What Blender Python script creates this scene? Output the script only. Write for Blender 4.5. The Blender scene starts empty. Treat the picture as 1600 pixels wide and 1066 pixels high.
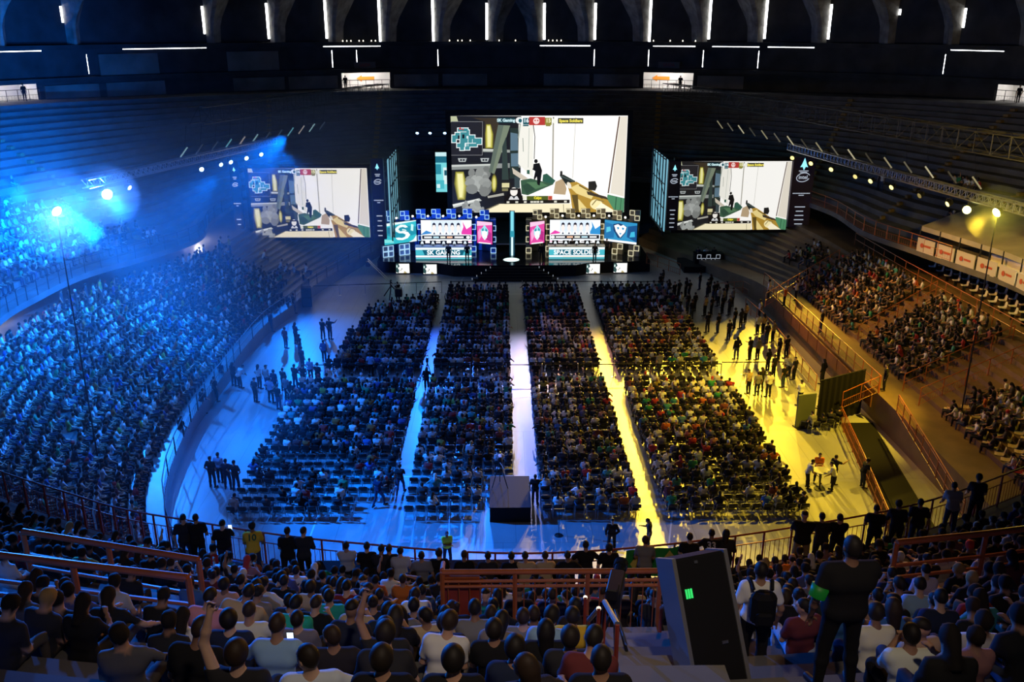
import bpy, math, random
import numpy as np
from mathutils import Vector, Matrix

rng = random.Random(7)
nrng = np.random.default_rng(7)
scene = bpy.context.scene
COL = scene.collection
PI = math.pi

# ------------------------------------------------------------------ materials
def new_mat(name):
    m = bpy.data.materials.new(name)
    m.use_nodes = True
    nt = m.node_tree
    b = nt.nodes.get('Principled BSDF')
    return m, nt, b

def pmat(name, col, rough=0.6, metal=0.0, noise=0.0, scale=3.0, spec=0.5, bump=0.0):
    m, nt, b = new_mat(name)
    b.inputs['Base Color'].default_value = (*col, 1)
    b.inputs['Roughness'].default_value = rough
    b.inputs['Metallic'].default_value = metal
    b.inputs['Specular IOR Level'].default_value = spec
    if noise > 0 or bump > 0:
        tc = nt.nodes.new('ShaderNodeTexCoord')
        n = nt.nodes.new('ShaderNodeTexNoise')
        n.inputs['Scale'].default_value = scale
        n.inputs['Detail'].default_value = 5
        nt.links.new(tc.outputs['Object'], n.inputs['Vector'])
        if noise > 0:
            r = nt.nodes.new('ShaderNodeValToRGB')
            r.color_ramp.elements[0].position = 0.3
            r.color_ramp.elements[1].position = 0.75
            r.color_ramp.elements[0].color = (*[c * (1 - noise) for c in col], 1)
            r.color_ramp.elements[1].color = (*[min(1, c * (1 + noise * .6)) for c in col], 1)
            nt.links.new(n.outputs['Fac'], r.inputs['Fac'])
            nt.links.new(r.outputs['Color'], b.inputs['Base Color'])
        if bump > 0:
            bp = nt.nodes.new('ShaderNodeBump')
            bp.inputs['Strength'].default_value = bump
            nt.links.new(n.outputs['Fac'], bp.inputs['Height'])
            nt.links.new(bp.outputs['Normal'], b.inputs['Normal'])
    return m

def emat(name, col, strength):
    m, nt, b = new_mat(name)
    b.inputs['Base Color'].default_value = (*[c * .2 for c in col], 1)
    b.inputs['Emission Color'].default_value = (*col, 1)
    b.inputs['Emission Strength'].default_value = strength
    return m

def attr_emat(name, strength):
    """a lit display: the picture is a face colour attribute on the panel"""
    m, nt, b = new_mat(name)
    a = nt.nodes.new('ShaderNodeAttribute'); a.attribute_name = 'Col'
    b.inputs['Base Color'].default_value = (0.01, 0.01, 0.01, 1)
    b.inputs['Roughness'].default_value = .5
    nt.links.new(a.outputs['Color'], b.inputs['Emission Color'])
    b.inputs['Emission Strength'].default_value = strength
    return m

def attr_mat(name, rough=.8, with_obj=True, spec=.3):
    """cloth / skin / hair: attribute colour times the object's own colour"""
    m, nt, b = new_mat(name)
    a = nt.nodes.new('ShaderNodeAttribute'); a.attribute_name = 'Col'
    b.inputs['Roughness'].default_value = rough
    b.inputs['Specular IOR Level'].default_value = spec
    src = a.outputs['Color']
    if with_obj:
        oi = nt.nodes.new('ShaderNodeObjectInfo')
        mx = nt.nodes.new('ShaderNodeMix'); mx.data_type = 'RGBA'; mx.blend_type = 'MULTIPLY'
        mx.inputs[0].default_value = 1
        nt.links.new(a.outputs['Color'], mx.inputs[6])
        nt.links.new(oi.outputs['Color'], mx.inputs[7])
        src = mx.outputs[2]
    nt.links.new(src, b.inputs['Base Color'])
    return m

def obj_mat(name, rough=.8, spec=.3, bump=0, scale=40):
    """plain cloth whose colour is the object's colour"""
    m, nt, b = new_mat(name)
    oi = nt.nodes.new('ShaderNodeObjectInfo')
    b.inputs['Roughness'].default_value = rough
    b.inputs['Specular IOR Level'].default_value = spec
    nt.links.new(oi.outputs['Color'], b.inputs['Base Color'])
    if bump:
        tc = nt.nodes.new('ShaderNodeTexCoord'); n = nt.nodes.new('ShaderNodeTexNoise')
        n.inputs['Scale'].default_value = scale
        bp = nt.nodes.new('ShaderNodeBump'); bp.inputs['Strength'].default_value = bump
        nt.links.new(tc.outputs['Object'], n.inputs['Vector'])
        nt.links.new(n.outputs['Fac'], bp.inputs['Height'])
        nt.links.new(bp.outputs['Normal'], b.inputs['Normal'])
    return m

M = {}
M['skin'] = attr_mat('skin', .6)
M['crowd'] = attr_mat('crowd_cloth', .85, with_obj=False)
M['cloth'] = obj_mat('cloth', .9, .2, .25, 14)
M['hair'] = obj_mat('hair', .62, .35, .6, 60)
M['concrete'] = pmat('concrete', (.15, .145, .14), .85, noise=.35, scale=.6)
M['concrete_dark'] = pmat('concrete_dark', (.07, .07, .07), .9, noise=.4, scale=.5)
M['concrete_pale'] = pmat('concrete_pale', (.26, .24, .21), .85, noise=.45, scale=.35)
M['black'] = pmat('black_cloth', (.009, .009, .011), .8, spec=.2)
M['black_gloss'] = pmat('black_gloss', (.012, .014, .018), .12)
M['black_metal'] = pmat('black_metal', (.02, .02, .022), .45, metal=.3)
M['steel'] = pmat('steel', (.45, .46, .48), .3, metal=.9)
M['truss'] = pmat('truss_alu', (.5, .51, .53), .35, metal=.8)
M['rail_red'] = pmat('rail_red_paint', (.36, .055, .03), .35, spec=.6, noise=.2, scale=4)
M['rail_orange'] = pmat('rail_orange_paint', (.48, .13, .035), .35, spec=.6, noise=.2, scale=4)
M['plastic_black'] = pmat('chair_black', (.014, .014, .016), .5)
M['white_plastic'] = pmat('seat_white', (.55, .55, .52), .5)
M['seat_red'] = pmat('seat_red', (.5, .03, .025), .4)
M['seat_cream'] = pmat('seat_cream', (.55, .45, .2), .45)
M['white_wall'] = pmat('white_wall', (.8, .78, .76), .8, noise=.1, scale=.7)
M['tarp'] = pmat('canopy_tarp', (.5, .47, .36), .7, noise=.3, scale=.5)
M['orange_sign'] = pmat('orange_sign', (.9, .28, .02), .6)

# ------------------------------------------------------------------ mesh builder
class MB:
    def __init__(s):
        s.v = []; s.f = []; s.c = []
    def add(s, vs, fs, col=None):
        o = len(s.v)
        s.v.extend([tuple(p) for p in vs])
        for f in fs:
            s.f.append(tuple(i + o for i in f)); s.c.append(col)
        return s
    def box(s, lo, hi, R=None, o=None, col=None, bev=0):
        x0, y0, z0 = lo; x1, y1, z1 = hi
        if bev:
            b = bev; vs = []
            prof = [(x0 + b, y0), (x1 - b, y0), (x1, y0 + b), (x1, y1 - b), (x1 - b, y1), (x0 + b, y1), (x0, y1 - b), (x0, y0 + b)]
            cx, cy = (x0 + x1) / 2, (y0 + y1) / 2
            def ring(z, ins):
                out = []
                for (x, y) in prof:
                    out.append((x + (ins if x < cx else -ins), y + (ins if y < cy else -ins), z))
                return out
            vs = ring(z0, b * .7) + ring(z0 + b, 0) + ring(z1 - b, 0) + ring(z1, b * .7)
            fs = [tuple(range(7, -1, -1)), tuple(range(24, 32))]
            for r in range(3):
                for i in range(8):
                    j = (i + 1) % 8
                    fs.append((r * 8 + i, r * 8 + j, r * 8 + 8 + j, r * 8 + 8 + i))
        else:
            vs = [(x0, y0, z0), (x1, y0, z0), (x1, y1, z0), (x0, y1, z0), (x0, y0, z1), (x1, y0, z1), (x1, y1, z1), (x0, y1, z1)]
            fs = [(0, 3, 2, 1), (4, 5, 6, 7), (0, 1, 5, 4), (1, 2, 6, 5), (2, 3, 7, 6), (3, 0, 4, 7)]
        if R is not None: vs = [R @ Vector(p) for p in vs]
        if o is not None: vs = [Vector(p) + Vector(o) for p in vs]
        return s.add(vs, fs, col)
    def tube(s, a, b, r, n=6, r2=None, col=None, caps=True):
        a = Vector(a); b = Vector(b); d = b - a
        if d.length < 1e-6: return s
        d.normalize()
        u = d.cross(Vector((0, 0, 1)))
        if u.length < .01: u = d.cross(Vector((1, 0, 0)))
        u.normalize(); w = d.cross(u)
        r2 = r if r2 is None else r2
        vs = [a + (u * math.cos(2 * PI * i / n) + w * math.sin(2 * PI * i / n)) * r for i in range(n)]
        vs += [b + (u * math.cos(2 * PI * i / n) + w * math.sin(2 * PI * i / n)) * r2 for i in range(n)]
        fs = [(i, (i + 1) % n, n + (i + 1) % n, n + i) for i in range(n)]
        if caps: fs += [tuple(range(n - 1, -1, -1)), tuple(range(n, 2 * n))]
        return s.add(vs, fs, col)
    def path(s, pts, r, n=6):
        for a, b in zip(pts, pts[1:]): s.tube(a, b, r, n)
        return s
    def lathe(s, prof, n=16, o=(0, 0, 0), R=None, col=None):
        vs = []; k = len(prof)
        for i in range(n):
            a = 2 * PI * i / n
            for (r, z) in prof:
                p = Vector((r * math.cos(a), r * math.sin(a), z))
                if R is not None: p = R @ p
                vs.append(p + Vector(o))
        fs = []
        for i in range(n):
            j = (i + 1) % n
            for m in range(k - 1):
                fs.append((i * k + m, j * k + m, j * k + m + 1, i * k + m + 1))
        fs.append(tuple(i * k for i in range(n - 1, -1, -1)))
        fs.append(tuple(i * k + k - 1 for i in range(n)))
        return s.add(vs, fs, col)
    def prism(s, poly, t, fn, col=None):
        """poly (u,v) list extruded by t; fn(u,v,d)->xyz"""
        n = len(poly)
        vs = [fn(u, v, 0) for u, v in poly] + [fn(u, v, t) for u, v in poly]
        fs = [tuple(range(n - 1, -1, -1)), tuple(range(n, 2 * n))] + [(i, (i + 1) % n, n + (i + 1) % n, n + i) for i in range(n)]
        return s.add(vs, fs, col)
    def mesh(s, name, smooth=False):
        me = bpy.data.meshes.new(name)
        me.from_pydata([tuple(p) for p in s.v], [], s.f)
        if any(c is not None for c in s.c):
            at = me.attributes.new('Col', 'FLOAT_COLOR', 'FACE')
            arr = np.array([(*(c or (0, 0, 0)), 1) for c in s.c], dtype=np.float32)
            at.data.foreach_set('color', arr.ravel())
        if smooth:
            me.polygons.foreach_set('use_smooth', [True] * len(me.polygons))
        me.validate()
        return me
    def build(s, name, mat, parent=None, loc=None, rz=0, smooth=False):
        o = bpy.data.objects.new(name, s.mesh(name, smooth))
        o.data.materials.append(mat)
        COL.objects.link(o)
        if loc is not None: o.location = loc
        if rz: o.rotation_euler = (0, 0, rz)
        if parent is not None: o.parent = parent
        return o

def tag(o, label=None, cat=None, group=None, kind=None):
    if label: o['label'] = label
    if cat: o['category'] = cat
    if group: o['group'] = group
    if kind: o['kind'] = kind
    return o

LABELS = {}
def thing(name, label, cat, loc=(0, 0, 0), rz=0, group=None):
    o = bpy.data.objects.new(name, None); COL.objects.link(o)
    o.empty_display_size = .2
    o.location = loc; o.rotation_euler = (0, 0, rz)
    LABELS[label] = LABELS.get(label, 0) + 1
    return tag(o, label, cat, group)

def struct(o):
    o['kind'] = 'structure'; return o

def copy_tree(o, loc, rz, label=None, group=None, parent=None):
    c = o.copy(); COL.objects.link(c)
    if parent is None:
        c.location = loc; c.rotation_euler = (0, 0, rz)
        if label: c['label'] = label
        if group: c['group'] = group
    else:
        c.parent = parent
    for ch in kids_of(o): copy_tree(ch, None, 0, parent=c)
    return c
KIDS = {}
def kids_of(o):
    if o.name not in KIDS:
        KIDS[o.name] = [] if o.parent is not None else list(o.children)
    return KIDS[o.name]

def text(body, size, mat, parent, loc, rot, name='lettering', align='CENTER', bold=0.0, extr=0.003):
    cu = bpy.data.curves.new(name, 'FONT')
    cu.body = body; cu.size = size; cu.align_x = align; cu.align_y = 'CENTER'
    cu.extrude = extr; cu.offset = bold; cu.resolution_u = 3
    tmp = bpy.data.objects.new(name, cu)
    me = bpy.data.meshes.new_from_object(tmp)
    bpy.data.objects.remove(tmp)
    me.materials.clear(); me.materials.append(mat)
    o = bpy.data.objects.new(name, me); COL.objects.link(o)
    o.parent = parent; o.location = loc; o.rotation_euler = rot
    return o

ONES = ['zeroth', 'first', 'second', 'third', 'fourth', 'fifth', 'sixth', 'seventh', 'eighth', 'ninth', 'tenth', 'eleventh', 'twelfth', 'thirteenth', 'fourteenth', 'fifteenth', 'sixteenth', 'seventeenth', 'eighteenth', 'nineteenth']
def ordinal(n):
    if n < 20: return ONES[n]
    tens = {2: 'twent', 3: 'thirt', 4: 'fort', 5: 'fift', 6: 'sixt', 7: 'sevent'}[n // 10]
    return tens + 'ieth' if n % 10 == 0 else tens + 'y-' + ONES[n % 10]

# ------------------------------------------------------------------ view geometry (camera standing high in the near stand)
FPX = 1404.0
TH = math.atan(493 / FPX)
CAMZ = 22.5
YAW = math.atan(17 * math.cos(TH) / FPX)
def at(px, py, z):
    """the spot at height z that the photograph shows at pixel px, py"""
    a = (px - 800) / FPX; b = (py - 533) / FPX
    fx = math.cos(TH) - b * math.sin(TH); dn = math.sin(TH) + b * math.cos(TH)
    t = (CAMZ - z) / dn
    X = a * t; Y = fx * t
    return Vector((X * math.cos(YAW) + Y * math.sin(YAW), -X * math.sin(YAW) + Y * math.cos(YAW), z))
def pix(p):
    X, Y, z = p
    x = X * math.cos(YAW) - Y * math.sin(YAW); y = X * math.sin(YAW) + Y * math.cos(YAW)
    d = CAMZ - z
    Z = y * math.cos(TH) + d * math.sin(TH); dn = d * math.cos(TH) - y * math.sin(TH)
    return (800 + FPX * x / Z, 533 + FPX * dn / Z, Z)

# ------------------------------------------------------------------ people: bodies grown from an implicit surface
def surf_net(V, lo, cell):
    nx, ny, nz = V.shape
    s = V < 0
    cnt = np.zeros((nx - 1, ny - 1, nz - 1), np.float32)
    acc = np.zeros((nx - 1, ny - 1, nz - 1, 3), np.float32)
    cs = [(i, j, k) for i in (0, 1) for j in (0, 1) for k in (0, 1)]
    def sl(c): return tuple(slice(c[a], V.shape[a] - 1 + c[a]) for a in range(3))
    for c in cs:
        for ax in range(3):
            if c[ax]: continue
            d = list(c); d[ax] = 1
            a = V[sl(c)]; b = V[sl(d)]
            m = (a < 0) != (b < 0)
            t = np.where(m, a / np.where(m, a - b, 1), 0)
            cnt += m
            for q in range(3):
                acc[..., q] += np.where(m, c[q] + (t if q == ax else 0), 0)
    act = cnt > 0
    idx = -np.ones(act.shape, np.int64)
    ii = np.argwhere(act)
    idx[act] = np.arange(len(ii))
    verts = (ii + acc[act] / cnt[act][:, None]) * cell + np.array(lo)
    quads = []
    for ax in range(3):
        b1, b2 = (ax + 1) % 3, (ax + 2) % 3
        a_ = [slice(1, -1)] * 3; a_[ax] = slice(0, -1)
        b_ = [slice(1, -1)] * 3; b_[ax] = slice(1, None)
        sa = s[tuple(a_)]; sb = s[tuple(b_)]
        e = np.argwhere(sa != sb)
        if not len(e): continue
        flip = sa[tuple(e.T)]
        base = e.copy(); base[:, b1] += 1; base[:, b2] += 1
        def cellid(o1, o2):
            p = base.copy(); p[:, b1] -= o1; p[:, b2] -= o2
            return idx[p[:, 0], p[:, 1], p[:, 2]]
        q = np.stack([cellid(1, 1), cellid(0, 1), cellid(0, 0), cellid(1, 0)], 1)
        q[~flip] = q[~flip][:, ::-1]
        quads.append(q)
    quads = np.concatenate(quads) if quads else np.zeros((0, 4), np.int64)
    return verts, quads[(quads >= 0).all(1)]

class Field:
    def __init__(s, lo, hi, cell):
        s.lo = np.array(lo, float); s.cell = cell
        n = np.ceil((np.array(hi) - s.lo) / cell).astype(int) + 1
        s.ax = [s.lo[i] + np.arange(n[i]) * cell for i in range(3)]
        s.V = np.full(tuple(n), 1.0)
    def win(s, mn, mx):
        sl = []
        for i in range(3):
            a = int(max(0, math.floor((mn[i] - s.lo[i]) / s.cell))); b = int(min(len(s.ax[i]), math.ceil((mx[i] - s.lo[i]) / s.cell) + 1))
            if b - a < 1: return None, None
            sl.append(slice(a, b))
        X, Y, Z = np.meshgrid(s.ax[0][sl[0]], s.ax[1][sl[1]], s.ax[2][sl[2]], indexing='ij')
        return tuple(sl), (X, Y, Z)
    def put(s, prim, grow=0, k=None):
        kk = prim[-1] if k is None else k
        mn, mx = bounds(prim, grow + 2.2 * kk + s.cell * 2)
        sl, P = s.win(mn, mx)
        if sl is None: return
        d = dist(prim, *P) - grow
        a = s.V[sl]
        h = np.clip(.5 + .5 * (d - a) / kk, 0, 1)
        s.V[sl] = d * (1 - h) + a * h - kk * h * (1 - h)
    def cut(s, p, n):
        """remove everything on the side n points to"""
        X, Y, Z = np.meshgrid(*s.ax, indexing='ij')
        d = (X - p[0]) * n[0] + (Y - p[1]) * n[1] + (Z - p[2]) * n[2]
        s.V = np.maximum(s.V, d)
    def net(s):
        return surf_net(s.V, s.lo, s.cell)

def bounds(prim, g):
    if prim[0] == 's':
        _, a, b, ra, rb, k = prim
        r = max(ra, rb) + g
        return [min(a[i], b[i]) - r for i in range(3)], [max(a[i], b[i]) + r for i in range(3)]
    _, c, rad, R, k = prim
    r = max(rad) + g
    return [c[i] - r for i in range(3)], [c[i] + r for i in range(3)]
def dist(prim, X, Y, Z):
    if prim[0] == 's':
        _, a, b, ra, rb, k = prim
        d = [b[i] - a[i] for i in range(3)]
        L = max(d[0] ** 2 + d[1] ** 2 + d[2] ** 2, 1e-9)
        px, py, pz = X - a[0], Y - a[1], Z - a[2]
        t = np.clip((px * d[0] + py * d[1] + pz * d[2]) / L, 0, 1)
        return np.sqrt((px - t * d[0]) ** 2 + (py - t * d[1]) ** 2 + (pz - t * d[2]) ** 2) - (ra + (rb - ra) * t)
    _, c, rad, R, k = prim
    px, py, pz = X - c[0], Y - c[1], Z - c[2]
    if R is not None:
        q = [px * R[0][i] + py * R[1][i] + pz * R[2][i] for i in range(3)]
    else: q = [px, py, pz]
    n = np.sqrt(sum((q[i] / rad[i]) ** 2 for i in range(3)))
    n2 = np.sqrt(sum((q[i] / rad[i] ** 2) ** 2 for i in range(3)))
    return n * (n - 1) / np.maximum(n2, 1e-6)

ARM = {  # wrist offset from the shoulder (outward, forward, up) and elbow hint
    'down': ((.08, .05, -.52), (.4, -.5, 0)), 'lap': ((-.09, .30, -.34), (.5, -.4, -.5)), 'knee': ((.0, .40, -.30), (.4, -.1, -.6)),
    'crossed': ((-.27, .22, -.25), (.5, 0, -.6)), 'raised': ((.05, .14, .50), (.5, .2, 0)), 'eyes': ((-.09, .24, .17), (.8, .1, .1)),
    'phone': ((-.11, .36, -.10), (.4, 0, -.6)), 'hips': ((.03, .02, -.40), (.9, -.4, 0)), 'rail': ((.04, .40, -.32), (.3, -.3, -.7)),
    'wide': ((.26, .34, -.28), (.5, -.3, -.3)), 'face': ((-.12, .22, .02), (.3, .1, -.7)), 'nape': ((-.10, -.04, .18), (.9, 0, .3)),
    'pocket': ((.0, .06, -.47), (.8, -.5, 0)), 'point': ((.10, .50, .02), (.4, 0, -.6)), 'back': ((-.16, -.12, -.46), (.7, -.6, 0)),
    'chest': ((-.16, .24, -.16), (.5, 0, -.6)), 'reach': ((-.02, .46, -.14), (.6, 0, -.4)), 'fwd': ((-.05, .42, -.26), (.3, -.2, -.7)),
}
def V3(*a): return np.array(a, float)
def rotx(t): c, s = math.cos(t), math.sin(t); return np.array([[1, 0, 0], [0, c, -s], [0, s, c]])
def roty(t): c, s = math.cos(t), math.sin(t); return np.array([[c, 0, s], [0, 1, 0], [-s, 0, c]])
def rotz(t): c, s = math.cos(t), math.sin(t); return np.array([[c, -s, 0], [s, c, 0], [0, 0, 1]])
def unit(v): return v / max(np.linalg.norm(v), 1e-9)

def skeleton(p):
    """joints of a pose; seated: origin on the seat under the hips, standing: origin between the feet; faces +y"""
    sit = p.get('sit', True)
    J = {}
    base = V3(0, 0, .10) if sit else V3(0, 0, .95)
    if not sit: base = base + V3(*p.get('hip', (0, 0, 0)))
    R = rotz(math.radians(p.get('twist', 0))) @ roty(math.radians(p.get('side', 0))) @ rotx(-math.radians(p.get('lean', 0)))
    J['R'] = R
    g = lambda x, y, z: base + R @ V3(x, y, z)
    w = p.get('broad', 1.0)
    J['pel'] = base; J['waist'] = g(0, 0, .15); J['chest'] = g(0, -.01, .32); J['neck'] = g(0, -.01, .47)
    HR = R @ rotz(math.radians(p.get('hyaw', 0))) @ rotx(-math.radians(p.get('hpitch', 0)))
    J['HR'] = HR
    J['head'] = J['neck'] + R @ V3(0, .0, .06) + HR @ V3(0, .02, .12)
    for sd, n in ((-1, 'L'), (1, 'R')):
        sh = g(sd * .18 * w, -.01, .42); J['sh' + n] = sh
        t, hint = ARM[p.get('arm' + n, 'lap')]
        tgt = sh + R @ V3(sd * t[0], t[1], t[2])
        h = R @ V3(sd * hint[0], hint[1], hint[2])
        d = tgt - sh; L = min(np.linalg.norm(d), .545); dn = unit(d)
        a = .29; b = .265
        x = (a * a - b * b + L * L) / (2 * L); y = math.sqrt(max(a * a - x * x, 0))
        h = unit(h - dn * (h @ dn))
        J['el' + n] = sh + dn * x + h * y; J['wr' + n] = sh + dn * L
        if sit:
            sp = p.get('spread', .15)
            J['hip' + n] = V3(sd * .09, .0, .09); J['kn' + n] = V3(sd * sp, .44, .10)
            J['an' + n] = V3(sd * sp * .95, .44 + p.get('foot', 0), -.36); J['toe' + n] = J['an' + n] + V3(sd * .03, .17, -.04)
        else:
            st = p.get('step', 0) * sd; fx = p.get('stance', .11)
            J['hip' + n] = base + V3(sd * .09, 0, -.03)
            J['an' + n] = V3(sd * fx, st * .30, .08 + (.04 if st < 0 else 0))
            mid = (J['hip' + n] + J['an' + n]) / 2
            J['kn' + n] = mid + V3(sd * .01, .03 + abs(st) * .06, .02)
            J['toe' + n] = J['an' + n] + V3(sd * .04, .17, -.045)
    return J

def prims(p, J, fingers=True):
    R = J['R']; HR = J['HR']; w = p.get('broad', 1.0)
    S = lambda a, b, ra, rb, k=.03: ('s', a, b, ra, rb, k)
    x = R @ V3(1, 0, 0)
    torso = [S(J['pel'] - x * .080, J['pel'] + x * .080, .105 * w, .105 * w, .05), S(J['waist'] - x * .065 * w, J['waist'] + x * .065 * w, .092 * w, .092 * w, .06),
             S(J['chest'] - x * .095 * w, J['chest'] + x * .095 * w, .108 * w, .108 * w, .06), S(J['shL'] * .9 + J['neck'] * .1, J['shR'] * .9 + J['neck'] * .1, .062, .062, .06),
             S(J['neck'] - R @ V3(0, 0, .05), J['neck'] + R @ V3(0, .012, .08), .064, .052, .05)]
    c = J['head']; f = HR @ V3(0, 1, 0); u = HR @ V3(0, 0, 1); r = HR @ V3(1, 0, 0)
    head = [('e', c, (.076, .096, .105), HR, .02), ('e', c + f * .030 - u * .055, (.054, .066, .062), HR, .035),
            S(c + f * .088 - u * .012, c + f * .112 - u * .040, .012, .016, .012), S(c + f * .084 + u * .022 - r * .03, c + f * .084 + u * .022 + r * .03, .015, .015, .02),
            S(c + f * .086 - u * .068 - r * .016, c + f * .086 - u * .068 + r * .016, .010, .010, .012)]
    for sd in (-1, 1):
        head.append(('e', c + r * sd * .078 - f * .005 - u * .012, (.012, .020, .032), HR, .008))
    arms = {}; hands = []
    for n, sd in (('L', -1), ('R', 1)):
        sh, el, wr = J['sh' + n], J['el' + n], J['wr' + n]
        arms[n] = [S(sh, el, .056, .041, .03), S(el, el * .6 + wr * .4, .041, .040, .02), S(el * .6 + wr * .4, wr, .040, .027, .02)]
        fd = unit(wr - el)
        lat = unit(np.cross(fd, R @ V3(0, 0, 1)) if abs(fd @ (R @ V3(0, 0, 1))) < .9 else np.cross(fd, R @ V3(0, 1, 0)))
        nor = np.cross(lat, fd)
        if nor @ (R @ V3(0, -.3, -1)) < 0: nor = -nor
        if not fingers:
            hands.append(S(wr, wr + fd * .12, .034, .034, .02)); continue
        for q in (-.022, 0, .022):
            hands.append(S(wr + fd * .01 + lat * q * .6, wr + fd * .085 + lat * q, .016, .014, .012))
        curl = p.get('curl', .5)
        for i, (q, L) in enumerate(((-.030, .066), (-.010, .078), (.010, .074), (.030, .058))):
            b0 = wr + fd * .088 + lat * q
            b1 = b0 + unit(fd + nor * curl * .7 + lat * q * 3) * L * .5
            b2 = b1 + unit(fd * (1 - curl * .6) + nor * curl * 1.4) * L * .5
            hands += [S(b0, b1, .0098, .0092, .006), S(b1, b2, .0092, .0082, .006)]
        inn = -sd * (1 if lat @ (R @ V3(1, 0, 0)) > 0 else -1)
        t0 = wr + fd * .030 + lat * .024 * inn
        t1 = t0 + unit(fd * .7 + lat * .8 * inn + nor * .35) * .042
        hands += [S(t0, t1, .0115, .0105, .008), S(t1, t1 + unit(fd + lat * .25 * inn + nor * .4) * .032, .0105, .009, .006)]
    legs = []; feet = []
    for n in 'LR':
        legs += [S(J['hip' + n], J['kn' + n], .088, .056, .04), S(J['kn' + n], J['kn' + n] * .6 + J['an' + n] * .4, .054, .054, .03), S(J['kn' + n] * .6 + J['an' + n] * .4, J['an' + n], .054, .036, .03)]
        feet += [S(J['an' + n] - (J['toe' + n] - J['an' + n]) * .25 + V3(0, 0, -.03), J['toe' + n], .042, .036, .03)]
    return dict(torso=torso, head=head, arms=arms, hands=hands, legs=legs, feet=feet)

def shirt_prims(p, J, Pm):
    out = list(Pm['torso'][:4]); sl = p.get('sleeve', .62)
    for n in 'LR':
        sh, el, wr = J['sh' + n], J['el' + n], J['wr' + n]
        if sl <= 1: out.append(('s', sh, sh + (el - sh) * sl, .058, .054, .04))
        else: out += [('s', sh, el, .058, .047, .04), ('s', el, el + (wr - el) * (sl - 1), .047, .036, .02)]
    return out
def hair_field(kind, J, cell):
    HR = J['HR']; c = J['head']; f = HR @ V3(0, 1, 0); u = HR @ V3(0, 0, 1)
    F = Field(c - .34, c + .30, cell)
    if kind == 'short':
        F.put(('e', c - f * .006 + u * .008, (.083, .102, .112), HR, .02)); F.cut(c + f * .052 + u * .030, unit(f * .62 - u * .78))
    elif kind == 'full':
        F.put(('e', c - f * .012 + u * .016, (.096, .112, .118), HR, .02)); F.cut(c + f * .058 - u * .015, unit(f * .75 - u * .66))
    elif kind == 'long':
        F.put(('e', c - f * .010 + u * .010, (.090, .106, .114), HR, .02))
        F.put(('s', c - f * .055 - u * .04, c - f * .085 - u * .26, .075, .060, .05)); F.put(('s', c - f * .03 - u * .04 , c - f * .06 - u * .20, .080, .070, .05))
        F.cut(c + f * .050, unit(f * .86 - u * .5))
    elif kind == 'bun':
        F.put(('e', c - f * .006 + u * .008, (.083, .102, .110), HR, .02)); F.cut(c + f * .05 + u * .02, unit(f * .62 - u * .78))
        F.put(('e', c - f * .085 + u * .075, (.045, .045, .045), HR, .02))
    elif kind == 'cap':
        F.put(('e', c + u * .018, (.086, .104, .104), HR, .02)); F.cut(c + u * .032, unit(-u * 1.0 + f * .12))
        F.put(('e', c + f * .125 + u * .040, (.070, .070, .012), HR, .012))
    elif kind == 'bald':
        F.put(('e', c - f * .004 - u * .006, (.0785, .0985, .1), HR, .02)); F.cut(c - u * .03 - f * .02, unit(f * .8 + u * .6))
    return F

def to_mesh(name, v, q, cols=None, smooth=True):
    me = bpy.data.meshes.new(name)
    me.vertices.add(len(v)); me.vertices.foreach_set('co', np.asarray(v, np.float32).ravel())
    me.loops.add(len(q) * 4); me.loops.foreach_set('vertex_index', np.asarray(q, np.int32).ravel())
    me.polygons.add(len(q)); me.polygons.foreach_set('loop_start', np.arange(len(q), dtype=np.int32) * 4)
    me.polygons.foreach_set('loop_total', np.full(len(q), 4, np.int32))
    if smooth: me.polygons.foreach_set('use_smooth', np.ones(len(q), bool))
    if cols is not None:
        a = me.attributes.new('Col', 'FLOAT_COLOR', 'POINT')
        c = np.ones((len(v), 4), np.float32); c[:, :3] = cols
        a.data.foreach_set('color', c.ravel())
    me.update(calc_edges=True)
    return me

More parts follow.
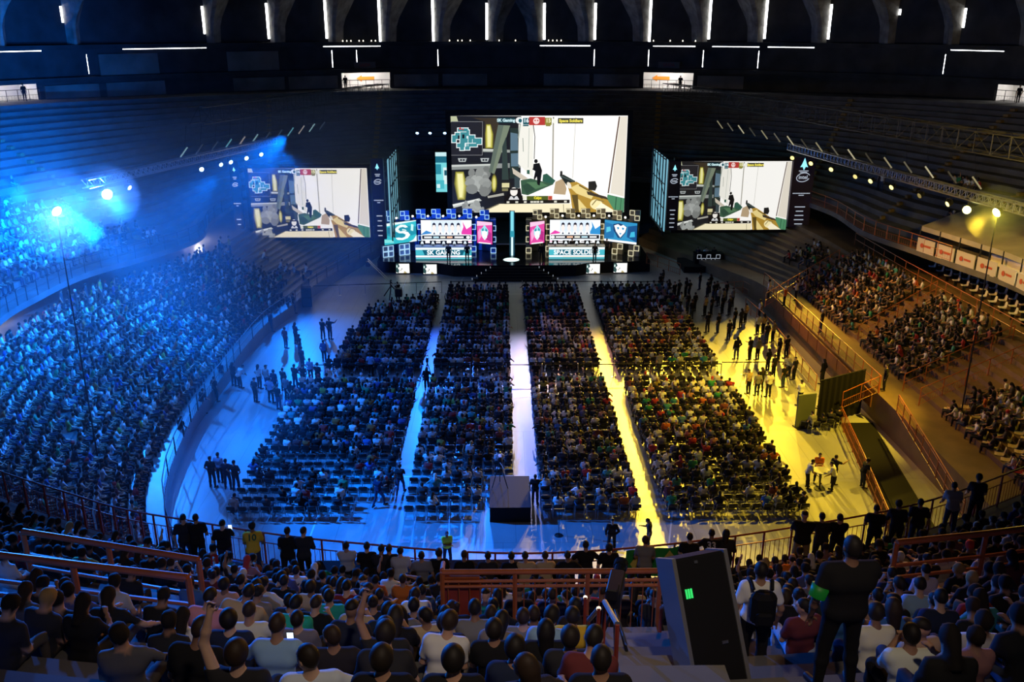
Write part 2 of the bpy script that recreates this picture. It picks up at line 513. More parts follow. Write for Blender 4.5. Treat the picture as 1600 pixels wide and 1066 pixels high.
PROTO = {}
def extent(J):
    P = np.array([J[k] for k in J if k not in ('R', 'HR')])
    return P.min(0) - .24, P.max(0) + .24
def proto(pose, cell=.016):
    """the meshes of one pose: body, shirt, trousers (shared by every person who takes that pose)"""
    if pose in PROTO: return PROTO[pose]
    p = POSES[pose]; J = skeleton(p); Pm = prims(p, J)
    lo, hi = extent(J)
    F = Field(lo, hi, cell)
    for g in (Pm['torso'], Pm['legs'], Pm['head'], Pm['arms']['L'], Pm['arms']['R'], Pm['feet']):
        for q in g: F.put(q)
    for q in Pm['hands']: F.put(q)
    v, f = F.net()
    c = np.ones((len(v), 3), np.float32)
    HRm = J['HR']; hc = J['head']
    loc = (v - hc) @ HRm
    for sd in (-1, 1):                                    # eyes and lips in the skin's own colours
        e = np.linalg.norm(loc - np.array([sd * .032, .088, .004]), axis=1) < .014
        c[e] = (.12, .09, .08)
    c[np.linalg.norm((loc - np.array([0, .094, -.066])) / np.array([.024, .02, .010]), axis=1) < 1] = (.62, .28, .26)
    fd = np.min([dist(q, *v.T) for q in Pm['feet']], axis=0)
    c[(fd < .012)] = (.10, .10, .11)
    body = to_mesh('body', v, f, c); body.materials.append(M['skin'])
    G = Field(lo, hi, cell)
    for i, q in enumerate(shirt_prims(p, J, Pm)): G.put(q, .016 if i < 4 else .012)
    nk = J['neck'] + J['R'] @ V3(0, .0, .035)
    G.cut(nk, J['R'] @ V3(0, .25, .97))
    sv, sf = G.net(); shirt = to_mesh('shirt', sv, sf); shirt.materials.append(M['cloth'])
    G = Field(lo, hi, cell)
    G.put(Pm['torso'][0], .010)
    lg = Pm['legs']
    if p.get('shorts'):
        lg = [lg[0], ('s', lg[1][1], lg[1][1] * .8 + lg[1][2] * .2, .06, .06, .03), lg[3], ('s', lg[4][1], lg[4][1] * .8 + lg[4][2] * .2, .06, .06, .03)]
    for q in lg: G.put(q, .012)
    tv, tf = G.net(); tr = to_mesh('trousers', tv, tf); tr.materials.append(M['cloth'])
    PROTO[pose] = dict(J=J, body=body, shirt=shirt, trousers=tr, hair={})
    return PROTO[pose]
def hair_mesh(pose, kind):
    pr = PROTO[pose]
    if kind not in pr['hair']:
        v, f = hair_field(kind, pr['J'], .016).net()
        me = to_mesh('hair', v, f); me.materials.append(M['hair'])
        pr['hair'][kind] = me
    return pr['hair'][kind]

POSES = {
    'sit_lap': dict(), 'sit_lean': dict(lean=24, armL='knee', armR='knee', hpitch=-14), 'sit_cross': dict(lean=-4, armL='crossed', armR='crossed', hyaw=8),
    'sit_phone': dict(lean=8, armL='lap', armR='phone', hpitch=18), 'sit_eyes': dict(armL='lap', armR='eyes', lean=4), 'sit_raise': dict(armL='raised', armR='lap', curl=1.1),
    'sit_face': dict(lean=6, armL='face', armR='face'), 'sit_nape': dict(armL='nape', armR='nape', lean=-6), 'sit_turn': dict(hyaw=48, armL='lap', armR='wide', twist=12),
    'sit_slump': dict(lean=14, side=7, armL='lap', armR='lap', hyaw=-16, hpitch=8), 'sit_big': dict(lean=26, side=16, armL='knee', armR='reach', broad=1.28, hyaw=10),
    'sit_arms': dict(lean=10, armL='wide', armR='wide', hpitch=10),
    'stand': dict(sit=False, armL='down', armR='down'), 'stand_cross': dict(sit=False, armL='crossed', armR='crossed', stance=.15),
    'stand_rail': dict(sit=False, lean=20, armL='rail', armR='rail', hip=(0, -.06, -.01), stance=.13, hpitch=-10), 'stand_hips': dict(sit=False, armL='hips', armR='hips', stance=.16),
    'stand_phone': dict(sit=False, armL='down', armR='phone', hpitch=22, lean=4), 'stand_pocket': dict(sit=False, armL='pocket', armR='down', stance=.13, hyaw=20),
    'walk': dict(sit=False, step=1, armL='down', armR='fwd', lean=5), 'stand_back': dict(sit=False, armL='back', armR='back', stance=.14),
    'stand_point': dict(sit=False, armL='down', armR='point'), 'stand_bend': dict(sit=False, lean=42, armL='reach', armR='reach', hip=(0, -.10, -.03)),
    'stand_shorts': dict(sit=False, armL='rail', armR='crossed', stance=.16, shorts=True, broad=1.1, lean=8), 'stand_broad': dict(sit=False, armL='down', armR='chest', broad=1.2, stance=.16),
    'stand_jacket': dict(sit=False, armL='down', armR='pocket', sleeve=1.9, stance=.14), 'stand_rail_long': dict(sit=False, lean=16, armL='rail', armR='chest', hip=(0, -.05, -.01), sleeve=1.9, hyaw=-25),
    'stand_wide': dict(sit=False, lean=18, armL='wide', armR='wide', hip=(0, -.05, -.01), stance=.14),
}
SKINS = [(.55, .32, .22), (.42, .24, .16), (.62, .40, .29), (.26, .14, .09), (.36, .20, .13)]
HAIRS = [(.012, .009, .008), (.02, .014, .01), (.035, .02, .012), (.016, .012, .010)]
N_PEOPLE = 0
def person(pose, loc, rz, shirt, trousers, label, group=None, hair='short', hcol=None, skin=None, scale=1.0):
    global N_PEOPLE
    N_PEOPLE += 1
    pr = proto(pose)
    t = thing('person', label, 'person', loc, rz, group)
    if scale != 1: t.scale = (scale,) * 3
    skin = skin or SKINS[N_PEOPLE % 5]; hcol = hcol or HAIRS[N_PEOPLE % 4]
    for nm, me, col in (('body', pr['body'], skin), ('shirt', pr['shirt'], shirt), ('trousers', pr['trousers'], trousers), ('cap' if hair == 'cap' else 'hair', hair_mesh(pose, hair), hcol)):
        o = bpy.data.objects.new(nm, me); COL.objects.link(o)
        o.parent = t; o.color = (*col, 1)
    return t

# -------- the crowd too large to count: one mesh of simplified seated people
class Crowd:
    def __init__(s, cell):
        s.base = []
        for pose, hair in (('sit_lap', 'short'), ('sit_lean', 'short'), ('sit_cross', 'full'), ('sit_phone', 'long'), ('sit_turn', 'short'), ('sit_slump', 'full'), ('sit_face', 'cap'), ('sit_arms', 'long'), ('sit_raise', 'short'), ('stand', 'short'), ('stand_cross', 'full'), ('stand_pocket', 'long')):
            p = POSES[pose]; J = skeleton(p); Pm = prims(p, J, fingers=False)
            lo, hi = extent(J); F = Field(lo, hi, cell)
            allp = Pm['torso'] + Pm['legs'] + Pm['head'][:2] + Pm['arms']['L'] + Pm['arms']['R'] + Pm['hands'] + Pm['feet']
            for q in allp: F.put(q, .006, k=.02)
            f2 = J['HR'] @ V3(0, 1, 0); u = J['HR'] @ V3(0, 0, 1); c = J['head']
            hp = [('e', c - f2 * .012 + u * .018, (.088, .104, .108), J['HR'], .02)]
            if hair == 'long': hp.append(('s', c - f2 * .05 - u * .04, c - f2 * .08 - u * .22, .07, .055, .03))
            for q in hp: F.put(q, 0, k=.02)
            v, fq = F.net()
            D = np.stack([np.min([dist(q, *v.T) for q in g], axis=0) for g in (
                Pm['head'][1:2] + Pm['hands'] + [(a[0], a[1] * .4 + a[2] * .6, *a[2:]) if i == 0 else a for n in 'LR' for i, a in enumerate(Pm['arms'][n])] + Pm['torso'][4:5],
                shirt_prims(p, J, Pm), Pm['legs'] + Pm['feet'], hp)])
            D[1] -= .012
            s.base.append((v.astype(np.float32), fq, D.argmin(0), pose.startswith('sit')))
        s.sit = [i for i, b in enumerate(s.base) if b[3]]; s.std = [i for i, b in enumerate(s.base) if not b[3]]
        s.v = []; s.q = []; s.c = []; s.n = 0; s.count = 0
    def add(s, loc, rz, stand=False, shirt=None, dark=False):
        s.count += 1
        bi = rng.choice(s.std if stand else s.sit)
        if bi in (6, 8) and rng.random() < .7: bi = rng.choice((0, 1, 2, 5))
        v, q, reg, _ = s.base[bi]
        sc = rng.uniform(.93, 1.05)
        R = rotz(rz + rng.uniform(-.15, .15)).astype(np.float32)
        s.v.append((v * sc) @ R.T + np.array(loc, np.float32))
        s.q.append(q + s.n); s.n += len(v)
        pal = np.array([SKINS[rng.randrange(5)], shirt or rand_shirt(dark), rng.choice(TROUSERS), HAIRS[rng.randrange(4)] if rng.random() < .9 else rng.choice([(.6, .6, .6), (.4, .25, .1), (.5, .05, .05)])], np.float32)
        s.c.append(pal[reg])
    def build(s, name):
        me = to_mesh(name, np.concatenate(s.v), np.concatenate(s.q), np.concatenate(s.c))
        me.materials.append(M['crowd'])
        o = bpy.data.objects.new(name, me); COL.objects.link(o)
        return o
TROUSERS = [(.02, .025, .04), (.03, .04, .07), (.015, .015, .015), (.05, .05, .055), (.06, .08, .14), (.12, .10, .07)]
def rand_shirt(dark=False):
    r = rng.random()
    if r < (.10 if dark else .29): return rng.choice([(.75, .75, .73), (.65, .66, .7), (.8, .78, .7), (.5, .5, .5)])
    if r < .75: return rng.choice([(.012, .012, .014), (.016, .018, .024), (.022, .022, .026), (.03, .032, .045), (.014, .014, .014), (.05, .05, .055)])
    return rng.choice([(.45, .04, .04), (.5, .12, .03), (.06, .16, .4), (.03, .25, .12), (.35, .28, .05), (.12, .12, .14), (.2, .2, .22), (.06, .3, .3), (.4, .2, .2), (.08, .10, .28), (.18, .05, .05)])
# ================================================================== the hall
def onY(px, py, Y):
    """the spot on the upright plane y = Y that the photograph shows at px, py"""
    a = (px - 800) / FPX; b = (py - 533) / FPX
    fx = math.cos(TH) - b * math.sin(TH); dn = math.sin(TH) + b * math.cos(TH)
    dx = a * math.cos(YAW) + fx * math.sin(YAW); dy = -a * math.sin(YAW) + fx * math.cos(YAW)
    t = Y / dy
    return Vector((dx * t, Y, CAMZ - dn * t))

def catmull(pts, n, closed=True):
    P = np.array(pts, float); N = len(P); out = []
    T = np.linspace(0, N if closed else N - 1, n, endpoint=not closed)
    for t in T:
        i = int(math.floor(t)); f = t - i
        if not closed and i >= N - 1: i, f = N - 2, 1.0
        g = (lambda k: P[k % N]) if closed else (lambda k: P[min(max(k, 0), N - 1)])
        a, b, c, d = g(i - 1), g(i), g(i + 1), g(i + 2)
        out.append(.5 * (2 * b + (c - a) * f + (2 * a - 5 * b + 4 * c - d) * f * f + (3 * b - a - 3 * c + d) * f ** 3))
    return np.array(out)

F_PTS = [(1.3, 20.6, 8.3), (-4.3, 21.2, 8.3), (-8.6, 22.3, 8.3), (-12.5, 23.9, 8.2), (-20, 29.5, 7.4), (-27, 40, 6.1), (-31, 52.9, 5.4), (-31.2, 58.4, 5.4), (-30.5, 64.1, 5.4), (-27.8, 69.8, 5.4), (-25.8, 75.5, 5.5), (-26.4, 82, 5.8), (-24.5, 91, 6.3), (-14, 98, 6.8),
         (1.3, 100, 6.8), (15, 98, 6.8), (25.5, 92, 6.8), (29.4, 81, 6.8), (29.3, 71.4, 6.8), (30.6, 65.5, 6.8), (31.9, 59.9, 6.8), (32.8, 54, 6.9), (31, 42, 7.4), (24, 31, 8), (14.4, 24.2, 8.3), (8, 21.8, 8.3)]
B_PTS = [(1.3, 5.5, 16.9), (-7, 6.3, 16.9), (-16, 9, 16.8), (-23, 12.5, 16.6), (-36, 21, 16.2), (-47, 36, 15.8), (-53, 54, 15.5), (-54.5, 62, 15.5), (-54, 71, 15.5), (-51, 82, 15.4), (-46, 92, 15.3), (-39, 101, 15.1), (-29, 109, 15), (-15, 115.5, 14.9),
         (1.3, 118, 14.9), (17.6, 115.5, 14.9), (32, 109, 14.9), (43, 99.5, 15.1), (50, 87, 15.3), (54.5, 75, 15.4), (56.5, 66, 15.5), (57, 56, 15.5), (51, 38, 15.9), (40, 22, 16.4), (24, 11.5, 16.8), (11, 6.8, 16.9)]
NS = 208
TF = catmull(F_PTS, NS); TB = catmull(B_PTS, NS)
NROW = 19; TW = 1.3 / 15.1
def tier_t(k): return 0 if k == 0 else TW + (k - 1) * (1 - TW) / NROW
def tier_pt(s, t, z_up=0.0):
    """s in samples (float), t across the tier; z of the tread there"""
    i = int(math.floor(s)) % NS; f = s - math.floor(s); j = (i + 1) % NS
    a = TF[i] * (1 - f) + TF[j] * f; b = TB[i] * (1 - f) + TB[j] * f
    p = a * (1 - t) + b * t
    k = 0 if t < TW else 1 + int((t - TW) / ((1 - TW) / NROW) + 1e-6)
    z = a[2] + (b[2] - a[2]) * k / NROW
    return Vector((p[0], p[1], z + z_up)), a, b
mb = MB()
ring = []
for i in range(NS):
    a, b = TF[i], TB[i]; col = [(a[0], a[1], a[2] - .42), (a[0], a[1], a[2])]
    for k in range(1, NROW + 1):
        t = tier_t(k); p = a * (1 - t) + b * t
        z0 = a[2] + (b[2] - a[2]) * (k - 1) / NROW; z1 = a[2] + (b[2] - a[2]) * k / NROW
        col += [(p[0], p[1], z0), (p[0], p[1], z1)]
    col.append((b[0], b[1], b[2]))
    o = b[:2] - a[:2]; o = o / np.linalg.norm(o)
    e = 6 + max(0, 45 - b[1]) * .22
    col.append((b[0] + o[0] * e, b[1] + o[1] * e, b[2]))
    ring.append(col)
W = len(ring[0])
vs = [p for c in ring for p in c]
fs = []
for i in range(NS):
    j = (i + 1) % NS
    for k in range(W - 1):
        fs.append((i * W + k, i * W + k + 1, j * W + k + 1, j * W + k))
mb.add(vs, fs)
# underside of the balcony
uv = []; uf = []
for i in range(NS):
    a, b = TF[i], TB[i]
    uv += [(a[0], a[1], a[2] - .42), tuple((a * .55 + b * .45)[:2]) + (a[2] - .40,), tuple((a * .55 + b * .45)[:2]) + (0.0,)]
for i in range(NS):
    j = (i + 1) % NS
    for k in range(2): uf.append((i * 3 + k, j * 3 + k, j * 3 + k + 1, i * 3 + k + 1))
struct(mb.build('floor_upper_stand', M['concrete']))
struct(MB().add(uv, uf).build('wall_under_stand', M['concrete_dark']))

# arena floor: polished pale boards
m, nt, b = new_mat('arena_floor')
tc = nt.nodes.new('ShaderNodeTexCoord'); n = nt.nodes.new('ShaderNodeTexNoise'); n.inputs['Scale'].default_value = .35; n.inputs['Detail'].default_value = 6
mp = nt.nodes.new('ShaderNodeMapping'); mp.inputs['Scale'].default_value = (1, .35, 1)
r = nt.nodes.new('ShaderNodeValToRGB'); r.color_ramp.elements[0].color = (.30, .30, .31, 1); r.color_ramp.elements[1].color = (.46, .46, .46, 1)
r.color_ramp.elements[0].position = .3; r.color_ramp.elements[1].position = .7
br = nt.nodes.new('ShaderNodeTexBrick'); br.inputs['Scale'].default_value = 1; br.inputs['Brick Width'].default_value = 1.2; br.inputs['Row Height'].default_value = 6; br.inputs['Mortar Size'].default_value = .012
br.inputs['Color1'].default_value = (1, 1, 1, 1); br.inputs['Color2'].default_value = (.94, .94, .94, 1); br.inputs['Mortar'].default_value = (.55, .55, .55, 1)
mx = nt.nodes.new('ShaderNodeMix'); mx.data_type = 'RGBA'; mx.blend_type = 'MULTIPLY'; mx.inputs[0].default_value = 1
nt.links.new(tc.outputs['Object'], mp.inputs['Vector']); nt.links.new(mp.outputs['Vector'], n.inputs['Vector'])
nt.links.new(tc.outputs['Object'], br.inputs['Vector'])
nt.links.new(n.outputs['Fac'], r.inputs['Fac']); nt.links.new(r.outputs['Color'], mx.inputs[6]); nt.links.new(br.outputs['Color'], mx.inputs[7])
nt.links.new(mx.outputs[2], b.inputs['Base Color'])
rr = nt.nodes.new('ShaderNodeMapRange'); rr.inputs[3].default_value = .30; rr.inputs[4].default_value = .46
nt.links.new(n.outputs['Fac'], rr.inputs[0]); nt.links.new(rr.outputs[0], b.inputs['Roughness'])
b.inputs['Specular IOR Level'].default_value = .7
M['arena_floor'] = m
mb = MB()
gx = np.linspace(-42, 44, 9); gy = np.linspace(8, 112, 9)
mb.add([(x, y, 0) for x in gx for y in gy], [(i * 9 + j, (i + 1) * 9 + j, (i + 1) * 9 + j + 1, i * 9 + j + 1) for i in range(8) for j in range(8)])
struct(mb.build('floor', m))
M['line_white'] = pmat('line_white', (.8, .8, .8), .4)
def strip(name, pts, w, mat=None, z=.004):
    mb = MB()
    for a, c in zip(pts, pts[1:]):
        a = Vector((*a, z)); c = Vector((*c, z)); d = (c - a).normalized(); nn = Vector((-d.y, d.x, 0)) * w / 2
        mb.add([a - nn, c - nn, c + nn, a + nn], [(0, 1, 2, 3)])
    o = mb.build(name, mat or M['line_white']); struct(o); return o
strip('floor_line', [(-9.0, 34), (-9.0, 82)], .08)
strip('floor_line', [(10.2, 34), (10.2, 82)], .08)
strip('floor_line', [(-9, 42.5), (10.2, 42.5)], .08)
strip('floor_line', [(-14, 79.5), (16, 79.5)], .06)
strip('floor_line', [(-8.2, 64), (-7.0, 82)], .06)
strip('floor_line', [(.6 + 4.4 * math.cos(a), 81 + 4.4 * math.sin(a)) for a in np.linspace(PI * .9, PI * 2.1, 24)], .06)
strip('floor_line', [(.6 + 3 * math.cos(a), 56 + 3 * math.sin(a)) for a in np.linspace(0, 2 * PI, 40)], .06)
strip('floor_line', [(7.2, 34), (10.5, 48)], .08)

# ------------------------------------------------ lower stands
LL0 = [(-11, 28, .9), (-16.1, 37.8, .9), (-17.9, 46.5, .9), (-18.2, 53.2, .9), (-18.2, 64.5, .9), (-17.2, 70.5, .9), (-16.3, 77.4, .9), (-14.0, 85.8, .9), (-11.5, 95, .9)]
LL1 = [(-23, 27, 3.3), (-28, 37, 3.3), (-31.5, 47, 3.3), (-32.2, 54, 3.3), (-31.5, 65, 3.3), (-27.5, 73, 3.5), (-25.6, 79, 4.0), (-23.4, 90, 4.9), (-21, 103, 4.9)]
NL = 90; NLR = 14
TL0 = catmull(LL0, NL, False); TL1 = catmull(LL1, NL, False)
RL0 = [(22.2, 34, 1.8), (22.4, 44, 1.8), (22.3, 56, 1.8), (22.2, 66, 1.8), (22.0, 73, 1.8), (20.8, 80, 1.2), (18, 88, .9), (14.5, 96, .9)]
RL1 = [(32, 30, 4.5), (31.3, 42, 4.5), (31.0, 56, 4.5), (30.4, 66, 4.5), (29.8, 73, 4.5), (29.2, 80, 4.6), (26.5, 92, 4.9), (23, 104, 4.9)]
NRR = 9
TR0 = catmull(RL0, NL, False); TR1 = catmull(RL1, NL, False)
def stand_mesh(A, B, nrow, first, back):
    vs = []; fs = []
    n = len(A); W = None
    for i in range(n):
        a, b = A[i], B[i]; L = np.linalg.norm((b - a)[:2]); tw = first / L
        col = [(a[0], a[1], 0), (a[0], a[1], a[2])]
        for k in range(1, nrow + 1):
            t = tw + (k - 1) * (1 - tw) / nrow; p = a * (1 - t) + b * t
            col += [(p[0], p[1], a[2] + (b[2] - a[2]) * (k - 1) / nrow), (p[0], p[1], a[2] + (b[2] - a[2]) * k / nrow)]
        col.append(tuple(b)); o = (b - a)[:2] / L
        col.append((b[0] + o[0] * back, b[1] + o[1] * back, b[2]))
        W = len(col); vs += col
    for i in range(n - 1):
        for k in range(W - 1): fs.append((i * W + k, i * W + k + 1, (i + 1) * W + k + 1, (i + 1) * W + k))
    return MB().add(vs, fs)
def stand_pt(A, B, nrow, first, s, k, f=.5):
    """middle of tread k (1..nrow), f across the tread"""
    i = min(int(s), len(A) - 2); q = s - i
    a = A[i] * (1 - q) + A[i + 1] * q; b = B[i] * (1 - q) + B[i + 1] * q
    L = np.linalg.norm((b - a)[:2]); tw = first / L
    t = tw + (k - 1 + f) * (1 - tw) / nrow; p = a * (1 - t) + b * t
    return Vector((p[0], p[1], a[2] + (b[2] - a[2]) * k / nrow)), a, b
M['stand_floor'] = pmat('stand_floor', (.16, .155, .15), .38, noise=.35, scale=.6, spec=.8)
M['stand_amber_lit'] = pmat('stand_amber_lit', (.20, .13, .075), .55, noise=.4, scale=.5, spec=.5)  # concrete browned to carry the amber light on this stand
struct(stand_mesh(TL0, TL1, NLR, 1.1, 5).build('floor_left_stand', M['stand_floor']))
struct(stand_mesh(TR0, TR1, NRR, 2.4, 6).build('floor_right_stand', M['stand_amber_lit']))

# ------------------------------------------------ outer ring wall, roof
RING = [(p[0] + (p[0] - 1.3) * .02, p[1] + (p[1] - 62) * .02) for p in TB]
def ring_out(i, d):
    b = TB[i % NS]; a = TF[i % NS]; o = (b - a)[:2]; o = o / np.linalg.norm(o)
    d = d + max(0, 45 - b[1]) * .22
    return np.array([b[0] + o[0] * d, b[1] + o[1] * d])
# bay edges along the ring measured by bearing from the hall's middle
def ring_at(px, py=130):
    """ring sample whose concourse edge stands over pixel column px on the far side"""
    best = None
    for i in range(NS):
        for f in (0, .25, .5, .75):
            q = TB[i] * (1 - f) + TB[(i + 1) % NS] * f
            if q[1] < 50: continue
            x = pix((q[0], q[1], q[2] + 4))[0]
            if best is None or abs(x - px) < best[0]: best = (abs(x - px), i + f)
    return best[1]
def rp(s, d, z):
    i = int(math.floor(s)); f = s - i
    p = ring_out(i, d) * (1 - f) + ring_out(i + 1, d) * f
    return (p[0], p[1], z)
SLITS = [(-60, 21, 24.5), (22, 21, 24.2), (130, 22.8, 24.4), (232, 0, 0), (330, 21.6, 24.6), (420, 21, 25.0), (508, 21, 25.4), (592, 20.6, 25.6), (677, 20.6, 25.7), (761, 20.8, 25.2), (848, 20.8, 25.2), (930, 20.8, 25.2), (1015, 20.4, 25.8),
         (1102, 20.9, 25.6), (1190, 21.0, 25.4), (1280, 21.0, 24.8), (1385, 23.6, 24.2), (1478, 22.3, 24.2), (1592, 21.4, 24.6)]
SL = [(ring_at(px), z0, z1) for px, z0, z1 in SLITS]
ZT = 29.0
holes = []          # (s0, s1, z0, z1)
for s, z0, z1 in SL:
    if z1: holes.append((s - .065, s + .065, z0, z1))
for a, c in ((205, 330), (500, 592), (845, 925), (1020, 1085), (1110, 1180), (1192, 1262), (1465, 1545), (25, 90)):
    holes.append((min(ring_at(a), ring_at(c)), max(ring_at(a), ring_at(c)), 20.02, 20.10))
for px in (157, 517, 553, 681, 929, 1012, 1095, 1180, 1460):
    s = ring_at(px); holes.append((s - .018, s + .018, 17.6, 19.6))
PORTALS = [(-30, 78), (529, 605), (1007, 1084), (1544, 1640)]
PS = [(min(ring_at(a), ring_at(c)), max(ring_at(a), ring_at(c))) for a, c in PORTALS]
for i, (s0, s1) in enumerate(PS): holes.append((s0, s1, 14.0, 17.0))
# bright gap at the head of the roof's one open vault
s = ring_at(1383)
def wall_cells(hs, zlo, zhi, d, mat, name):
    cut_s = sorted(set([float(i) for i in range(NS + 1)] + [h[0] for h in hs] + [h[1] for h in hs]))
    cut_z = sorted(set([zlo, zhi] + [h[2] for h in hs] + [h[3] for h in hs]))
    mb = MB()
    for s0, s1 in zip(cut_s, cut_s[1:]):
        if s1 - s0 < 1e-6: continue
        for z0, z1 in zip(cut_z, cut_z[1:]):
            cs, cz = (s0 + s1) / 2, (z0 + z1) / 2
            if any(h[0] < cs < h[1] and h[2] < cz < h[3] for h in hs): continue
            mb.add([rp(s0, d, z0), rp(s1, d, z0), rp(s1, d, z1), rp(s0, d, z1)], [(0, 1, 2, 3)])
    return struct(mb.build(name, mat))
wall_cells(holes, 13.9, ZT, 4.0, M['concrete_dark'], 'wall_outer')
# parapet panels of paler concrete between the bays, ledges
def ring_band(s0, s1, z0, z1, d, mat, name, depth=.25):
    n = max(2, int((s1 - s0) * 3)); mb = MB()
    for i in range(n):
        a = s0 + (s1 - s0) * i / n; b_ = s0 + (s1 - s0) * (i + 1) / n
        p = [rp(a, d, z0), rp(b_, d, z0), rp(b_, d, z1), rp(a, d, z1), rp(a, d + depth, z0), rp(b_, d + depth, z0), rp(b_, d + depth, z1), rp(a, d + depth, z1)]
        mb.add(p, [(0, 1, 2, 3), (4, 7, 6, 5), (3, 2, 6, 7), (0, 4, 5, 1)] + ([(0, 3, 7, 4)] if i == 0 else []) + ([(1, 5, 6, 2)] if i == n - 1 else []))
    return struct(mb.build(name, mat))
PAN = [(84, 165), (175, 260), (360, 438), (444, 520), (612, 680), (688, 762), (848, 922), (928, 1002), (1092, 1165)]
for a, c in PAN:
    s0, s1 = sorted((ring_at(a), ring_at(c)))
    ring_band(s0, s1, 15.1, 16.6, 3.7, M['concrete_pale'], 'wall_panel')
for a, c in ((170, 258), (355, 430)):
    s0, s1 = sorted((ring_at(a), ring_at(c)))
    ring_band(s0, s1, 17.4, 19.6, 3.7, M['concrete_pale'], 'wall_panel')
S_LO, S_HI = min(s for s, _, _ in SL) - 2, max(s for s, _, _ in SL) + 3
ring_band(S_LO, S_HI, 16.9, 17.35, 3.3, M['concrete_dark'], 'trim_1', .7)
ring_band(S_LO, S_HI, 20.12, 20.6, 2.9, M['concrete_dark'], 'trim_2', 1.1)
M['vault'] = pmat('vault_concrete', (.42, .39, .34), .85, noise=.5, scale=.9)
# concrete ribs that flare into the roof beside every bright gap
for s, z0, z1 in SL:
    if not z1: continue
    cen = pix(rp(s, 4, 22))[0]
    sgn = 1 if cen > 800 else -1
    # toward the middle of the hall as seen along the ring (samples run against x on the far side)
    g = 1 if rp(s + .2, 4, 0)[0] * sgn < rp(s, 4, 0)[0] * sgn else -1
    lv = [(20.6, .9, .9), (22.4, 1.0, .95), (23.4, 1.5, 1.1), (24.4, 2.4, 1.35), (25.4, 3.8, 1.6), (26.6, 6.0, 1.9), (28.4, 9.0, 2.2)]
    vs = []; fs = []
    for z, dep, wd in lv:
        vs += [rp(s + g * .075, 3.98, z), rp(s + g * .42 * wd, 4 - dep, z), rp(s + g * .62 * wd, 4 - dep, z), rp(s + g * 1.1 * wd, 3.98, z)]
    for i in range(len(lv) - 1):
        for q in range(4): fs.append((i * 4 + q, i * 4 + (q + 1) % 4, i * 4 + 4 + (q + 1) % 4, i * 4 + 4 + q))
    fs += [(3, 2, 1, 0), tuple(len(vs) - 4 + q for q in range(4))]
    struct(MB().add(vs, fs).build('pillar', M['vault']))
# ceiling: shallow dome
mb = MB(); vs = []; fs = []
RR = [0, .3, .6, .85, 1.0]; ZZ = [36, 35.3, 33, 30.4, 28.2]
for t, z in zip(RR, ZZ):
    for i in range(0, NS, 4):
        p = ring_out(i, 4.6); vs.append((1.3 + (p[0] - 1.3) * t, 60 + (p[1] - 60) * t, z))
n4 = NS // 4
for r_ in range(4):
    for i in range(n4): fs.append((r_ * n4 + i, r_ * n4 + (i + 1) % n4, (r_ + 1) * n4 + (i + 1) % n4, (r_ + 1) * n4 + i))
struct(mb.add(vs, fs).build('ceiling', M['concrete_dark']))

# ------------------------------------------------ the four lit exits on the concourse
for q, (s0, s1) in enumerate(PS):
    mb = MB()
    for i in range(6):
        a = s0 + (s1 - s0) * i / 6; b_ = s0 + (s1 - s0) * (i + 1) / 6
        mb.add([rp(a, 8.5, 13.9), rp(b_, 8.5, 13.9), rp(b_, 8.5, 17.6), rp(a, 8.5, 17.6)], [(0, 1, 2, 3)])
        mb.add([rp(a, 3.9, 17.6), rp(b_, 3.9, 17.6), rp(b_, 8.5, 17.6), rp(a, 8.5, 17.6)], [(0, 1, 2, 3)])
        mb.add([rp(a, 3.9, 14.88), rp(b_, 3.9, 14.88), rp(b_, 8.5, 14.88), rp(a, 8.5, 14.88)], [(0, 1, 2, 3)])
    for a in (s0, s1): mb.add([rp(a, 4.0, 13.9), rp(a, 8.5, 13.9), rp(a, 8.5, 17.6), rp(a, 4.0, 17.6)], [(0, 1, 2, 3)])
    struct(mb.build('wall_exit', M['white_wall']))
    sm = (s0 + s1) / 2
    l = bpy.data.lights.new('corridor_lamp', 'POINT'); l.energy = 300; l.color = (1, .96, .92); l.shadow_soft_size = .4
    lo = bpy.data.objects.new('corridor_lamp', l); COL.objects.link(lo); lo.location = rp(sm, 6.0, 17.2)

# stair aisles of the far upper stands, lit mouths under the blue balcony
M['stair_ochre'] = pmat('stair_ochre', (.34, .22, .08), .8, noise=.3, scale=2)
for sa in (38.5, 62, 74, 97, 104, 121, 133, 143.5, 152):
    mb = MB()
    for k in range(1, NROW):
        t0 = tier_t(k); t1 = tier_t(k + 1)
        for q in range(2):
            tt = t0 + (t1 - t0) * (.02 + .5 * q); te = t1
            P4 = []
            for (s_, t_) in ((sa - .16, tt), (sa + .16, tt), (sa + .16, te), (sa - .16, te)):
                i = int(math.floor(s_)); f = s_ - i; a = TF[i % NS] * (1 - f) + TF[(i + 1) % NS] * f; b = TB[i % NS] * (1 - f) + TB[(i + 1) % NS] * f
                p = a * (1 - t_) + b * t_; P4.append((p[0], p[1]))
            z0 = a[2] + (b[2] - a[2]) * k / NROW; z1 = z0 + .03 + (b[2] - a[2]) / NROW * .5 * q
            mb.add([(x, y, z0 - .02) for x, y in P4] + [(x, y, z1) for x, y in P4], [(4, 5, 6, 7), (0, 1, 5, 4), (1, 2, 6, 5), (2, 3, 7, 6), (3, 0, 4, 7)])
    struct(mb.build('floor_stair_aisle', M['stair_ochre']))
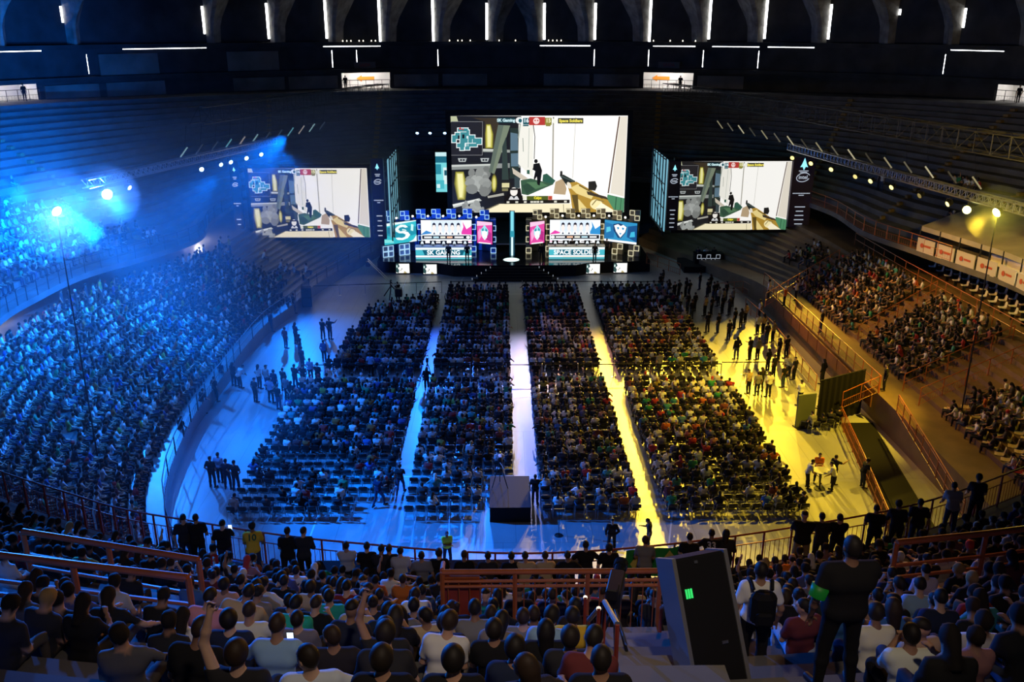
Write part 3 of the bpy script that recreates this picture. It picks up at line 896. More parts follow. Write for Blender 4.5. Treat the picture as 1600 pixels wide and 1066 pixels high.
for x0, y0, x1, y1, zf, lx, ly in ((-36.2, 54.5, -35.8, 61.5, 3.3, -34.6, 58), (-29.6, 79.0, -28.6, 84.5, 3.7, -27.6, 80)):
    struct(MB().box((min(x0, x1), y0, zf), (max(x0, x1), y1, zf + 1.6)).build('wall_mouth', M['white_wall']))
    l = bpy.data.lights.new('mouth_lamp', 'POINT'); l.energy = 160; l.color = (1, .95, .85); l.shadow_soft_size = .2
    lo = bpy.data.objects.new('mouth_lamp', l); COL.objects.link(lo); lo.location = (lx, ly, zf + 1.3)
# painted boards on the front of the raised walkway
M['board_brown'] = pmat('board_brown', (.26, .10, .035), .5, noise=.3, scale=1.2)
mb = MB()
for i in range(12):
    y0, y1 = 49.3 + i * 1.95, 49.3 + i * 1.95 + 1.85
    mb.box((22.02, y0, .9), (22.10, y1, 1.78))
struct(mb.build('trim_walkway_boards', M['board_brown']))
# ------------------------------------------------ rails
def rail(pts, label, mat, h=1.1, gap=1.6, balusters=.14, mids=(.5,), group=None, r=.028, cat='railing', name='railing', post_r=.03, drop=0):
    """pts: foot points of the rail (any height). Parts: top_bar, mid bars, posts, one lattice of balusters"""
    pts = [Vector(p) for p in pts]
    o = pts[0].copy()
    t = thing(name, label, cat, o, 0, group)
    L = lambda p: Vector(p) - o
    up = Vector((0, 0, h))
    MB().path([L(p) + up for p in pts], r, 8).build('top_bar', mat, t)
    for m_ in mids:
        MB().path([L(p) + up * m_ for p in pts], r * .6, 6).build('mid_bar', mat, t)
    lat = MB()
    for a, b in zip(pts, pts[1:]):
        d = b - a; n = max(1, round(d.length / gap))
        for i in range(n + (1 if b is pts[-1] else 0)):
            p = a + d * (i / n)
            MB().tube(L(p) - Vector((0, 0, drop)), L(p) + up, post_r, 6).build('post', mat, t)
        if balusters:
            k = max(1, int(d.length / balusters))
            for i in range(k):
                p = a + d * ((i + .5) / k)
                lat.tube(L(p) + Vector((0, 0, .08)), L(p) + up * (mids[0] if mids else .95), .009, 4, caps=False)
    if balusters:
        lat.path([L(p) + Vector((0, 0, .08)) for p in pts], .014, 4)
        lat.build('balusters', mat, t)
    return t
# rail along the front of the near stand
near = []
for i in list(range(NS - 46, NS)) + list(range(0, 38)):
    p = TF[i]
    if p[1] < 31: near.append(Vector((p[0], p[1] - .12 * 0 + .12 * (0), p[2])))
near = [p + Vector((0, -.15, 0)) for p in near]
rail([p for p in near if p.x <= -1.0][0:], 'long dark railing with thin bars along the front edge of the near stand, blue side', M['rail_red'], mids=(.72,), gap=1.9)
rail([p for p in near if p.x >= -1.4], 'long dark railing with thin bars along the front edge of the near stand, yellow side', M['rail_red'], mids=(.72,), gap=1.9)
# left floor edge
lp = [Vector(TL0[i]) + Vector((.05, 0, 0)) for i in range(6, 84, 3)]
rail(lp, 'dark blue-lit railing between the floor and the packed stand on the blue side', M['black_metal'], gap=2.2, balusters=.3)
MBl = MB()
# left upper stand edge
up_l = [Vector(TF[i]) + Vector((0, 0, 0)) for i in range(44, 92, 2)]
rail([p for p in up_l], 'thin railing on the balcony edge of the upper stand on the blue side', M['black_metal'], gap=2.4, balusters=0, mids=(.5,), r=.02)
# right upper stand edge
ur = [Vector(TF[i]) for i in range(130, 160, 2)]
rail(ur, 'orange railing on the balcony edge of the upper stand beyond the yellow lamp', M['rail_orange'], gap=2.4, balusters=.22, mids=(.5,))
# right lower stand
ORG = 'rust-orange railings of the lower stand'
rw = [at(1185, 440, 1.8), at(1225, 488, 1.8), at(1290, 556, 1.8), at(1350, 616, 1.8)]
rw = [Vector((22.1, 73, 1.8)), Vector((22.3, 65, 1.8)), Vector((22.4, 56, 1.8)), Vector((22.45, 49.3, 1.8))]
rail(rw, 'rust-orange railing along the raised walkway in front of the yellow-lit stand', M['rail_orange'], group=ORG, gap=1.3, balusters=.16)
rail([Vector((20.3, 71.5, 0)), Vector((20.7, 66, 0)), Vector((20.5, 58.7, 0)), Vector((20.4, 54, 0))], 'rust-orange floor railing with boards below the raised walkway', M['rail_orange'], group=ORG, gap=1.5, balusters=.12)
rail([Vector((20.2, 49.0, 0)), Vector((19.1, 42.5, 0)), Vector((18.0, 36.5, 0))], 'shiny railing on the floor side of the dark ramp', M['rail_orange'], group=ORG, gap=1.4, balusters=.14, mids=(.86, .4))
rail([Vector((22.3, 46.4, 1.8)), Vector((21.2, 40, 1.8)), Vector((20.2, 34.5, 1.8))], 'shiny railing on the walkway side of the dark ramp', M['rail_orange'], group=ORG, gap=1.4, balusters=.14, mids=(.86, .4))
rail([Vector((20.2, 49.0, 0.9)), Vector((22.4, 49.3, 1.8))], 'short rust-orange gate railing across the head of the dark ramp', M['rail_orange'], group=ORG, gap=1.1, balusters=.12)
rail([Vector((24.4, 58, 2.1)), Vector((30.6, 60.6, 4.5))], 'sloping rust-orange railing between the two full seating blocks', M['rail_orange'], group=ORG, gap=1.6, balusters=.2)
rail([Vector((24.0, 49.6, 1.8)), Vector((31, 51.2, 4.3))], 'upper of two rust-orange railings beside the passage below the full blocks', M['rail_orange'], group=ORG, gap=1.6, balusters=.16)
rail([Vector((24.0, 47.4, 1.8)), Vector((31, 48.9, 4.2))], 'lower of two rust-orange railings beside the passage below the full blocks', M['rail_orange'], group=ORG, gap=1.6, balusters=.16)
rail([Vector((30.6, 76, 4.5)), Vector((30.7, 66, 4.5)), Vector((31.1, 56, 4.5)), Vector((31.5, 44, 4.5))], 'long rust-orange railing along the back of the yellow-lit lower stand', M['rail_orange'], group=ORG, gap=2, balusters=0)
rail([at(1195, 480, 1.9), at(1310, 410, 3.6)], 'rust-orange railing with a pale board beside the small seated group near the steps', M['rail_orange'], group=ORG, gap=1.5, balusters=.2)
rail([at(1118, 462, 0), at(1160, 458, 0), at(1182, 470, 0)], 'low rust-orange railing pen by the crowd at the far end of the floor', M['rail_orange'], group=ORG, gap=1, balusters=.14)
rail([at(1010, 412, 1), at(1062, 430, .2)], 'orange railing of the steps beside the stage end', M['rail_orange'], group=ORG, gap=1, balusters=.2)
# black drape and grey panel by the ramp head
t = thing('drape_screen', 'black drape screen hung across the corner by the ramp head', 'drape', (0, 0, 0))
mb = MB()
p0, p1 = Vector((18.6, 48.6, 0)), Vector((22.0, 50.4, 0))
n = 40
top = [(p0.lerp(p1, i / n) + Vector((0, .05 * math.sin(i * 1.3), 2.9))) for i in range(n + 1)]
mb.add([Vector((p.x, p.y, 0.02)) for p in top] + top, [(i, i + 1, n + 2 + i, n + 1 + i) for i in range(n)])
mb.build('cloth', M['black'], t)
MB().tube(top[0], top[-1], .03, 6).build('pole', M['black_metal'], t)
t = thing('display_panel', 'grey-green upright panel standing in front of the black drape', 'panel', (17.9, 48.5, 0), .25)
MB().box((-.6, -.05, 0), (.6, .05, 2.1), bev=.01).build('board', pmat('panel_green', (.10, .12, .10), .7), t)
MB().box((-.6, -.3, 0), (.6, .3, .05)).build('foot', M['black_metal'], t)
# ramp: flat black sheet for the dark of the sunken lane
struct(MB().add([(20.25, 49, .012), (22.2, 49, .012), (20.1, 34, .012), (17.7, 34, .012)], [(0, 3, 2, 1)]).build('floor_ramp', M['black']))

# balcony banners, canopy and empty seats beyond the yellow-lit stand
CAN = [at(1420, 372, 8.6), at(1600, 436, 8.6)]
a0 = Vector(TF[140]); 
def edge_pt(y):
    b = min(range(128, 175), key=lambda i: abs(TF[i][1] - y))
    return Vector(TF[b])
t = thing('press_canopy', 'pale canvas canopy over the press box on the balcony edge by the yellow lamp', 'canopy', (0, 0, 0))
ys = np.linspace(64.8, 47, 10)
E0 = [edge_pt(y) for y in ys]
mb = MB(); k = len(ys)
fr = [Vector((p.x + .1, y, 8.6)) for p, y in zip(E0, ys)]
bk = [Vector((p.x + 6.5, y + 3.0, 9.9)) for p, y in zip(E0, ys)]
mb.add(fr + bk + [p + Vector((0, 0, -.35)) for p in fr], [(i, i + 1, k + i + 1, k + i) for i in range(k - 1)] + [(2 * k + i, 2 * k + i + 1, i + 1, i) for i in range(k - 1)])
mb.build('roof', M['tarp'], t)
for i in range(0, k, 1):
    MB().tube(fr[i] + Vector((0, 0, -1.8)), fr[i], .05, 6).build('post', M['black_metal'], t)
rm = MB()
c = fr[6].lerp(bk[6], .45) + Vector((0, 0, .03)); du = (fr[7] - fr[5]).normalized(); dv = (bk[6] - fr[6]).normalized()
for r0, r1 in ((1.2, 1.45), (.75, .9)):
    n = 28; vs = []
    for i in range(n):
        a = 2 * PI * i / n; vs += [c + du * r0 * math.cos(a) + dv * r0 * math.sin(a), c + du * r1 * math.cos(a) + dv * r1 * math.sin(a)]
    rm.add(vs, [(2 * i, 2 * i + 1, (2 * i + 3) % (2 * n), (2 * i + 2) % (2 * n)) for i in range(n)])
rm.build('round_emblem', pmat('emblem_brown', (.30, .14, .06), .7), t)
M['banner_white'] = pmat('banner_white', (.62, .58, .52), .6)
M['banner_red'] = pmat('banner_red', (.5, .09, .04), .6)
for i in range(8):
    p = fr[i] + Vector((-.1, 0, 0)); q = fr[i + 1] + Vector((-.1, 0, 0)); q = p.lerp(q, .88)
    d = q - p; ang = math.atan2(d.y, d.x)
    t = thing('balcony_banner', f'pale sponsor banner on the balcony edge under the canopy, {ordinal(i + 1)} from the stage end', 'banner', (p.x, p.y, 6.75), ang, 'sponsor banners on the balcony')
    Ln = d.length
    MB().box((0, -.03, 0), (Ln, .03, 1.0)).build('sheet', M['banner_white'], t)
    sgn = -1
    mb = MB(); mb.lathe([(.17, 0), (.17, .02)], 14, (Ln * .30, -.045, .5), R=Matrix.Rotation(PI / 2, 3, 'X')); mb.box((Ln * .44, -.05, .44), (Ln * .80, -.032, .58)); mb.build('printed_mark', M['banner_red'], t)
for i in range(4, 8):
    p = fr[i]; q = fr[i + 1]
    MBx = MB()
t = thing('press_box_desk', 'brightly lit press desk under the canvas canopy', 'desk', (0, 0, 0))
mb = MB()
for i in range(3, 8):
    p, q = fr[i] + Vector((1.0, .4, -.75)), fr[i + 1] + Vector((1.0, .4, -.75))
    mb.add([p, q, q + Vector((.8, 0, 0)), p + Vector((.8, 0, 0)), p - Vector((0, 0, .7)), q - Vector((0, 0, .7))], [(0, 1, 2, 3), (4, 5, 1, 0)])
mb.build('worktop', M['white_wall'], t)
l = bpy.data.lights.new('press_lamp', 'AREA'); l.energy = 260; l.size = 5; l.size_y = .4; l.shape = 'RECTANGLE'; l.color = (1, .85, .6)
lo = bpy.data.objects.new('press_lamp', l); COL.objects.link(lo); lo.location = fr[6] + Vector((1.8, .6, -.15)); lo.rotation_euler = (0, 0, PI / 2)

# moulded seats
def make_seat(name, label, mat, group):
    t = thing(name, label, 'seat', (0, 0, 0), 0, group)
    mb = MB(); n = 7; vs = []
    prof = [(.21, .40), (.22, .42), (.02, .405), (-.16, .42), (-.20, .48), (-.24, .62), (-.27, .80), (-.285, .80), (-.255, .62), (-.22, .46), (-.17, .395), (.02, .38)]
    for i in range(n):
        x = -.22 + .44 * i / (n - 1); cup = .03 * (abs(2 * i / (n - 1) - 1) ** 2)
        for (y, z) in prof: vs.append((x * (1 - .12 * max(0, z - .5)), y + cup * (z > .5), z + cup * (z < .5)))
    k = len(prof)
    fs = [(i * k + j, (i + 1) * k + j, (i + 1) * k + (j + 1) % k, i * k + (j + 1) % k) for i in range(n - 1) for j in range(k)] + [tuple(range(k - 1, -1, -1)), tuple((n - 1) * k + j for j in range(k))]
    mb.add(vs, fs).build('shell', mat, t, smooth=True)
    MB().box((-.04, -.12, 0), (.04, .1, .39)).build('pedestal', M['black_metal'], t)
    return t
# ================================================================== screens
def lin(h):
    """'#rrggbb' to linear"""
    out = []
    for i in (1, 3, 5):
        c = int(h[i:i + 2], 16) / 255
        out.append(c / 12.92 if c <= .04045 else ((c + .055) / 1.055) ** 2.4)
    return tuple(out)
def ell(cx, cy, rx, ry, n=14, rot=0):
    c, s = math.cos(rot), math.sin(rot)
    return [(cx + rx * math.cos(2 * PI * i / n) * c - ry * math.sin(2 * PI * i / n) * s, cy + rx * math.cos(2 * PI * i / n) * s + ry * math.sin(2 * PI * i / n) * c) for i in range(n)]
def rc(x0, y0, x1, y1): return [(x0, y0), (x1, y0), (x1, y1), (x0, y1)]
def line(pts, w):
    out = []
    for (x0, y0), (x1, y1) in zip(pts, pts[1:]):
        dx, dy = x1 - x0, y1 - y0; L = math.hypot(dx, dy) or 1; nx, ny = -dy / L * w / 2, dx / L * w / 2
        out.append([(x0 + nx, y0 + ny), (x1 + nx, y1 + ny), (x1 - nx, y1 - ny), (x0 - nx, y0 - ny)])
    return out
SCREEN = []
def sp(col, *polys):
    for p in polys: SCREEN.append((lin(col) if isinstance(col, str) else col, p))
sp('#fffdf8', rc(60, 40, 1520, 870))
# left: dark shelves with yellow shells behind a slanting beam
sp('#1c1c1f', [(60, 55), (640, 55), (640, 560), (560, 840), (95, 840)])
sp('#b9bd9a', [(72, 58), (120, 58), (135, 105), (74, 105)])
sp('#3a3124', [(250, 70), (460, 70), (460, 330), (345, 330), (345, 100)])
for q in range(5):
    w = 32 - q * 5
    sp(['#7d7a2c', '#a29c3c', '#c2bb55', '#d8d27a', '#e9e5a0'][q], [(372 - w * .4, 120 + q * 4), (385 + w * .3, 120 + q * 4), (385 + w, 200), (383 + w, 312 - q * 3), (387 - w, 312 - q * 3), (383 - w, 200)])
sp('#9aa09a', [(335, 316), (640, 330), (640, 350), (335, 342)]); sp('#c8ccc4', [(335, 318), (450, 322), (450, 334), (335, 334)])
sp('#23252a', [(345, 345), (560, 350), (560, 440), (345, 440)])
sp('#8a8f8c', [(80, 445), (640, 432), (640, 470), (80, 486)]); sp('#c9cdc8', [(80, 447), (420, 440), (420, 452), (80, 462)])
for cx in (170, 350):
    sp('#aeb4b4', [(cx - 36, 392), (cx + 36, 392), (cx + 26, 422), (cx - 26, 422)]); sp('#2b2d31', ell(cx - 10, 407, 9, 8), ell(cx + 12, 407, 9, 8))
for q in range(5):
    w = 48 - q * 8
    sp(['#6f6a28', '#98923a', '#bbb456', '#d6d07a', '#efeaa8'][q], [(140 - w * .5, 500 + q * 5), (168 + w * .3, 500 + q * 5), (165 + w, 620), (160 + w * .8, 735 - q * 6), (160 - w * .5, 735 - q * 6), (155 - w, 600)])
    w = 24 - q * 4
    sp(['#5a5420', '#8d8836', '#b5ae4c', '#ccc468', '#e0d98a'][q], ell(428, 600, w, 78 - q * 9))
sp('#c0c4bf', [(95, 770), (310, 722), (330, 742), (105, 800)]); sp('#e6e8e2', [(98, 772), (300, 728), (304, 738), (100, 786)])
sp('#a9a79c', [(375, 705), (505, 680), (508, 700), (380, 722)])
PUFF = random.Random(5)
for q in range(26):
    a_, b2 = PUFF.uniform(-1, 1), PUFF.uniform(-1, 1); g_ = .14 + .30 * (1 - abs(a_) * .6 - abs(b2) * .4) + PUFF.uniform(-.04, .04)
    sp((g_, g_ * 1.05, g_ * 1.0), ell(300 + a_ * 72, 590 + b2 * 80, PUFF.uniform(26, 60), PUFF.uniform(22, 50), 9, a_ * 2))
for q in range(14):
    a_, b2 = PUFF.uniform(-1, 1), PUFF.uniform(-1, 1); g_ = .16 + .24 * (1 - abs(a_) * .6) + PUFF.uniform(-.04, .04)
    sp((g_, g_ * 1.05, g_), ell(262 + a_ * 70, 795 + b2 * 32, PUFF.uniform(22, 46), PUFF.uniform(14, 26), 9, a_ * 2))
# beams
sp('#5e6b60', [(455, 125), (552, 130), (430, 520), (385, 505)]); sp('#77836f', [(500, 128), (552, 130), (430, 520), (410, 515)])
sp('#32403c', [(490, 300), (520, 220), (545, 570), (490, 570)])
sp('#27342f', [(552, 150), (620, 150), (625, 560), (552, 560)]); sp('#5c7686', [(555, 185), (612, 195), (618, 330), (556, 332)], [(560, 355), (620, 352), (622, 460), (563, 460)])
sp('#39474b', [(590, 545), (632, 545), (636, 640), (592, 640)])
# corridor, ramp and grass
sp('#eeece2', [(620, 120), (740, 130), (740, 560), (620, 440)]); sp('#aab2a8', *line([(640, 60), (620, 230)], 10), *line([(705, 150), (700, 470)], 4)); sp('#868f86', *line([(655, 230), (660, 340)], 5))
sp('#c9bfae', [(570, 470), (700, 560), (660, 575), (580, 520)])
sp('#3a5a43', [(640, 575), (720, 560), (905, 610), (700, 700), (650, 690)]); sp('#547a58', [(690, 590), (800, 590), (860, 620), (720, 660)]); sp('#2f4a3a', [(650, 620), (700, 600), (760, 650), (690, 690)])
sp('#2f5a4a', [(820, 530), (850, 520), (920, 580), (900, 610), (815, 585)], [(690, 490), (712, 490), (712, 525), (690, 522)])
sp('#8d8a80', *line([(900, 60), (898, 560)], 12)); sp('#cfcabd', *line([(903, 120), (901, 560)], 4))
sp('#2c2a28', *line([(738, 125), (752, 220), (748, 400)], 6))
sp('#b9b7ae', *line([(1080, 60), (1070, 250), (1058, 560)], 4))
sp('#5b4338', *line([(1432, 55), (1395, 320), (1345, 690)], 11)); sp('#e4dccd', [(1440, 55), (1495, 52), (1470, 720), (1360, 690)])
# the running figure
sp('#121214', ell(762, 418, 15, 17), [(742, 440), (790, 432), (812, 495), (800, 590), (784, 614), (776, 600), (770, 545), (752, 575), (745, 560), (757, 500), (738, 488)], *line([(735, 485), (790, 452)], 9), [(770, 590), (798, 590), (794, 620), (776, 612)])
# yard, platform and the gun
sp('#f5e9c4', [(100, 835), (330, 838), (470, 770), (1050, 775), (1040, 850)]); sp('#8c8468', *line([(330, 836), (470, 772)], 8), *line([(985, 780), (990, 850)], 5))
sp('#4e8a63', [(1340, 700), (1475, 735), (1470, 855), (1400, 850), (1330, 760)]); sp('#2d5a40', *line([(1410, 720), (1400, 850)], 8), *line([(1450, 730), (1440, 850)], 5))
sp('#b69f7e', [(920, 590), (985, 560), (1010, 650), (1000, 700), (905, 690)])
sp('#1f2726', [(955, 540), (985, 530), (1080, 585), (1055, 640), (1010, 620)]); sp('#43504c', [(965, 535), (1070, 582), (1064, 592), (962, 548)]); sp('#2a2a2a', [(958, 500), (975, 500), (978, 540), (955, 540)])
sp('#b08a34', [(1010, 600), (1090, 590), (1340, 745), (1400, 850), (1060, 850), (1040, 700)])
sp('#e8d28a', [(1040, 640), (1100, 610), (1230, 700), (1210, 740), (1090, 690)], [(1060, 720), (1110, 740), (1200, 850), (1120, 850)]); sp('#5b4a20', [(1050, 700), (1100, 700), (1110, 850), (1085, 850)], *line([(1110, 620), (1300, 735)], 9))
sp('#f6e7ae', ell(1250, 785, 52, 44, 14, .3)); sp('#7c6a3a', *line([(1215, 790), (1250, 745), (1310, 760)], 8)); sp('#fff3d2', [(1290, 770), (1410, 850), (1270, 850), (1240, 820)])
sp('#3a3128', [(1170, 670), (1330, 720), (1345, 745), (1180, 700)]); sp('#1c1c1c', [(1185, 590), (1240, 585), (1255, 630), (1240, 668), (1185, 660)])
sp('#e9e1cf', ell(1030, 620, 16, 30, 10, -.4))
# mini-map
sp('#232226', rc(78, 98, 332, 368)); 
for a, b_, c, d in ((78, 98, 332, 101), (78, 365, 332, 368), (329, 98, 332, 368)): sp('#8f9092', rc(a, b_, c, d))
MAP = [(130, 150, 215, 180), (200, 165, 225, 215), (110, 185, 150, 240), (85, 205, 120, 265), (150, 230, 250, 275), (215, 205, 270, 240), (250, 230, 325, 280), (125, 270, 190, 305), (200, 265, 290, 300), (150, 290, 185, 328), (190, 295, 230, 325), (150, 180, 205, 235)]
for a, b_, c, d in MAP: sp('#eef5f5', rc(a - 4, b_ - 4, c + 4, d + 4))
for a, b_, c, d in MAP: sp('#3f8a92', rc(a + 2, b_ + 2, c - 2, d - 2))
sp('#101014', rc(133, 208, 147, 238), rc(168, 200, 186, 232)); sp('#c33a3a', ell(150, 155, 9, 9), ell(172, 160, 7, 7)); sp('#eef5f5', *line([(190, 270), (280, 270)], 5), *line([(215, 220), (215, 295)], 4))
# score bar
sp('#1d4048', rc(452, 68, 590, 108)); sp('#3c3c36', rc(935, 68, 1140, 112)); sp('#e9eeee', ell(625, 88, 30, 26)); sp('#1e5a66', ell(632, 90, 14, 16)); sp('#1b5560', rc(655, 68, 703, 120))
sp('#b63a34', rc(703, 60, 832, 126)); sp('#f4d9d4', ell(762, 92, 26, 26)); sp('#b63a34', ell(752, 88, 6, 6), ell(773, 88, 6, 6)); sp('#8f8a3c', rc(832, 66, 885, 124)); sp('#f1f1e6', [(885, 75), (938, 75), (925, 108), (911, 120), (897, 108)])
sp('#2a5f68', rc(655, 122, 700, 134)); sp('#86803c', rc(838, 122, 876, 134))
# player strip
sp('#15110f', rc(510, 700, 660, 770), rc(655, 740, 1035, 770), [(540, 640), (640, 640), (650, 700), (530, 700)])
sp('#f1ece4', ell(587, 668, 30, 36)); sp('#262222', [(556, 640), (618, 640), (612, 655), (562, 655)]); sp('#d9d9d9', [(545, 735), (560, 706), (615, 706), (630, 735)]); sp('#2e3338', [(572, 706), (602, 706), (588, 728)])
sp('#e8e6d2', [(655, 705), (690, 705), (684, 728), (673, 738), (661, 728)]); sp('#4d5a22', rc(690, 706, 862, 740)); sp('#d98a80', rc(862, 706, 896, 740)); sp('#b9452f', rc(866, 710, 892, 736))
for x in (530, 600, 668, 720, 745, 770, 800, 910, 990): sp('#d8d6c8', rc(x, 748, x + 22, 763))
sp('#d8cf9e', rc(490, 595, 550, 632)); sp('#7f7a54', rc(492, 640, 540, 662))
TXT = [('SK Gaming', 518, 88, 26, '#cfeef2'), ('16', 680, 90, 34, '#e8f6f8'), ('15', 858, 90, 34, '#f4f0c0'), ('Space Soldiers', 1038, 90, 26, '#f3e45c'), ('Calyx', 778, 722, 22, '#f0e23e')]

def screen_uv(x, y):
    xl = 72 + 26 * (y - 55) / 783; xr = 1500 - 28 * (y - 48) / 807
    u = (x - xl) / (xr - xl)
    yt = 55 - 7 * u; yb = 838 + 17 * u
    return u, (y - yt) / (yb - yt)
def clip_poly(poly):
    for ax, lim, sg in ((0, 0, 1), (0, 1, -1), (1, 0, 1), (1, 1, -1)):
        out = []
        for i in range(len(poly)):
            a, b = poly[i], poly[(i + 1) % len(poly)]
            ia, ib = (a[ax] - lim) * sg >= 0, (b[ax] - lim) * sg >= 0
            if ia: out.append(a)
            if ia != ib:
                t = (lim - a[ax]) / (b[ax] - a[ax]); out.append((a[0] + (b[0] - a[0]) * t, a[1] + (b[1] - a[1]) * t))
        poly = out
        if len(poly) < 3: return []
    return poly
M['display'] = attr_emat('screen_display', .92)
M['glow_text'] = None
def txt_mat(h, s=1.0):
    k = 'txt' + h + str(s)
    if k not in M: M[k] = emat(k, lin(h), s)
    return M[k]
def build_screen(W, H, parent, mat, detail=True, step=.004):
    mb = MB()
    for i, (col, poly) in enumerate(SCREEN):
        q = clip_poly([screen_uv(x, y) for x, y in poly])
        if len(q) < 3: continue
        vs = [((u - .5) * W, -.001 - step * i * .25, (1 - v) * H) for u, v in q]
        a = sum(vs[k][0] * vs[(k + 1) % len(vs)][2] - vs[(k + 1) % len(vs)][0] * vs[k][2] for k in range(len(vs)))
        mb.add(vs, [tuple(range(len(vs))) if a > 0 else tuple(range(len(vs) - 1, -1, -1))], col)
    o = mb.build('display', mat, parent)
    if detail:
        for body, x, y, s, h in TXT:
            u, v = screen_uv(x, y)
            text(body, s / 790 * H * 1.25, txt_mat(h), parent, ((u - .5) * W, -.02 - step * len(SCREEN) * .25, (1 - v) * H), (PI / 2, 0, 0), 'display_lettering', bold=.002 * H)
    return o

M['big_display'] = attr_emat('big_display', 1.1)
def screen_thing(x0, x1, z0, z1, Y, label, frame, mat, depth=.5, detail=True):
    t = thing('video_screen', label, 'screen', ((x0 + x1) / 2, Y, z0), 0)
    W, H = x1 - x0, z1 - z0
    build_screen(W, H, t, mat, detail)
    mb = MB(); f = frame
    mb.box((-W / 2 - f, .02, -f), (W / 2 + f, depth, H + f))
    mb.box((-W / 2 - f, -.12, -f), (-W / 2 - .01, .02, H + f)); mb.box((W / 2 + .01, -.12, -f), (W / 2 + f, .02, H + f))
    mb.box((-W / 2 - .01, -.12, H + .01), (W / 2 + .01, .02, H + f)); mb.box((-W / 2 - .01, -.12, -f), (W / 2 + .01, .02, -.01))
    mb.build('frame', M['black'], t)
    return t
a, b_ = onY(704, 181, 91), onY(981, 181, 91); c = onY(709, 332, 91)
screen_thing(a.x, b_.x, c.z, a.z, 91, 'biggest video screen, high above the stage, showing a shooter game match', .5, M['big_display'])
YS = 84.0
a, b_, c = onY(385, 263, YS), onY(573, 263, YS), onY(397, 371, YS)
screen_thing(a.x + .1, b_.x, c.z, a.z, YS, 'smaller video screen over the steps on the blue side of the stage', .28, M['display'])
a, b_, c = onY(1059, 252, YS), onY(1238, 252, YS), onY(1060, 359, YS)
screen_thing(a.x, b_.x, c.z, a.z, YS, 'smaller video screen over the steps on the yellow side of the stage', .28, M['display'])

# ------------------------------------------------ tall sponsor towers beside the smaller screens
M['tower_black'] = pmat('tower_black', (.012, .016, .032), .6)
M['tower_purple'] = pmat('tower_purple', (.05, .03, .08), .6)
M['white_glow'] = emat('white_print', (.75, .85, 1), .55)
M['cyan_glow'] = emat('cyan_print', (.3, .85, 1), 1.3)
M['scrim'] = emat('lit_scrim', (.30, .75, .95), .55)  # cyan light on the white fabric, put in as its own glow
def tower(px0, px1, pyt, pyb, label, mat, Y=83.6):
    a, b_ = onY(px0, pyt, Y), onY(px1, pyb, Y)
    w, h = b_.x - a.x, a.z - b_.z
    t = thing('sponsor_tower', label, 'banner tower', ((a.x + b_.x) / 2, Y, b_.z), 0)
    MB().box((-w / 2, 0, 0), (w / 2, .5, h)).build('sheet', mat, t)
    mb = MB(); fn = lambda u, v, d: (u, -.02 - d, v)
    zt = h * .90; k = w * .2
    mb.prism([(0, zt + k * 1.5), (k * .55, zt), (k * .9, zt - k * .6), (k * .35, zt - k * .5), (0, zt - k * 1.3), (-k * .35, zt - k * .5), (-k * .9, zt - k * .6), (-k * .55, zt)], .01, fn)
    mb.build('crest', M['cyan_glow'], t)
    mb = MB(); mb.box((-w * .22, -.03, h * .805), (w * .22, 0, h * .815)); mb.box((-w * .16, -.03, h * .785), (w * .16, 0, h * .795)); mb.build('small_print', M['white_glow'], t)
    mb = MB(); zc = h * .72; n = 26
    P = [(w * .30 * math.cos(2 * PI * i / n + .3), h * 0 + w * .20 * math.sin(2 * PI * i / n + .3)) for i in range(n - 2)]
    for (x0, y0), (x1, y1) in zip(P, P[1:]): mb.tube((x0, -.04, zc + y0 + x0 * .12), (x1, -.04, zc + y1 + x1 * .12), .035, 5)
    mb.build('oval_logo', M['white_glow'], t)
    text('intel', w * .24, M['white_glow'], t, (0, -.03, zc), (PI / 2, 0, 0), bold=.008)
    mb = MB()
    for i in range(11):
        mb.box((-w * .40 + i * w * .074, -.03, h * .485), (-w * .40 + i * w * .074 + w * .055, 0, h * .497))
    MB().box((-w * .12, -.03, h * .458), (w * .12, 0, h * .468)).build('small_mark', M['white_glow'], t)
    mb.build('small_print', M['white_glow'], t)
    for i in range(5):
        z = h * (.29 - i * .062); q = (.24, .17, .2, .22, .18)[i]
        MB().box((-w * q, -.03, z), (w * q, 0, z + h * .012)).build('small_mark', M['white_glow'], t)
    return t
tower(357, 384, 252, 380, 'dark sponsor tower at the outer edge of the blue-side screen', M['tower_black'])
tower(579, 604, 248, 374, 'dark sponsor tower between the blue-side screen and the stage', M['tower_black'])
tower(1046, 1058, 252, 360, 'narrow dark sponsor tower between the stage and the yellow-side screen', M['tower_black'])
tower(1241, 1263, 246, 355, 'purple sponsor tower at the outer edge of the yellow-side screen', M['tower_purple'])
def scrim(px, pyt, pyb, Y0, Y1, sgn, label):
    a = onY(px, pyt, Y0); c = onY(px, pyb, Y0)
    t = thing('lit_scrim', label, 'scrim', (a.x, Y0, c.z), 0)
    h = a.z - c.z; D = Y1 - Y0
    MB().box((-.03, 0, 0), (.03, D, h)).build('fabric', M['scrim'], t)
    x = sgn * .18
    for i in range(6): MB().tube((x, D * i / 5, -.3), (x, D * i / 5, h + .3), .06, 6).build('upright', M['black_metal'], t)
    for z in (0, h * .33, h * .66, h): MB().tube((x, 0, z), (x, D, z), .05, 6).build('crossbar', M['black_metal'], t)
    mb = MB()
    for i in range(2): mb.tube((x, 0, h * i * .5), (x, D, h * (i + 1) * .5), .04, 5)
    mb.build('brace', M['black_metal'], t)
    return t
scrim(605, 250, 372, 84.2, 92.0, 1, 'cyan-lit scaffold side wall between the blue-side screen and the stage')
scrim(1044, 250, 362, 84.2, 92.0, -1, 'cyan-lit scaffold side wall between the stage and the yellow-side screen')
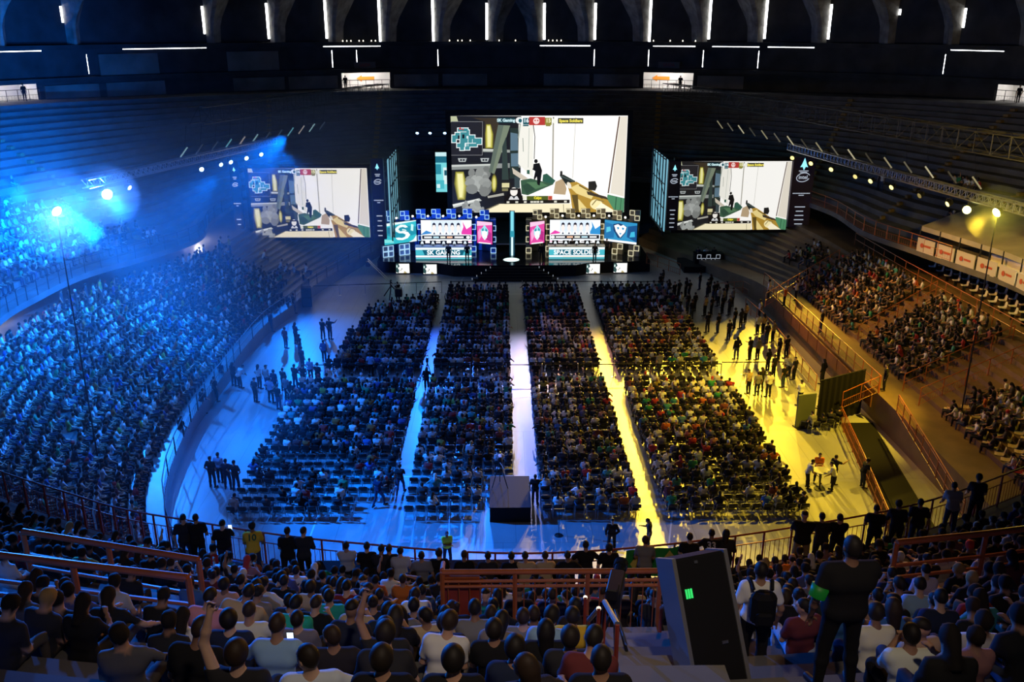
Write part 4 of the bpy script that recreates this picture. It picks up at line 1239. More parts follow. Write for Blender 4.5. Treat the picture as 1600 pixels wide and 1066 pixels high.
# narrow LED column behind
a, c = onY(680, 238, 92.5), onY(703, 300, 92.5)
t = thing('led_column', 'narrow cyan LED panel hanging beside the biggest screen', 'screen', ((a.x + c.x) / 2, 92.5, c.z), 0)
w, h = c.x - a.x, a.z - c.z
mb = MB()
for i, (col, x0, z0, x1, z1) in enumerate((('#7fe3ea', -.5, 0, .5, 1), ('#1f6d84', -.5, .74, .5, .9), ('#d6fbff', -.5, .9, .5, 1), ('#2f93a8', -.5, .45, -.1, .7), ('#e8ffff', .05, .2, .5, .62), ('#1b5c70', .12, .42, .3, .55), ('#4ec2d0', -.5, .08, .1, .3), ('#e0fdff', -.45, .1, -.2, .2))):
    mb.add([(x0 * w, -.002 * i, z0 * h), (x1 * w, -.002 * i, z0 * h), (x1 * w, -.002 * i, z1 * h), (x0 * w, -.002 * i, z1 * h)], [(0, 1, 2, 3)], lin(col))
mb.build('display', M['display'], t); MB().box((-w / 2 - .08, .03, -.08), (w / 2 + .08, .25, h + .08)).build('frame', M['black'], t)

# ================================================================== stage
ZS = 1.1
t = thing('stage_platform', 'long black stage platform across the far end of the floor', 'stage', (0, 0, 0))
mb = MB(); out = [(-12.0, 84.2), (-6.2, 83.6), (-4.6, 82.6), (7.0, 82.6), (8.6, 83.6), (14.3, 84.2), (14.3, 91), (-12.0, 91)]
mb.add([(x, y, ZS) for x, y in out], [tuple(range(8))]); mb.build('deck', M['black_gloss'], t)
mb = MB()
mb.add([(x, y, 0) for x, y in out] + [(x, y, ZS) for x, y in out], [(i, (i + 1) % 8, 8 + (i + 1) % 8, 8 + i) for i in range(8)]); mb.build('skirt', M['black'], t)
t = thing('stage_steps', 'black steps leading from the floor up to the middle of the stage', 'steps', (1.2, 82.55, 0))
for i in range(5):
    MB().box((-2.2 - i * .42, -(i + 1) * .36, 0), (2.2 + i * .42, -i * .36, ZS - (i + 1) * .18)).build('step', M['black'], t)
for sd in (-1, 1):
    em = emat('edge_lamp%d' % sd, (.7, .8, .9), .35)
    for i in range(5): MB().box((sd * (2.3 + i * .42) - .03, -(i + 1) * .36 - .02, ZS - (i + 1) * .18), (sd * (2.3 + i * .42) + .03, -(i + 1) * .36 + .04, ZS - (i + 1) * .18 + .16)).build('edge_lamp', em, t)
def plate(W, H, items, mat, parent, name='display'):
    """items: (colour, polygon in 0..1 x 0..1 with y up)"""
    mb = MB()
    for i, (col, poly) in enumerate(items):
        vs = [((x - .5) * W, -.003 * (i + 1), y * H) for x, y in poly]
        a = sum(vs[k][0] * vs[(k + 1) % len(vs)][2] - vs[(k + 1) % len(vs)][0] * vs[k][2] for k in range(len(vs)))
        mb.add(vs, [tuple(range(len(vs))) if a > 0 else tuple(range(len(vs) - 1, -1, -1))], lin(col))
    return mb.build(name, mat, parent)
M['panel'] = attr_emat('stage_panel', 1.15)
M['panel_dim'] = attr_emat('stage_panel_dim', .8)
def panel(x0, y0, x1, y1, z0, z1, label, items, cat='screen', name='stage_screen', mat=None):
    W = math.hypot(x1 - x0, y1 - y0); ang = math.atan2(y1 - y0, x1 - x0)
    t = thing(name, label, cat, ((x0 + x1) / 2, (y0 + y1) / 2, z0), ang)
    plate(W, z1 - z0, items, mat or M['panel'], t)
    MB().box((-W / 2 - .04, .01, -.04), (W / 2 + .04, .14, z1 - z0 + .04)).build('frame', M['black'], t)
    return t, W, z1 - z0
def sk_logo():
    o = []
    o.append(('#e9f6f2', [(.40, .80), (.52, .88), (.66, .84), (.74, .72), (.66, .70), (.58, .76), (.48, .74), (.44, .66), (.50, .56), (.46, .48), (.36, .58), (.34, .70)]))
    o.append(('#f7ffff', [(.50, .56), (.62, .56), (.74, .48), (.80, .34), (.72, .20), (.56, .14), (.40, .18), (.34, .28), (.44, .28), (.54, .24), (.64, .28), (.66, .38), (.58, .46), (.46, .48)]))
    o.append(('#d6efe8', [(.56, .66), (.66, .62), (.70, .54), (.62, .58), (.55, .60)]))
    return o
bg_teal = [('#2fb6c4', rc(0, 0, 1, 1)), ('#e6fbff', [(0, .86), (1, .96), (1, 1), (0, 1)]), ('#1e8ea6', [(0, .5), (.45, .2), (1, .35), (1, .7), (.5, .85), (0, .8)]), ('#7fe0dd', [(0, .1), (.3, .06), (.25, .2), (0, .26)]), ('#156f90', [(.1, .55), (.3, .4), (.34, .7), (.12, .82)]), ('#bdf3f0', [(.82, .55), (.9, .5), (.92, .8), (.84, .85)]), ('#e8f7ff', [(.75, .0), (1, .0), (1, .3), (.9, .1)])]
panel(-11.4, 85.6, -8.45, 87.4, 2.35, 4.45, 'angled teal stage screen with a white serpent-like team logo', bg_teal + sk_logo())
def faces(x0, col):
    o = []
    for i in range(5):
        cx = x0 + i * .12
        o += [('#f2f4f8', [(cx - .055, .0), (cx - .04, .22), (cx + .04, .22), (cx + .055, .0)]), ('#26304a', [(cx - .02, .0), (cx, .18), (cx + .02, .0)]), ('#f8e8e2', ell(cx, .46, .034, .26, 10)), ('#1c1c2a', [(cx - .036, .52), (cx - .03, .78), (cx, .86), (cx + .03, .78), (cx + .036, .52), (cx + .02, .68), (cx - .02, .68)])]
    return o
def team_panel(xa, xb, left, label):
    Y = 87.6
    c0, c1 = ('#3d86c8', '#e23fa6') if left else ('#e23fa6', '#2f8fd0')
    it = [('#f6faff', rc(0, 0, 1, 1)), (c0, [(0, .38), (.10, .55), (.22, .45), (.22, .42), (0, .36)]), (c1, [(.82, .95), (.9, .6), (1, .75), (1, .36), (.78, .38), (.84, .7)]), ('#d8e6f8', rc(.2, .36, .8, .98))]
    it += [(c, [(x, .38 + y * .60) for x, y in p]) for c, p in faces(.26, None)]
    it += [('#0d1420', rc(.02, .18, .98, .34)), ('#cfd8e0', rc(0, .14, 1, .17)), ('#ffffff', rc(0, 0, 1, .10)), (c1 if left else c0, rc(.0 if not left else .8, .06, .2 if not left else 1, .09)), ('#1a1a22', rc(.18, .05, .4, .08)), ('#1a1a22', rc(.62, .05, .85, .08))]
    for x, w_, c in ((.06, .15, '#e8edf0'), (.24, .11, '#bfe3f0'), (.38, .10, '#f0f0e0'), (.51, .11, '#ffc9a8'), (.66, .18, '#f2f2f2')) if left else ((.12, .18, '#f2f2f2'), (.34, .12, '#ffc9a8'), (.49, .11, '#f0f0e0'), (.63, .12, '#bfe3f0'), (.79, .14, '#e8edf0')):
        it.append((c, rc(x, .225, x + w_, .295)))
    it.append(('#ffffff', ell(.93 if left else .06, .26, .04, .06)))
    return panel(xa, Y, xb, Y, 2.1, 4.4, label, it)
team_panel(-8.0, -3.0, True, 'wide stage screen with five player portraits behind the SK GAMING desk')
team_panel(4.75, 9.75, False, 'wide stage screen with five player portraits behind the SPACE SOLDIERS desk')
pink = lambda fl: [('#e0489f', rc(0, 0, 1, 1)), ('#f9c3e0', [(0, .78), (1, .88), (1, 1), (0, 1)]), ('#f4a2d0', [(.1, .1), (.35, .4), (.2, .7), (.05, .5)]), ('#b02a80', [(.6, .2), (.95, .1), (.95, .5), (.7, .6)]),
                  ('#9adfe8', [(.25, .62), (.5, .86), (.75, .62), (.72, .40), (.28, .40)]), ('#f4ffff', [(.32, .58), (.68, .58), (.66, .30), (.5, .16), (.34, .30)]), ('#2b8ca0', [(.30, .62), (.42, .72), (.46, .60), (.36, .55)]), ('#2b8ca0', [(.70, .62), (.58, .72), (.54, .60), (.64, .55)]), ('#c4eef2', [(.44, .30), (.56, .30), (.5, .18)]), ('#ffffff', rc(.1, .0, .9, .05))]
panel(-2.45, 87.4, -.95, 86.7, 2.15, 4.35, 'pink stage screen with a trophy crest on the blue side of the stage', pink(0))
panel(2.75, 86.7, 4.2, 87.4, 2.15, 4.35, 'pink stage screen with a trophy crest on the yellow side of the stage', pink(1))
ss = [('#2e8fc0', rc(0, 0, 1, 1)), ('#1f6fa8', [(0, .1), (.3, .2), (.32, .8), (0, .9)]), ('#57c3dd', [(.06, .4), (.2, .5), (.18, .7), (.06, .66)]), ('#174f86', [(.7, .3), (1, .1), (1, .9), (.72, .8)]), ('#3fb6d8', [(.78, .3), (.95, .35), (.93, .6), (.82, .55)]), ('#ffffff', rc(0, 0, 1, .10)),
      ('#17406c', [(.27, .84), (.45, .92), (.58, .86), (.70, .78), (.66, .5), (.52, .2), (.42, .22), (.28, .56)]), ('#ffffff', [(.30, .78), (.42, .86), (.5, .78), (.58, .86), (.68, .76), (.64, .52), (.5, .24), (.36, .52)]), ('#2e8fc0', [(.38, .70), (.44, .74), (.46, .66), (.42, .60)]), ('#2e8fc0', [(.62, .70), (.55, .74), (.54, .66), (.58, .60)]), ('#2e8fc0', [(.46, .46), (.54, .46), (.5, .36)])]
panel(10.15, 87.4, 13.1, 85.6, 2.35, 4.45, 'angled blue stage screen with a white three-lobed team emblem', ss)
def desk(xa, xb, word, label, col):
    t = thing('player_desk', label, 'desk', ((xa + xb) / 2, 85.0, ZS), 0); W = xb - xa
    MB().box((-W / 2, -.02, 0), (W / 2, .9, 1.05)).build('body', M['black_gloss'], t)
    it = [('#1c7f96', rc(0, 0, 1, 1)), ('#0f5a70', rc(0, .36, 1, .78)), ('#45b4c4', [(0, .36), (.16, .36), (.12, .78), (0, .78)]), ('#45b4c4', [(.84, .36), (1, .36), (1, .78), (.88, .78)]), ('#eafdff', rc(0, .80, 1, 1)), ('#f4ffff', rc(0, .18, 1, .33)), ('#79d3d8', rc(0, .06, 1, .12)), (col, rc(.25, .18, .75, .23))]
    o = plate(W, 1.2, it, M['panel'], t, 'front_display'); o.location = (0, -.03, -.02)
    text(word, .60, txt_mat('#f6ffff', 1.3), t, (0, -.075, .65), (PI / 2, 0, 0), bold=.012)
    MB().box((-W / 2 - .05, -.05, 1.16), (W / 2 + .05, .95, 1.22)).build('worktop', M['white_plastic'], t)
    return t
desk(-8.35, -2.95, 'SK GAMING', 'player desk with the lit words SK GAMING on its front', '#f6c0d8')
desk(4.55, 9.95, 'SPACE SOLDIERS', 'player desk with the lit words SPACE SOLDIERS on its front', '#f6e0c0')
M['mon_glow'] = emat('monitor_mark', (.85, .95, 1), 1.0)
mon = None
for xa, side in ((-8.35, 'SK GAMING'), (4.55, 'SPACE SOLDIERS')):
    for i in range(5):
        x = xa + .62 + i * 1.04
        lab = f'gaming monitor seen from behind on the {side} desk, {ordinal(i + 1)} from its blue-side end'
        if mon is None:
            mon = thing('monitor', lab, 'monitor', (x, 85.45, ZS + 1.225), 0, 'player monitors')
            MB().box((-.3, -.03, .12), (.3, .03, .50), bev=.01).build('casing', M['black'], mon)
            MB().tube((0, 0, 0), (0, 0, .14), .03, 8).build('stand', M['black_metal'], mon); MB().box((-.12, -.1, 0), (.12, .1, .015)).build('foot', M['black_metal'], mon)
            MB().prism([(-.16, .2), (.16, .2), (.08, .44), (-.08, .44)], .01, lambda u, v, d: (u, -.035 - d, v)).build('lit_mark', M['mon_glow'], mon)
        else: copy_tree(mon, (x, 85.45, ZS + 1.225), 0, lab)
# cubes with lit outlines
M['cube_blue_lit'] = pmat('cube_blue_lit', (.05, .18, .7), .4); M['cube_grey'] = pmat('cube_grey', (.26, .24, .17), .5); M['cube_pale'] = pmat('cube_pale', (.45, .5, .6), .5)  # blue stage light is put into the blue cube colour
M['out_blue'] = emat('outline_blue', (.45, .75, 1), 1.0); M['out_warm'] = emat('outline_warm', (1, .92, .6), .8)
def cubes(x, y, z, nx, nz, rz, body, outl, label, s=.60, lit=None, group=None):
    t = thing('cube_stack', label, 'stage cubes', (x, y, z), rz, group)
    for i in range(nx):
        for k in range(nz):
            x0, z0 = (i - nx / 2) * s, k * s
            MB().box((x0 + .01, .0, z0 + .01), (x0 + s - .01, s * .7, z0 + s - .01)).build('cube', body, t)
            if lit is None or (i + k) % 2 == lit:
                mb = MB(); e = .028
                for (ax0, az0, ax1, az1) in ((x0, z0, x0 + s, z0 + e * 2), (x0, z0 + s - e * 2, x0 + s, z0 + s), (x0, z0 + e * 2, x0 + e * 2, z0 + s - e * 2), (x0 + s - e * 2, z0 + e * 2, x0 + s, z0 + s - e * 2)):
                    mb.box((ax0, -.05, az0), (ax1, -.005, az1))
                mb.build('lit_outline', outl, t)
    return t
def arc_y(x):
    d = abs(x - .9)
    return 87.9 - (max(0, d - 8.8) * .55) - (max(0, 4.2 - d) * .35)
for sd, body, outl, side in ((-1, M['cube_blue_lit'], M['out_blue'], 'blue'), (1, M['cube_grey'], M['out_warm'], 'yellow')):
    for i, d in enumerate((2.6, 4.3, 5.9, 7.4, 8.9, 10.4, 12.0)):
        x = .9 + sd * d
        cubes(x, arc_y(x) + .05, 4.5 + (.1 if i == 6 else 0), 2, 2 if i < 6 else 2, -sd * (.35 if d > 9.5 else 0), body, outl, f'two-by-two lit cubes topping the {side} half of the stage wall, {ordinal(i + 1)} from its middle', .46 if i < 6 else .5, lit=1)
        if i < 6:
            b = thing('blinder_lamp', f'small round white lamp atop the {side} half of the stage wall, {ordinal(i + 1)} from its middle', 'lamp', (x + sd * .8, arc_y(x) - .02, 4.75), 0)
            MB().lathe([(.10, 0), (.10, .05), (.06, .08), (0, .09)], 10, R=Matrix.Rotation(PI / 2, 3, 'X')).build('bulb', emat('bulb%d%d' % (sd, i), (1, .97, .9), 4), b)
            MB().lathe([(.16, -.10), (.16, 0), (.12, .0)], 10, R=Matrix.Rotation(PI / 2, 3, 'X')).build('housing', M['black_metal'], b)
    for nm, d, nz in (('between the team screen and the angled screen', 9.0, 5), ('between the team screen and the pink screen', 3.75, 5), ('at the inner edge of the pink screen', 1.75, 6)):
        x = .9 + sd * d
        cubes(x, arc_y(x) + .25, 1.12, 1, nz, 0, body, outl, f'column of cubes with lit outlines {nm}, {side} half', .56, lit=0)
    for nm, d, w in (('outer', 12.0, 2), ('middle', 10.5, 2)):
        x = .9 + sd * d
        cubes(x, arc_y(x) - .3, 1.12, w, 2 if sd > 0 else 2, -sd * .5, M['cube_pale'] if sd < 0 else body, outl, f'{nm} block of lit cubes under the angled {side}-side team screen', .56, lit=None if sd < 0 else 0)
for sd, mt, side in ((-1, M['cube_blue_lit'], 'blue'), (1, M['cube_grey'], 'yellow')):
    t = thing('stage_wall_panel', f'plain {side}-lit panel wall behind the cubes and screens of that half of the stage', 'stage wall', (0, 0, 0))
    ds = [1.5, 3.0, 4.4, 6.5, 9.0, 10.2, 12.6]
    for d0, d1 in zip(ds, ds[1:]):
        x0, x1 = .9 + sd * d0, .9 + sd * d1
        y0, y1 = arc_y(x0) + 1.0, arc_y(x1) + 1.0
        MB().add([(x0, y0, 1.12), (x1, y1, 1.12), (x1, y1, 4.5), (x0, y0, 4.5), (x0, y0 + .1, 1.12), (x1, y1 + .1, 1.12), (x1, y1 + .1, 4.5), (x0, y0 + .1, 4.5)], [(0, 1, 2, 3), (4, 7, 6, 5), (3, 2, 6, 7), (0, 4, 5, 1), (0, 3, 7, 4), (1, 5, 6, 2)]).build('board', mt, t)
# middle of the stage: glowing pillar and round light
t = thing('light_pillar', 'glowing cyan light pillar at the middle of the stage', 'light', (1.0, 86.6, ZS), 0)
MB().box((-.26, -.2, 0), (.26, .2, 4.4)).build('body', M['black_gloss'], t)
it = [('#0f3c50', rc(0, 0, 1, 1)), ('#7fd6e6', rc(.2, .55, .8, 1)), ('#d8fbff', rc(.3, 0, .7, .42)), ('#2f93a8', rc(.1, .42, .9, .56))]
o = plate(.5, 4.4, it, M['panel'], t, 'display'); o.location = (0, -.21, 0)
t = thing('round_floor_light', 'round pale light disc set in the stage floor before the pillar', 'light', (.9, 84.6, ZS + .002), 0)
MB().lathe([(.78, 0), (.78, .03), (0, .031)], 28).build('lens', emat('disc_lens', (.75, 1, .95), 1.3), t); MB().lathe([(.86, 0), (.86, .025), (.79, .03)], 28).build('ring', M['black_metal'], t)
# four monitors along the stage foot
fm = [(630, 417), (673, 416), (924, 412), (966, 411)]
for i, (px, py) in enumerate(fm):
    p = at(px, py, .62)
    t = thing('foldback_screen', ['outermost', 'inner'][i % 3 > 0] + ' white screen at the foot of the stage below the ' + ('SK GAMING' if i < 2 else 'SPACE SOLDIERS') + ' side', 'screen', (p.x, 83.2 if i in (1, 2) else 83.5, .12), 0)
    W, H = 1.28, .92
    it = [('#fdfdf8', rc(0, 0, 1, 1)), ('#2d4a4a', [(0, .1), (.18, .0), (.24, .3), (.14, .55), (.28, .7), (.2, 1), (0, 1)]), ('#cfe6e0', rc(.03, .6, .12, .85)), ('#8d8a70', [(.3, .3), (.42, .42), (.36, .2)]), ('#3b4a3c', ell(.44, .45, .03, .10, 8)), ('#b0a070', [(.55, .0), (.62, .25), (.78, .08), (.8, 0)])]
    plate(W, H, it, M['panel'], t); MB().box((-W / 2 - .05, .01, -.05), (W / 2 + .05, .3, H + .05)).build('frame', M['black'], t)
# two host desks with lit square outlines
def host_desk(px, py, label, z):
    p = at(px, py, z); t = thing('host_desk', label, 'desk', (p.x, p.y, z - .9), 0)
    MB().box((-1.35, 0, 0), (1.35, .9, .95)).build('body', M['black'], t)
    ol = M['white_glow']
    for i in range(5):
        k = i % 2; s = .40; x0, z0 = -1.15 + i * .46, .50 - .36 * k
        mb = MB(); e = .03
        for q in ((x0, z0, x0 + s, z0 + e), (x0, z0 + s - e, x0 + s, z0 + s), (x0, z0 + e, x0 + e, z0 + s - e), (x0 + s - e, z0 + e, x0 + s, z0 + s - e)): mb.box((q[0], -.04, q[1]), (q[2], -.003, q[3]))
        mb.build('lit_square', ol, t)
    MB().box((-1.42, -.05, .95), (1.42, .95, 1.0)).build('worktop', M['black_gloss'], t)
    return t, p
HD = [host_desk(478, 400, 'black host desk with lit square outlines below the blue-side screen', 1.5), host_desk(1108, 398, 'black host desk with lit square outlines below the yellow-side screen', 1.5)]
for t, p in HD:
    q = MB().box((p.x - 2.6, p.y - 1.2, 0), (p.x + 2.6, p.y + 2.5, .598)); o = q.build('host_riser', M['black'])
    tag(o, 'low black riser under the ' + ('blue' if p.x < 0 else 'yellow') + '-side host desk', 'riser')
# ================================================================== trusses and lamps
def truss(a, b, w, label, mat, n=None, name='lighting_truss', group=None):
    a, b = Vector(a), Vector(b); d = b - a; L = d.length; d.normalize()
    s = d.cross(Vector((0, 0, 1))).normalized() * w / 2; u = Vector((0, 0, w))
    n = n or int(L / w)
    t = thing(name, label, 'truss', a, 0, group)
    C4 = [-s, s, s + u, -s + u]
    for c in C4: MB().tube(c, b - a + c, .045, 6).build('chord', mat, t)
    mb = MB()
    for i in range(n):
        p = d * L * i / n; q = d * L * (i + 1) / n
        for c0, c1 in ((0, 3), (1, 2), (3, 2), (0, 1)):
            if i % 2: c0, c1 = c1, c0
            mb.tube(p + C4[c0], q + C4[c1], .022, 4)
            mb.tube(p + C4[c0], p + C4[c1], .022, 4)
    mb.build('lattice', mat, t)
    return t
TRL = (Vector((-21.0, 84.6, 12.2)), Vector((-27.9, 60.6, 12.2)))
TRR = (Vector((25.9, 81.5, 12.0)), Vector((31.0, 50.5, 12.0)))
truss(*TRL, .55, 'silver lighting truss slanting down toward the glaring lamps on the blue side', M['truss'])
truss(*TRR, .55, 'dark lighting truss with lamps slanting above the yellow-lit stand', M['truss'])
URL = (Vector((-13.3, 105.1, 15)), Vector((-24.6, 74.5, 15))); URR = (Vector((19.0, 106, 15)), Vector((31.2, 52.5, 15)))
M['truss_dark'] = pmat('truss_dark', (.10, .09, .08), .5, metal=.4)
truss(*URL, 1.3, 'long dark roof truss above the blue-side screen', M['truss_dark'], 24)
truss(*URR, 1.3, 'long dark roof truss above the yellow-side screen', M['truss_dark'], 36)
MBt = MB()
M['stick'] = {}
def sticks(a, b, n, side, dx, dz, drop, cols, flip):
    for i in range(n):
        p = a.lerp(b, (i + .5) / n) + Vector((dx, 0, drop))
        t = thing('tube_light', f'thin slanting tube light hanging under the {side}-side roof truss, {ordinal(i + 1)} from the stage end', 'lamp', p, 0, f'tube lights under the {side}-side roof truss')
        c, e = cols[i % len(cols)]
        k = 'stick%s' % (c,) + str(e)
        if k not in M: M[k] = emat('tube_glow', lin(c), e)
        q = Vector((flip * .55, -.3, -.75)); r = Vector((0, -.05, 0))
        MB().tube(r, q + r, .055, 6).build('lens', M[k], t)
        MB().tube((0, .03, 0), q + Vector((0, .03, 0)), .085, 6).build('housing', M['black_metal'], t)
        MB().tube(q * .5 + Vector((0, .05, 0)), (-dx * .2, .05, -drop - .02), .012, 4).build('hanger', M['black_metal'], t)
sticks(URL[0].lerp(URL[1], .35), URL[1] + Vector((-.6, -2, 0)), 12, 'blue', -.3, 0, -1.7, [('#3a4658', .5), ('#8fb8c0', .6), ('#a8a09a', .6), ('#5fa0b0', .7), ('#3a4a60', .5)], -1)
sticks(URR[0].lerp(URR[1], .20), URR[0].lerp(URR[1], .92), 17, 'yellow', .4, 0, -1.7, [('#b8ae88', .5), ('#8a8470', .4), ('#d8cfa8', .6), ('#6a6456', .3)], 1)
def par(p, aim, label, col, e, rad=.17, group=None, hang=.5, cat='lamp', name='stage_lamp'):
    p = Vector(p); d = (Vector(aim) - p).normalized()
    t = thing(name, label, cat, p, 0, group)
    R = d.to_track_quat('Z', 'Y').to_matrix()
    MB().lathe([(rad * .5, -.30), (rad * .8, -.22), (rad, .08), (rad * 1.08, .14), (rad * .95, .14), (rad * .9, .10)], 14, R=R).build('can', M['black_metal'], t)
    MB().lathe([(rad * .93, .105), (rad * .5, .135), (0.001, .145)], 14, R=R).build('lens', emat('lens', col, e), t)
    x = R @ Vector((1, 0, 0)); mb = MB()
    top = Vector((0, 0, hang))
    mb.tube(x * rad * 1.15, x * rad * 1.15 + top * .6, .02, 5); mb.tube(-x * rad * 1.15, -x * rad * 1.15 + top * .6, .02, 5); mb.tube(x * rad * 1.15 + top * .6, -x * rad * 1.15 + top * .6, .02, 5); mb.tube(top * .6, top, .02, 5)
    mb.build('yoke', M['black_metal'], t)
    return t
for i, f in enumerate((.10, .20, .30, .36, .47, .83)):
    p = TRL[0].lerp(TRL[1], f) + Vector((0, 0, -.62))
    par(p, (2, 50, 0) if i != 4 else (2, 30, 0), f'stage lamp under the silver truss on the blue side, {ordinal(i + 1)} from the stage end', (.55, .8, 1), (5, 7, 4, 3, 6, 3)[i], .2, 'lamps under the blue-side truss')
for i, f in enumerate((.02, .13, .24, .36, .43, .52, .63, .73)):
    p = TRR[0].lerp(TRR[1], f) + Vector((0, 0, -.62))
    par(p, (4, 52, 0), f'stage lamp under the dark truss on the yellow side, {ordinal(i + 1)} from the stage end', (1, .85, .3), (1.5, 2, 2, 1, 2, 2, .2, 2.5)[i], .21, 'lamps under the yellow-side truss')
for i, px in enumerate((652, 672, 695)):
    p = onY(px, 207, 90); par(p, (p.x, 70, 0), f'small blue spotlight above the blue half of the stage, {ordinal(i + 1)} from the blue side', (.35, .6, 1), 6, .16, 'spotlights above the stage')
def flood(p, aim, label, col, e, foot):
    p = Vector(p); t = thing('flood_lamp', label, 'lamp', (p.x, p.y, foot), 0)
    R = (Vector(aim) - p).normalized().to_track_quat('Z', 'Y').to_matrix(); o = (0, 0, p.z - foot)
    MB().lathe([(.12, -.24), (.20, -.14), (.25, .03), (.26, .09), (.24, .09), (.22, .05)], 18, o, R).build('housing', M['black_metal'], t)
    MB().lathe([(.23, .06), (.14, .09), (.001, .10)], 18, o, R).build('lens', emat('flood_lens', col, e), t)
    MB().tube((0, 0, 0), (0, 0, p.z - foot - .22), .045, 8, .03).build('mast', M['black_metal'], t)
    mb = MB(); 
    for k in range(3): a = k * 2.1; mb.tube((0, 0, .5), (.5 * math.cos(a), .5 * math.sin(a), 0.02), .03, 5)
    mb.build('base', M['black_metal'], t)
    return t
LB1 = Vector((-20.8, 41.8, 14.35)); LB2 = TRL[0].lerp(TRL[1], .93) + Vector((.3, -.4, -.62)); LY1 = Vector((25.2, 45.0, 13.55))
def ground_at(x, y, A, B, nrow, first):
    best = None
    for s in np.linspace(0, NL - 1.01, 180):
        for k in range(0, nrow + 1):
            if k == 0:
                i = int(s); p = Vector((A[i][0], A[i][1], A[i][2]))
            else: p = stand_pt(A, B, nrow, first, s, k)[0]
            d = (p.x - x) ** 2 + (p.y - y) ** 2
            if best is None or d < best[0]: best = (d, p.z)
    return best[1]
flood(LB1, (-2, 30, 6), 'glaring blue-white flood lamp on a tall thin mast in the packed blue stand', (.75, .88, 1), 60, ground_at(LB1.x, LB1.y, TL0, TL1, NLR, 1.1))
flood(LY1, (2, 36, 4), 'glaring yellow flood lamp on a tall thin mast in the yellow-lit stand', (1, .95, .25), 40, ground_at(LY1.x, LY1.y, TR0, TR1, NRR, 2.4))
par(LB2, (-2, 20, 10), 'glaring blue-white flood lamp hanging under the end of the silver truss', (.75, .88, 1), 60, .36)
par(TRR[0].lerp(TRR[1], .80) + Vector((-.2, 0, -.62)), (0, 20, 12), 'bright yellow round lamp under the end of the dark truss', (1, .95, .3), 9, .28)

# ------------------------------------------------ spots that light the hall: its own lamps and added ones
def spot(name, loc, aim, power, col, deg=70, blend=.6, rad=.25):
    l = bpy.data.lights.new(name, 'SPOT'); l.energy = power; l.color = col; l.spot_size = math.radians(deg); l.spot_blend = blend; l.shadow_soft_size = rad
    o = bpy.data.objects.new(name, l); COL.objects.link(o); o.location = loc
    o.rotation_euler = (Vector(aim) - Vector(loc)).to_track_quat('-Z', 'Y').to_euler()
    return o
BLUE = (.0, .12, 1.0); BLUE2 = (.0, .17, 1.0); YEL = (1.0, .64, .035); AMB = (1.0, .42, .05)
spot('blue_flood', LB1 + Vector((.5, .1, -.05)), (-10, 47, 0), 24000, BLUE2, 48, .8)
spot('blue_front', LB1 + Vector((.5, .1, -.05)), (-4, 38, 0), 62000, BLUE2, 38, .8)
spot('blue_truss', LB2 + Vector((.4, -.2, -.3)), (-13, 48, 0), 20000, BLUE2, 58, .7)
spot('blue_back', TRL[0] + Vector((1, -.5, -.8)), (-11, 50, 0), 20000, BLUE2, 50, .7)
spot('blue_wash', (-4.5, 88, 16), (-7, 48, 0), 75000, (.03, .14, 1), 34, .8)  # added to lift the blue-side audience, no fixture there
spot('blue_stand', (-15.5, 66, 15), (-28, 56, 3), 95000, BLUE2, 70, .9)
spot('blue_stand_near', (-15, 48, 15), (-28, 43, 3), 24000, BLUE2, 70, .9)
spot('blue_glare', LB1 + Vector((-1.8, .9, .6)), (-50, 60, 9), 56000, BLUE2, 110, .8)  # added unseen spot beside the mast lamp, feeds halo and tier behind
spot('blue_glare', LB2 + Vector((-1.8, .9, -.6)), (-52, 74, 11), 64000, BLUE2, 110, .8)  # added unseen spot beside the truss lamp, for its halo and the tier
spot('yellow_flood', LY1 + Vector((-.5, .1, -.05)), (17, 49, 0), 15000, YEL, 58, .7)
spot('yellow_front', LY1 + Vector((-.5, .1, -.05)), (14, 38, 0), 14000, YEL, 32, .8)
spot('yellow_back', TRR[0] + Vector((-1, -.5, -.9)), (15, 52, 0), 19000, YEL, 46, .7)
spot('yellow_mid', (11, 89, 15), (8.6, 50, 0), 18000, YEL, 30, .7)
spot('yellow_wash', (15, 88, 16), (10, 48, 0), 90000, (1, .66, .05), 34, .8)  # added to brighten shoulders on the yellow side, no fixture there
spot('yellow_rear', (16, 80, 15.5), (12, 42, 0), 60000, (1, .66, .04), 34, .8)  # extra spot added for the rear yellow blocks
spot('blue_rear', (-5, 80, 15.5), (-8, 42, 0), 50000, BLUE2, 34, .8)  # extra spot added for the rear blue blocks
spot('rose_mid', (6.5, 89, 15.5), (4.6, 60, 0), 22000, (1, .42, .32), 17, .8)
spot('white_mid', (2.2, 89, 15.2), (1.6, 52, 0), 17000, (.62, .60, 1), 24, .8)
spot('amber_stand', (17, 70, 14), (28, 58, 3), 15000, (1, .48, .08), 66, .9)
spot('amber_near', (15, 50, 14), (27, 41, 3), 3000, AMB, 66, .9)
spot('yellow_glare', LY1 + Vector((1.1, 1.1, .9)), (55, 75, 17), 4500, (1, .72, .12), 120, .7)  # added spot that brightens the upper tier behind the yellow lamp
spot('stage_blue', (-6, 80, 12), (-6, 88, 3), 4500, (.12, .3, 1), 60)
spot('stage_warm', (8, 80, 12), (8, 88, 3), 2200, (1, .8, .45), 60)
spot('near_blue', (-15, 36, 21), (-4, 12, 13), 38000, BLUE2, 52, .9)  # added for blue rims on the near rows, no fixture there
spot('near_yellow', (11, 36, 19), (3, 15, 11), 7500, AMB, 52, .9)  # added for warm light on the near rows and stairwell rail
spot('near_blue_end', (-24, 36, 20), (-8, 14, 12), 42000, BLUE2, 36, .9)  # added so the barrier rails catch blue, no fixture there
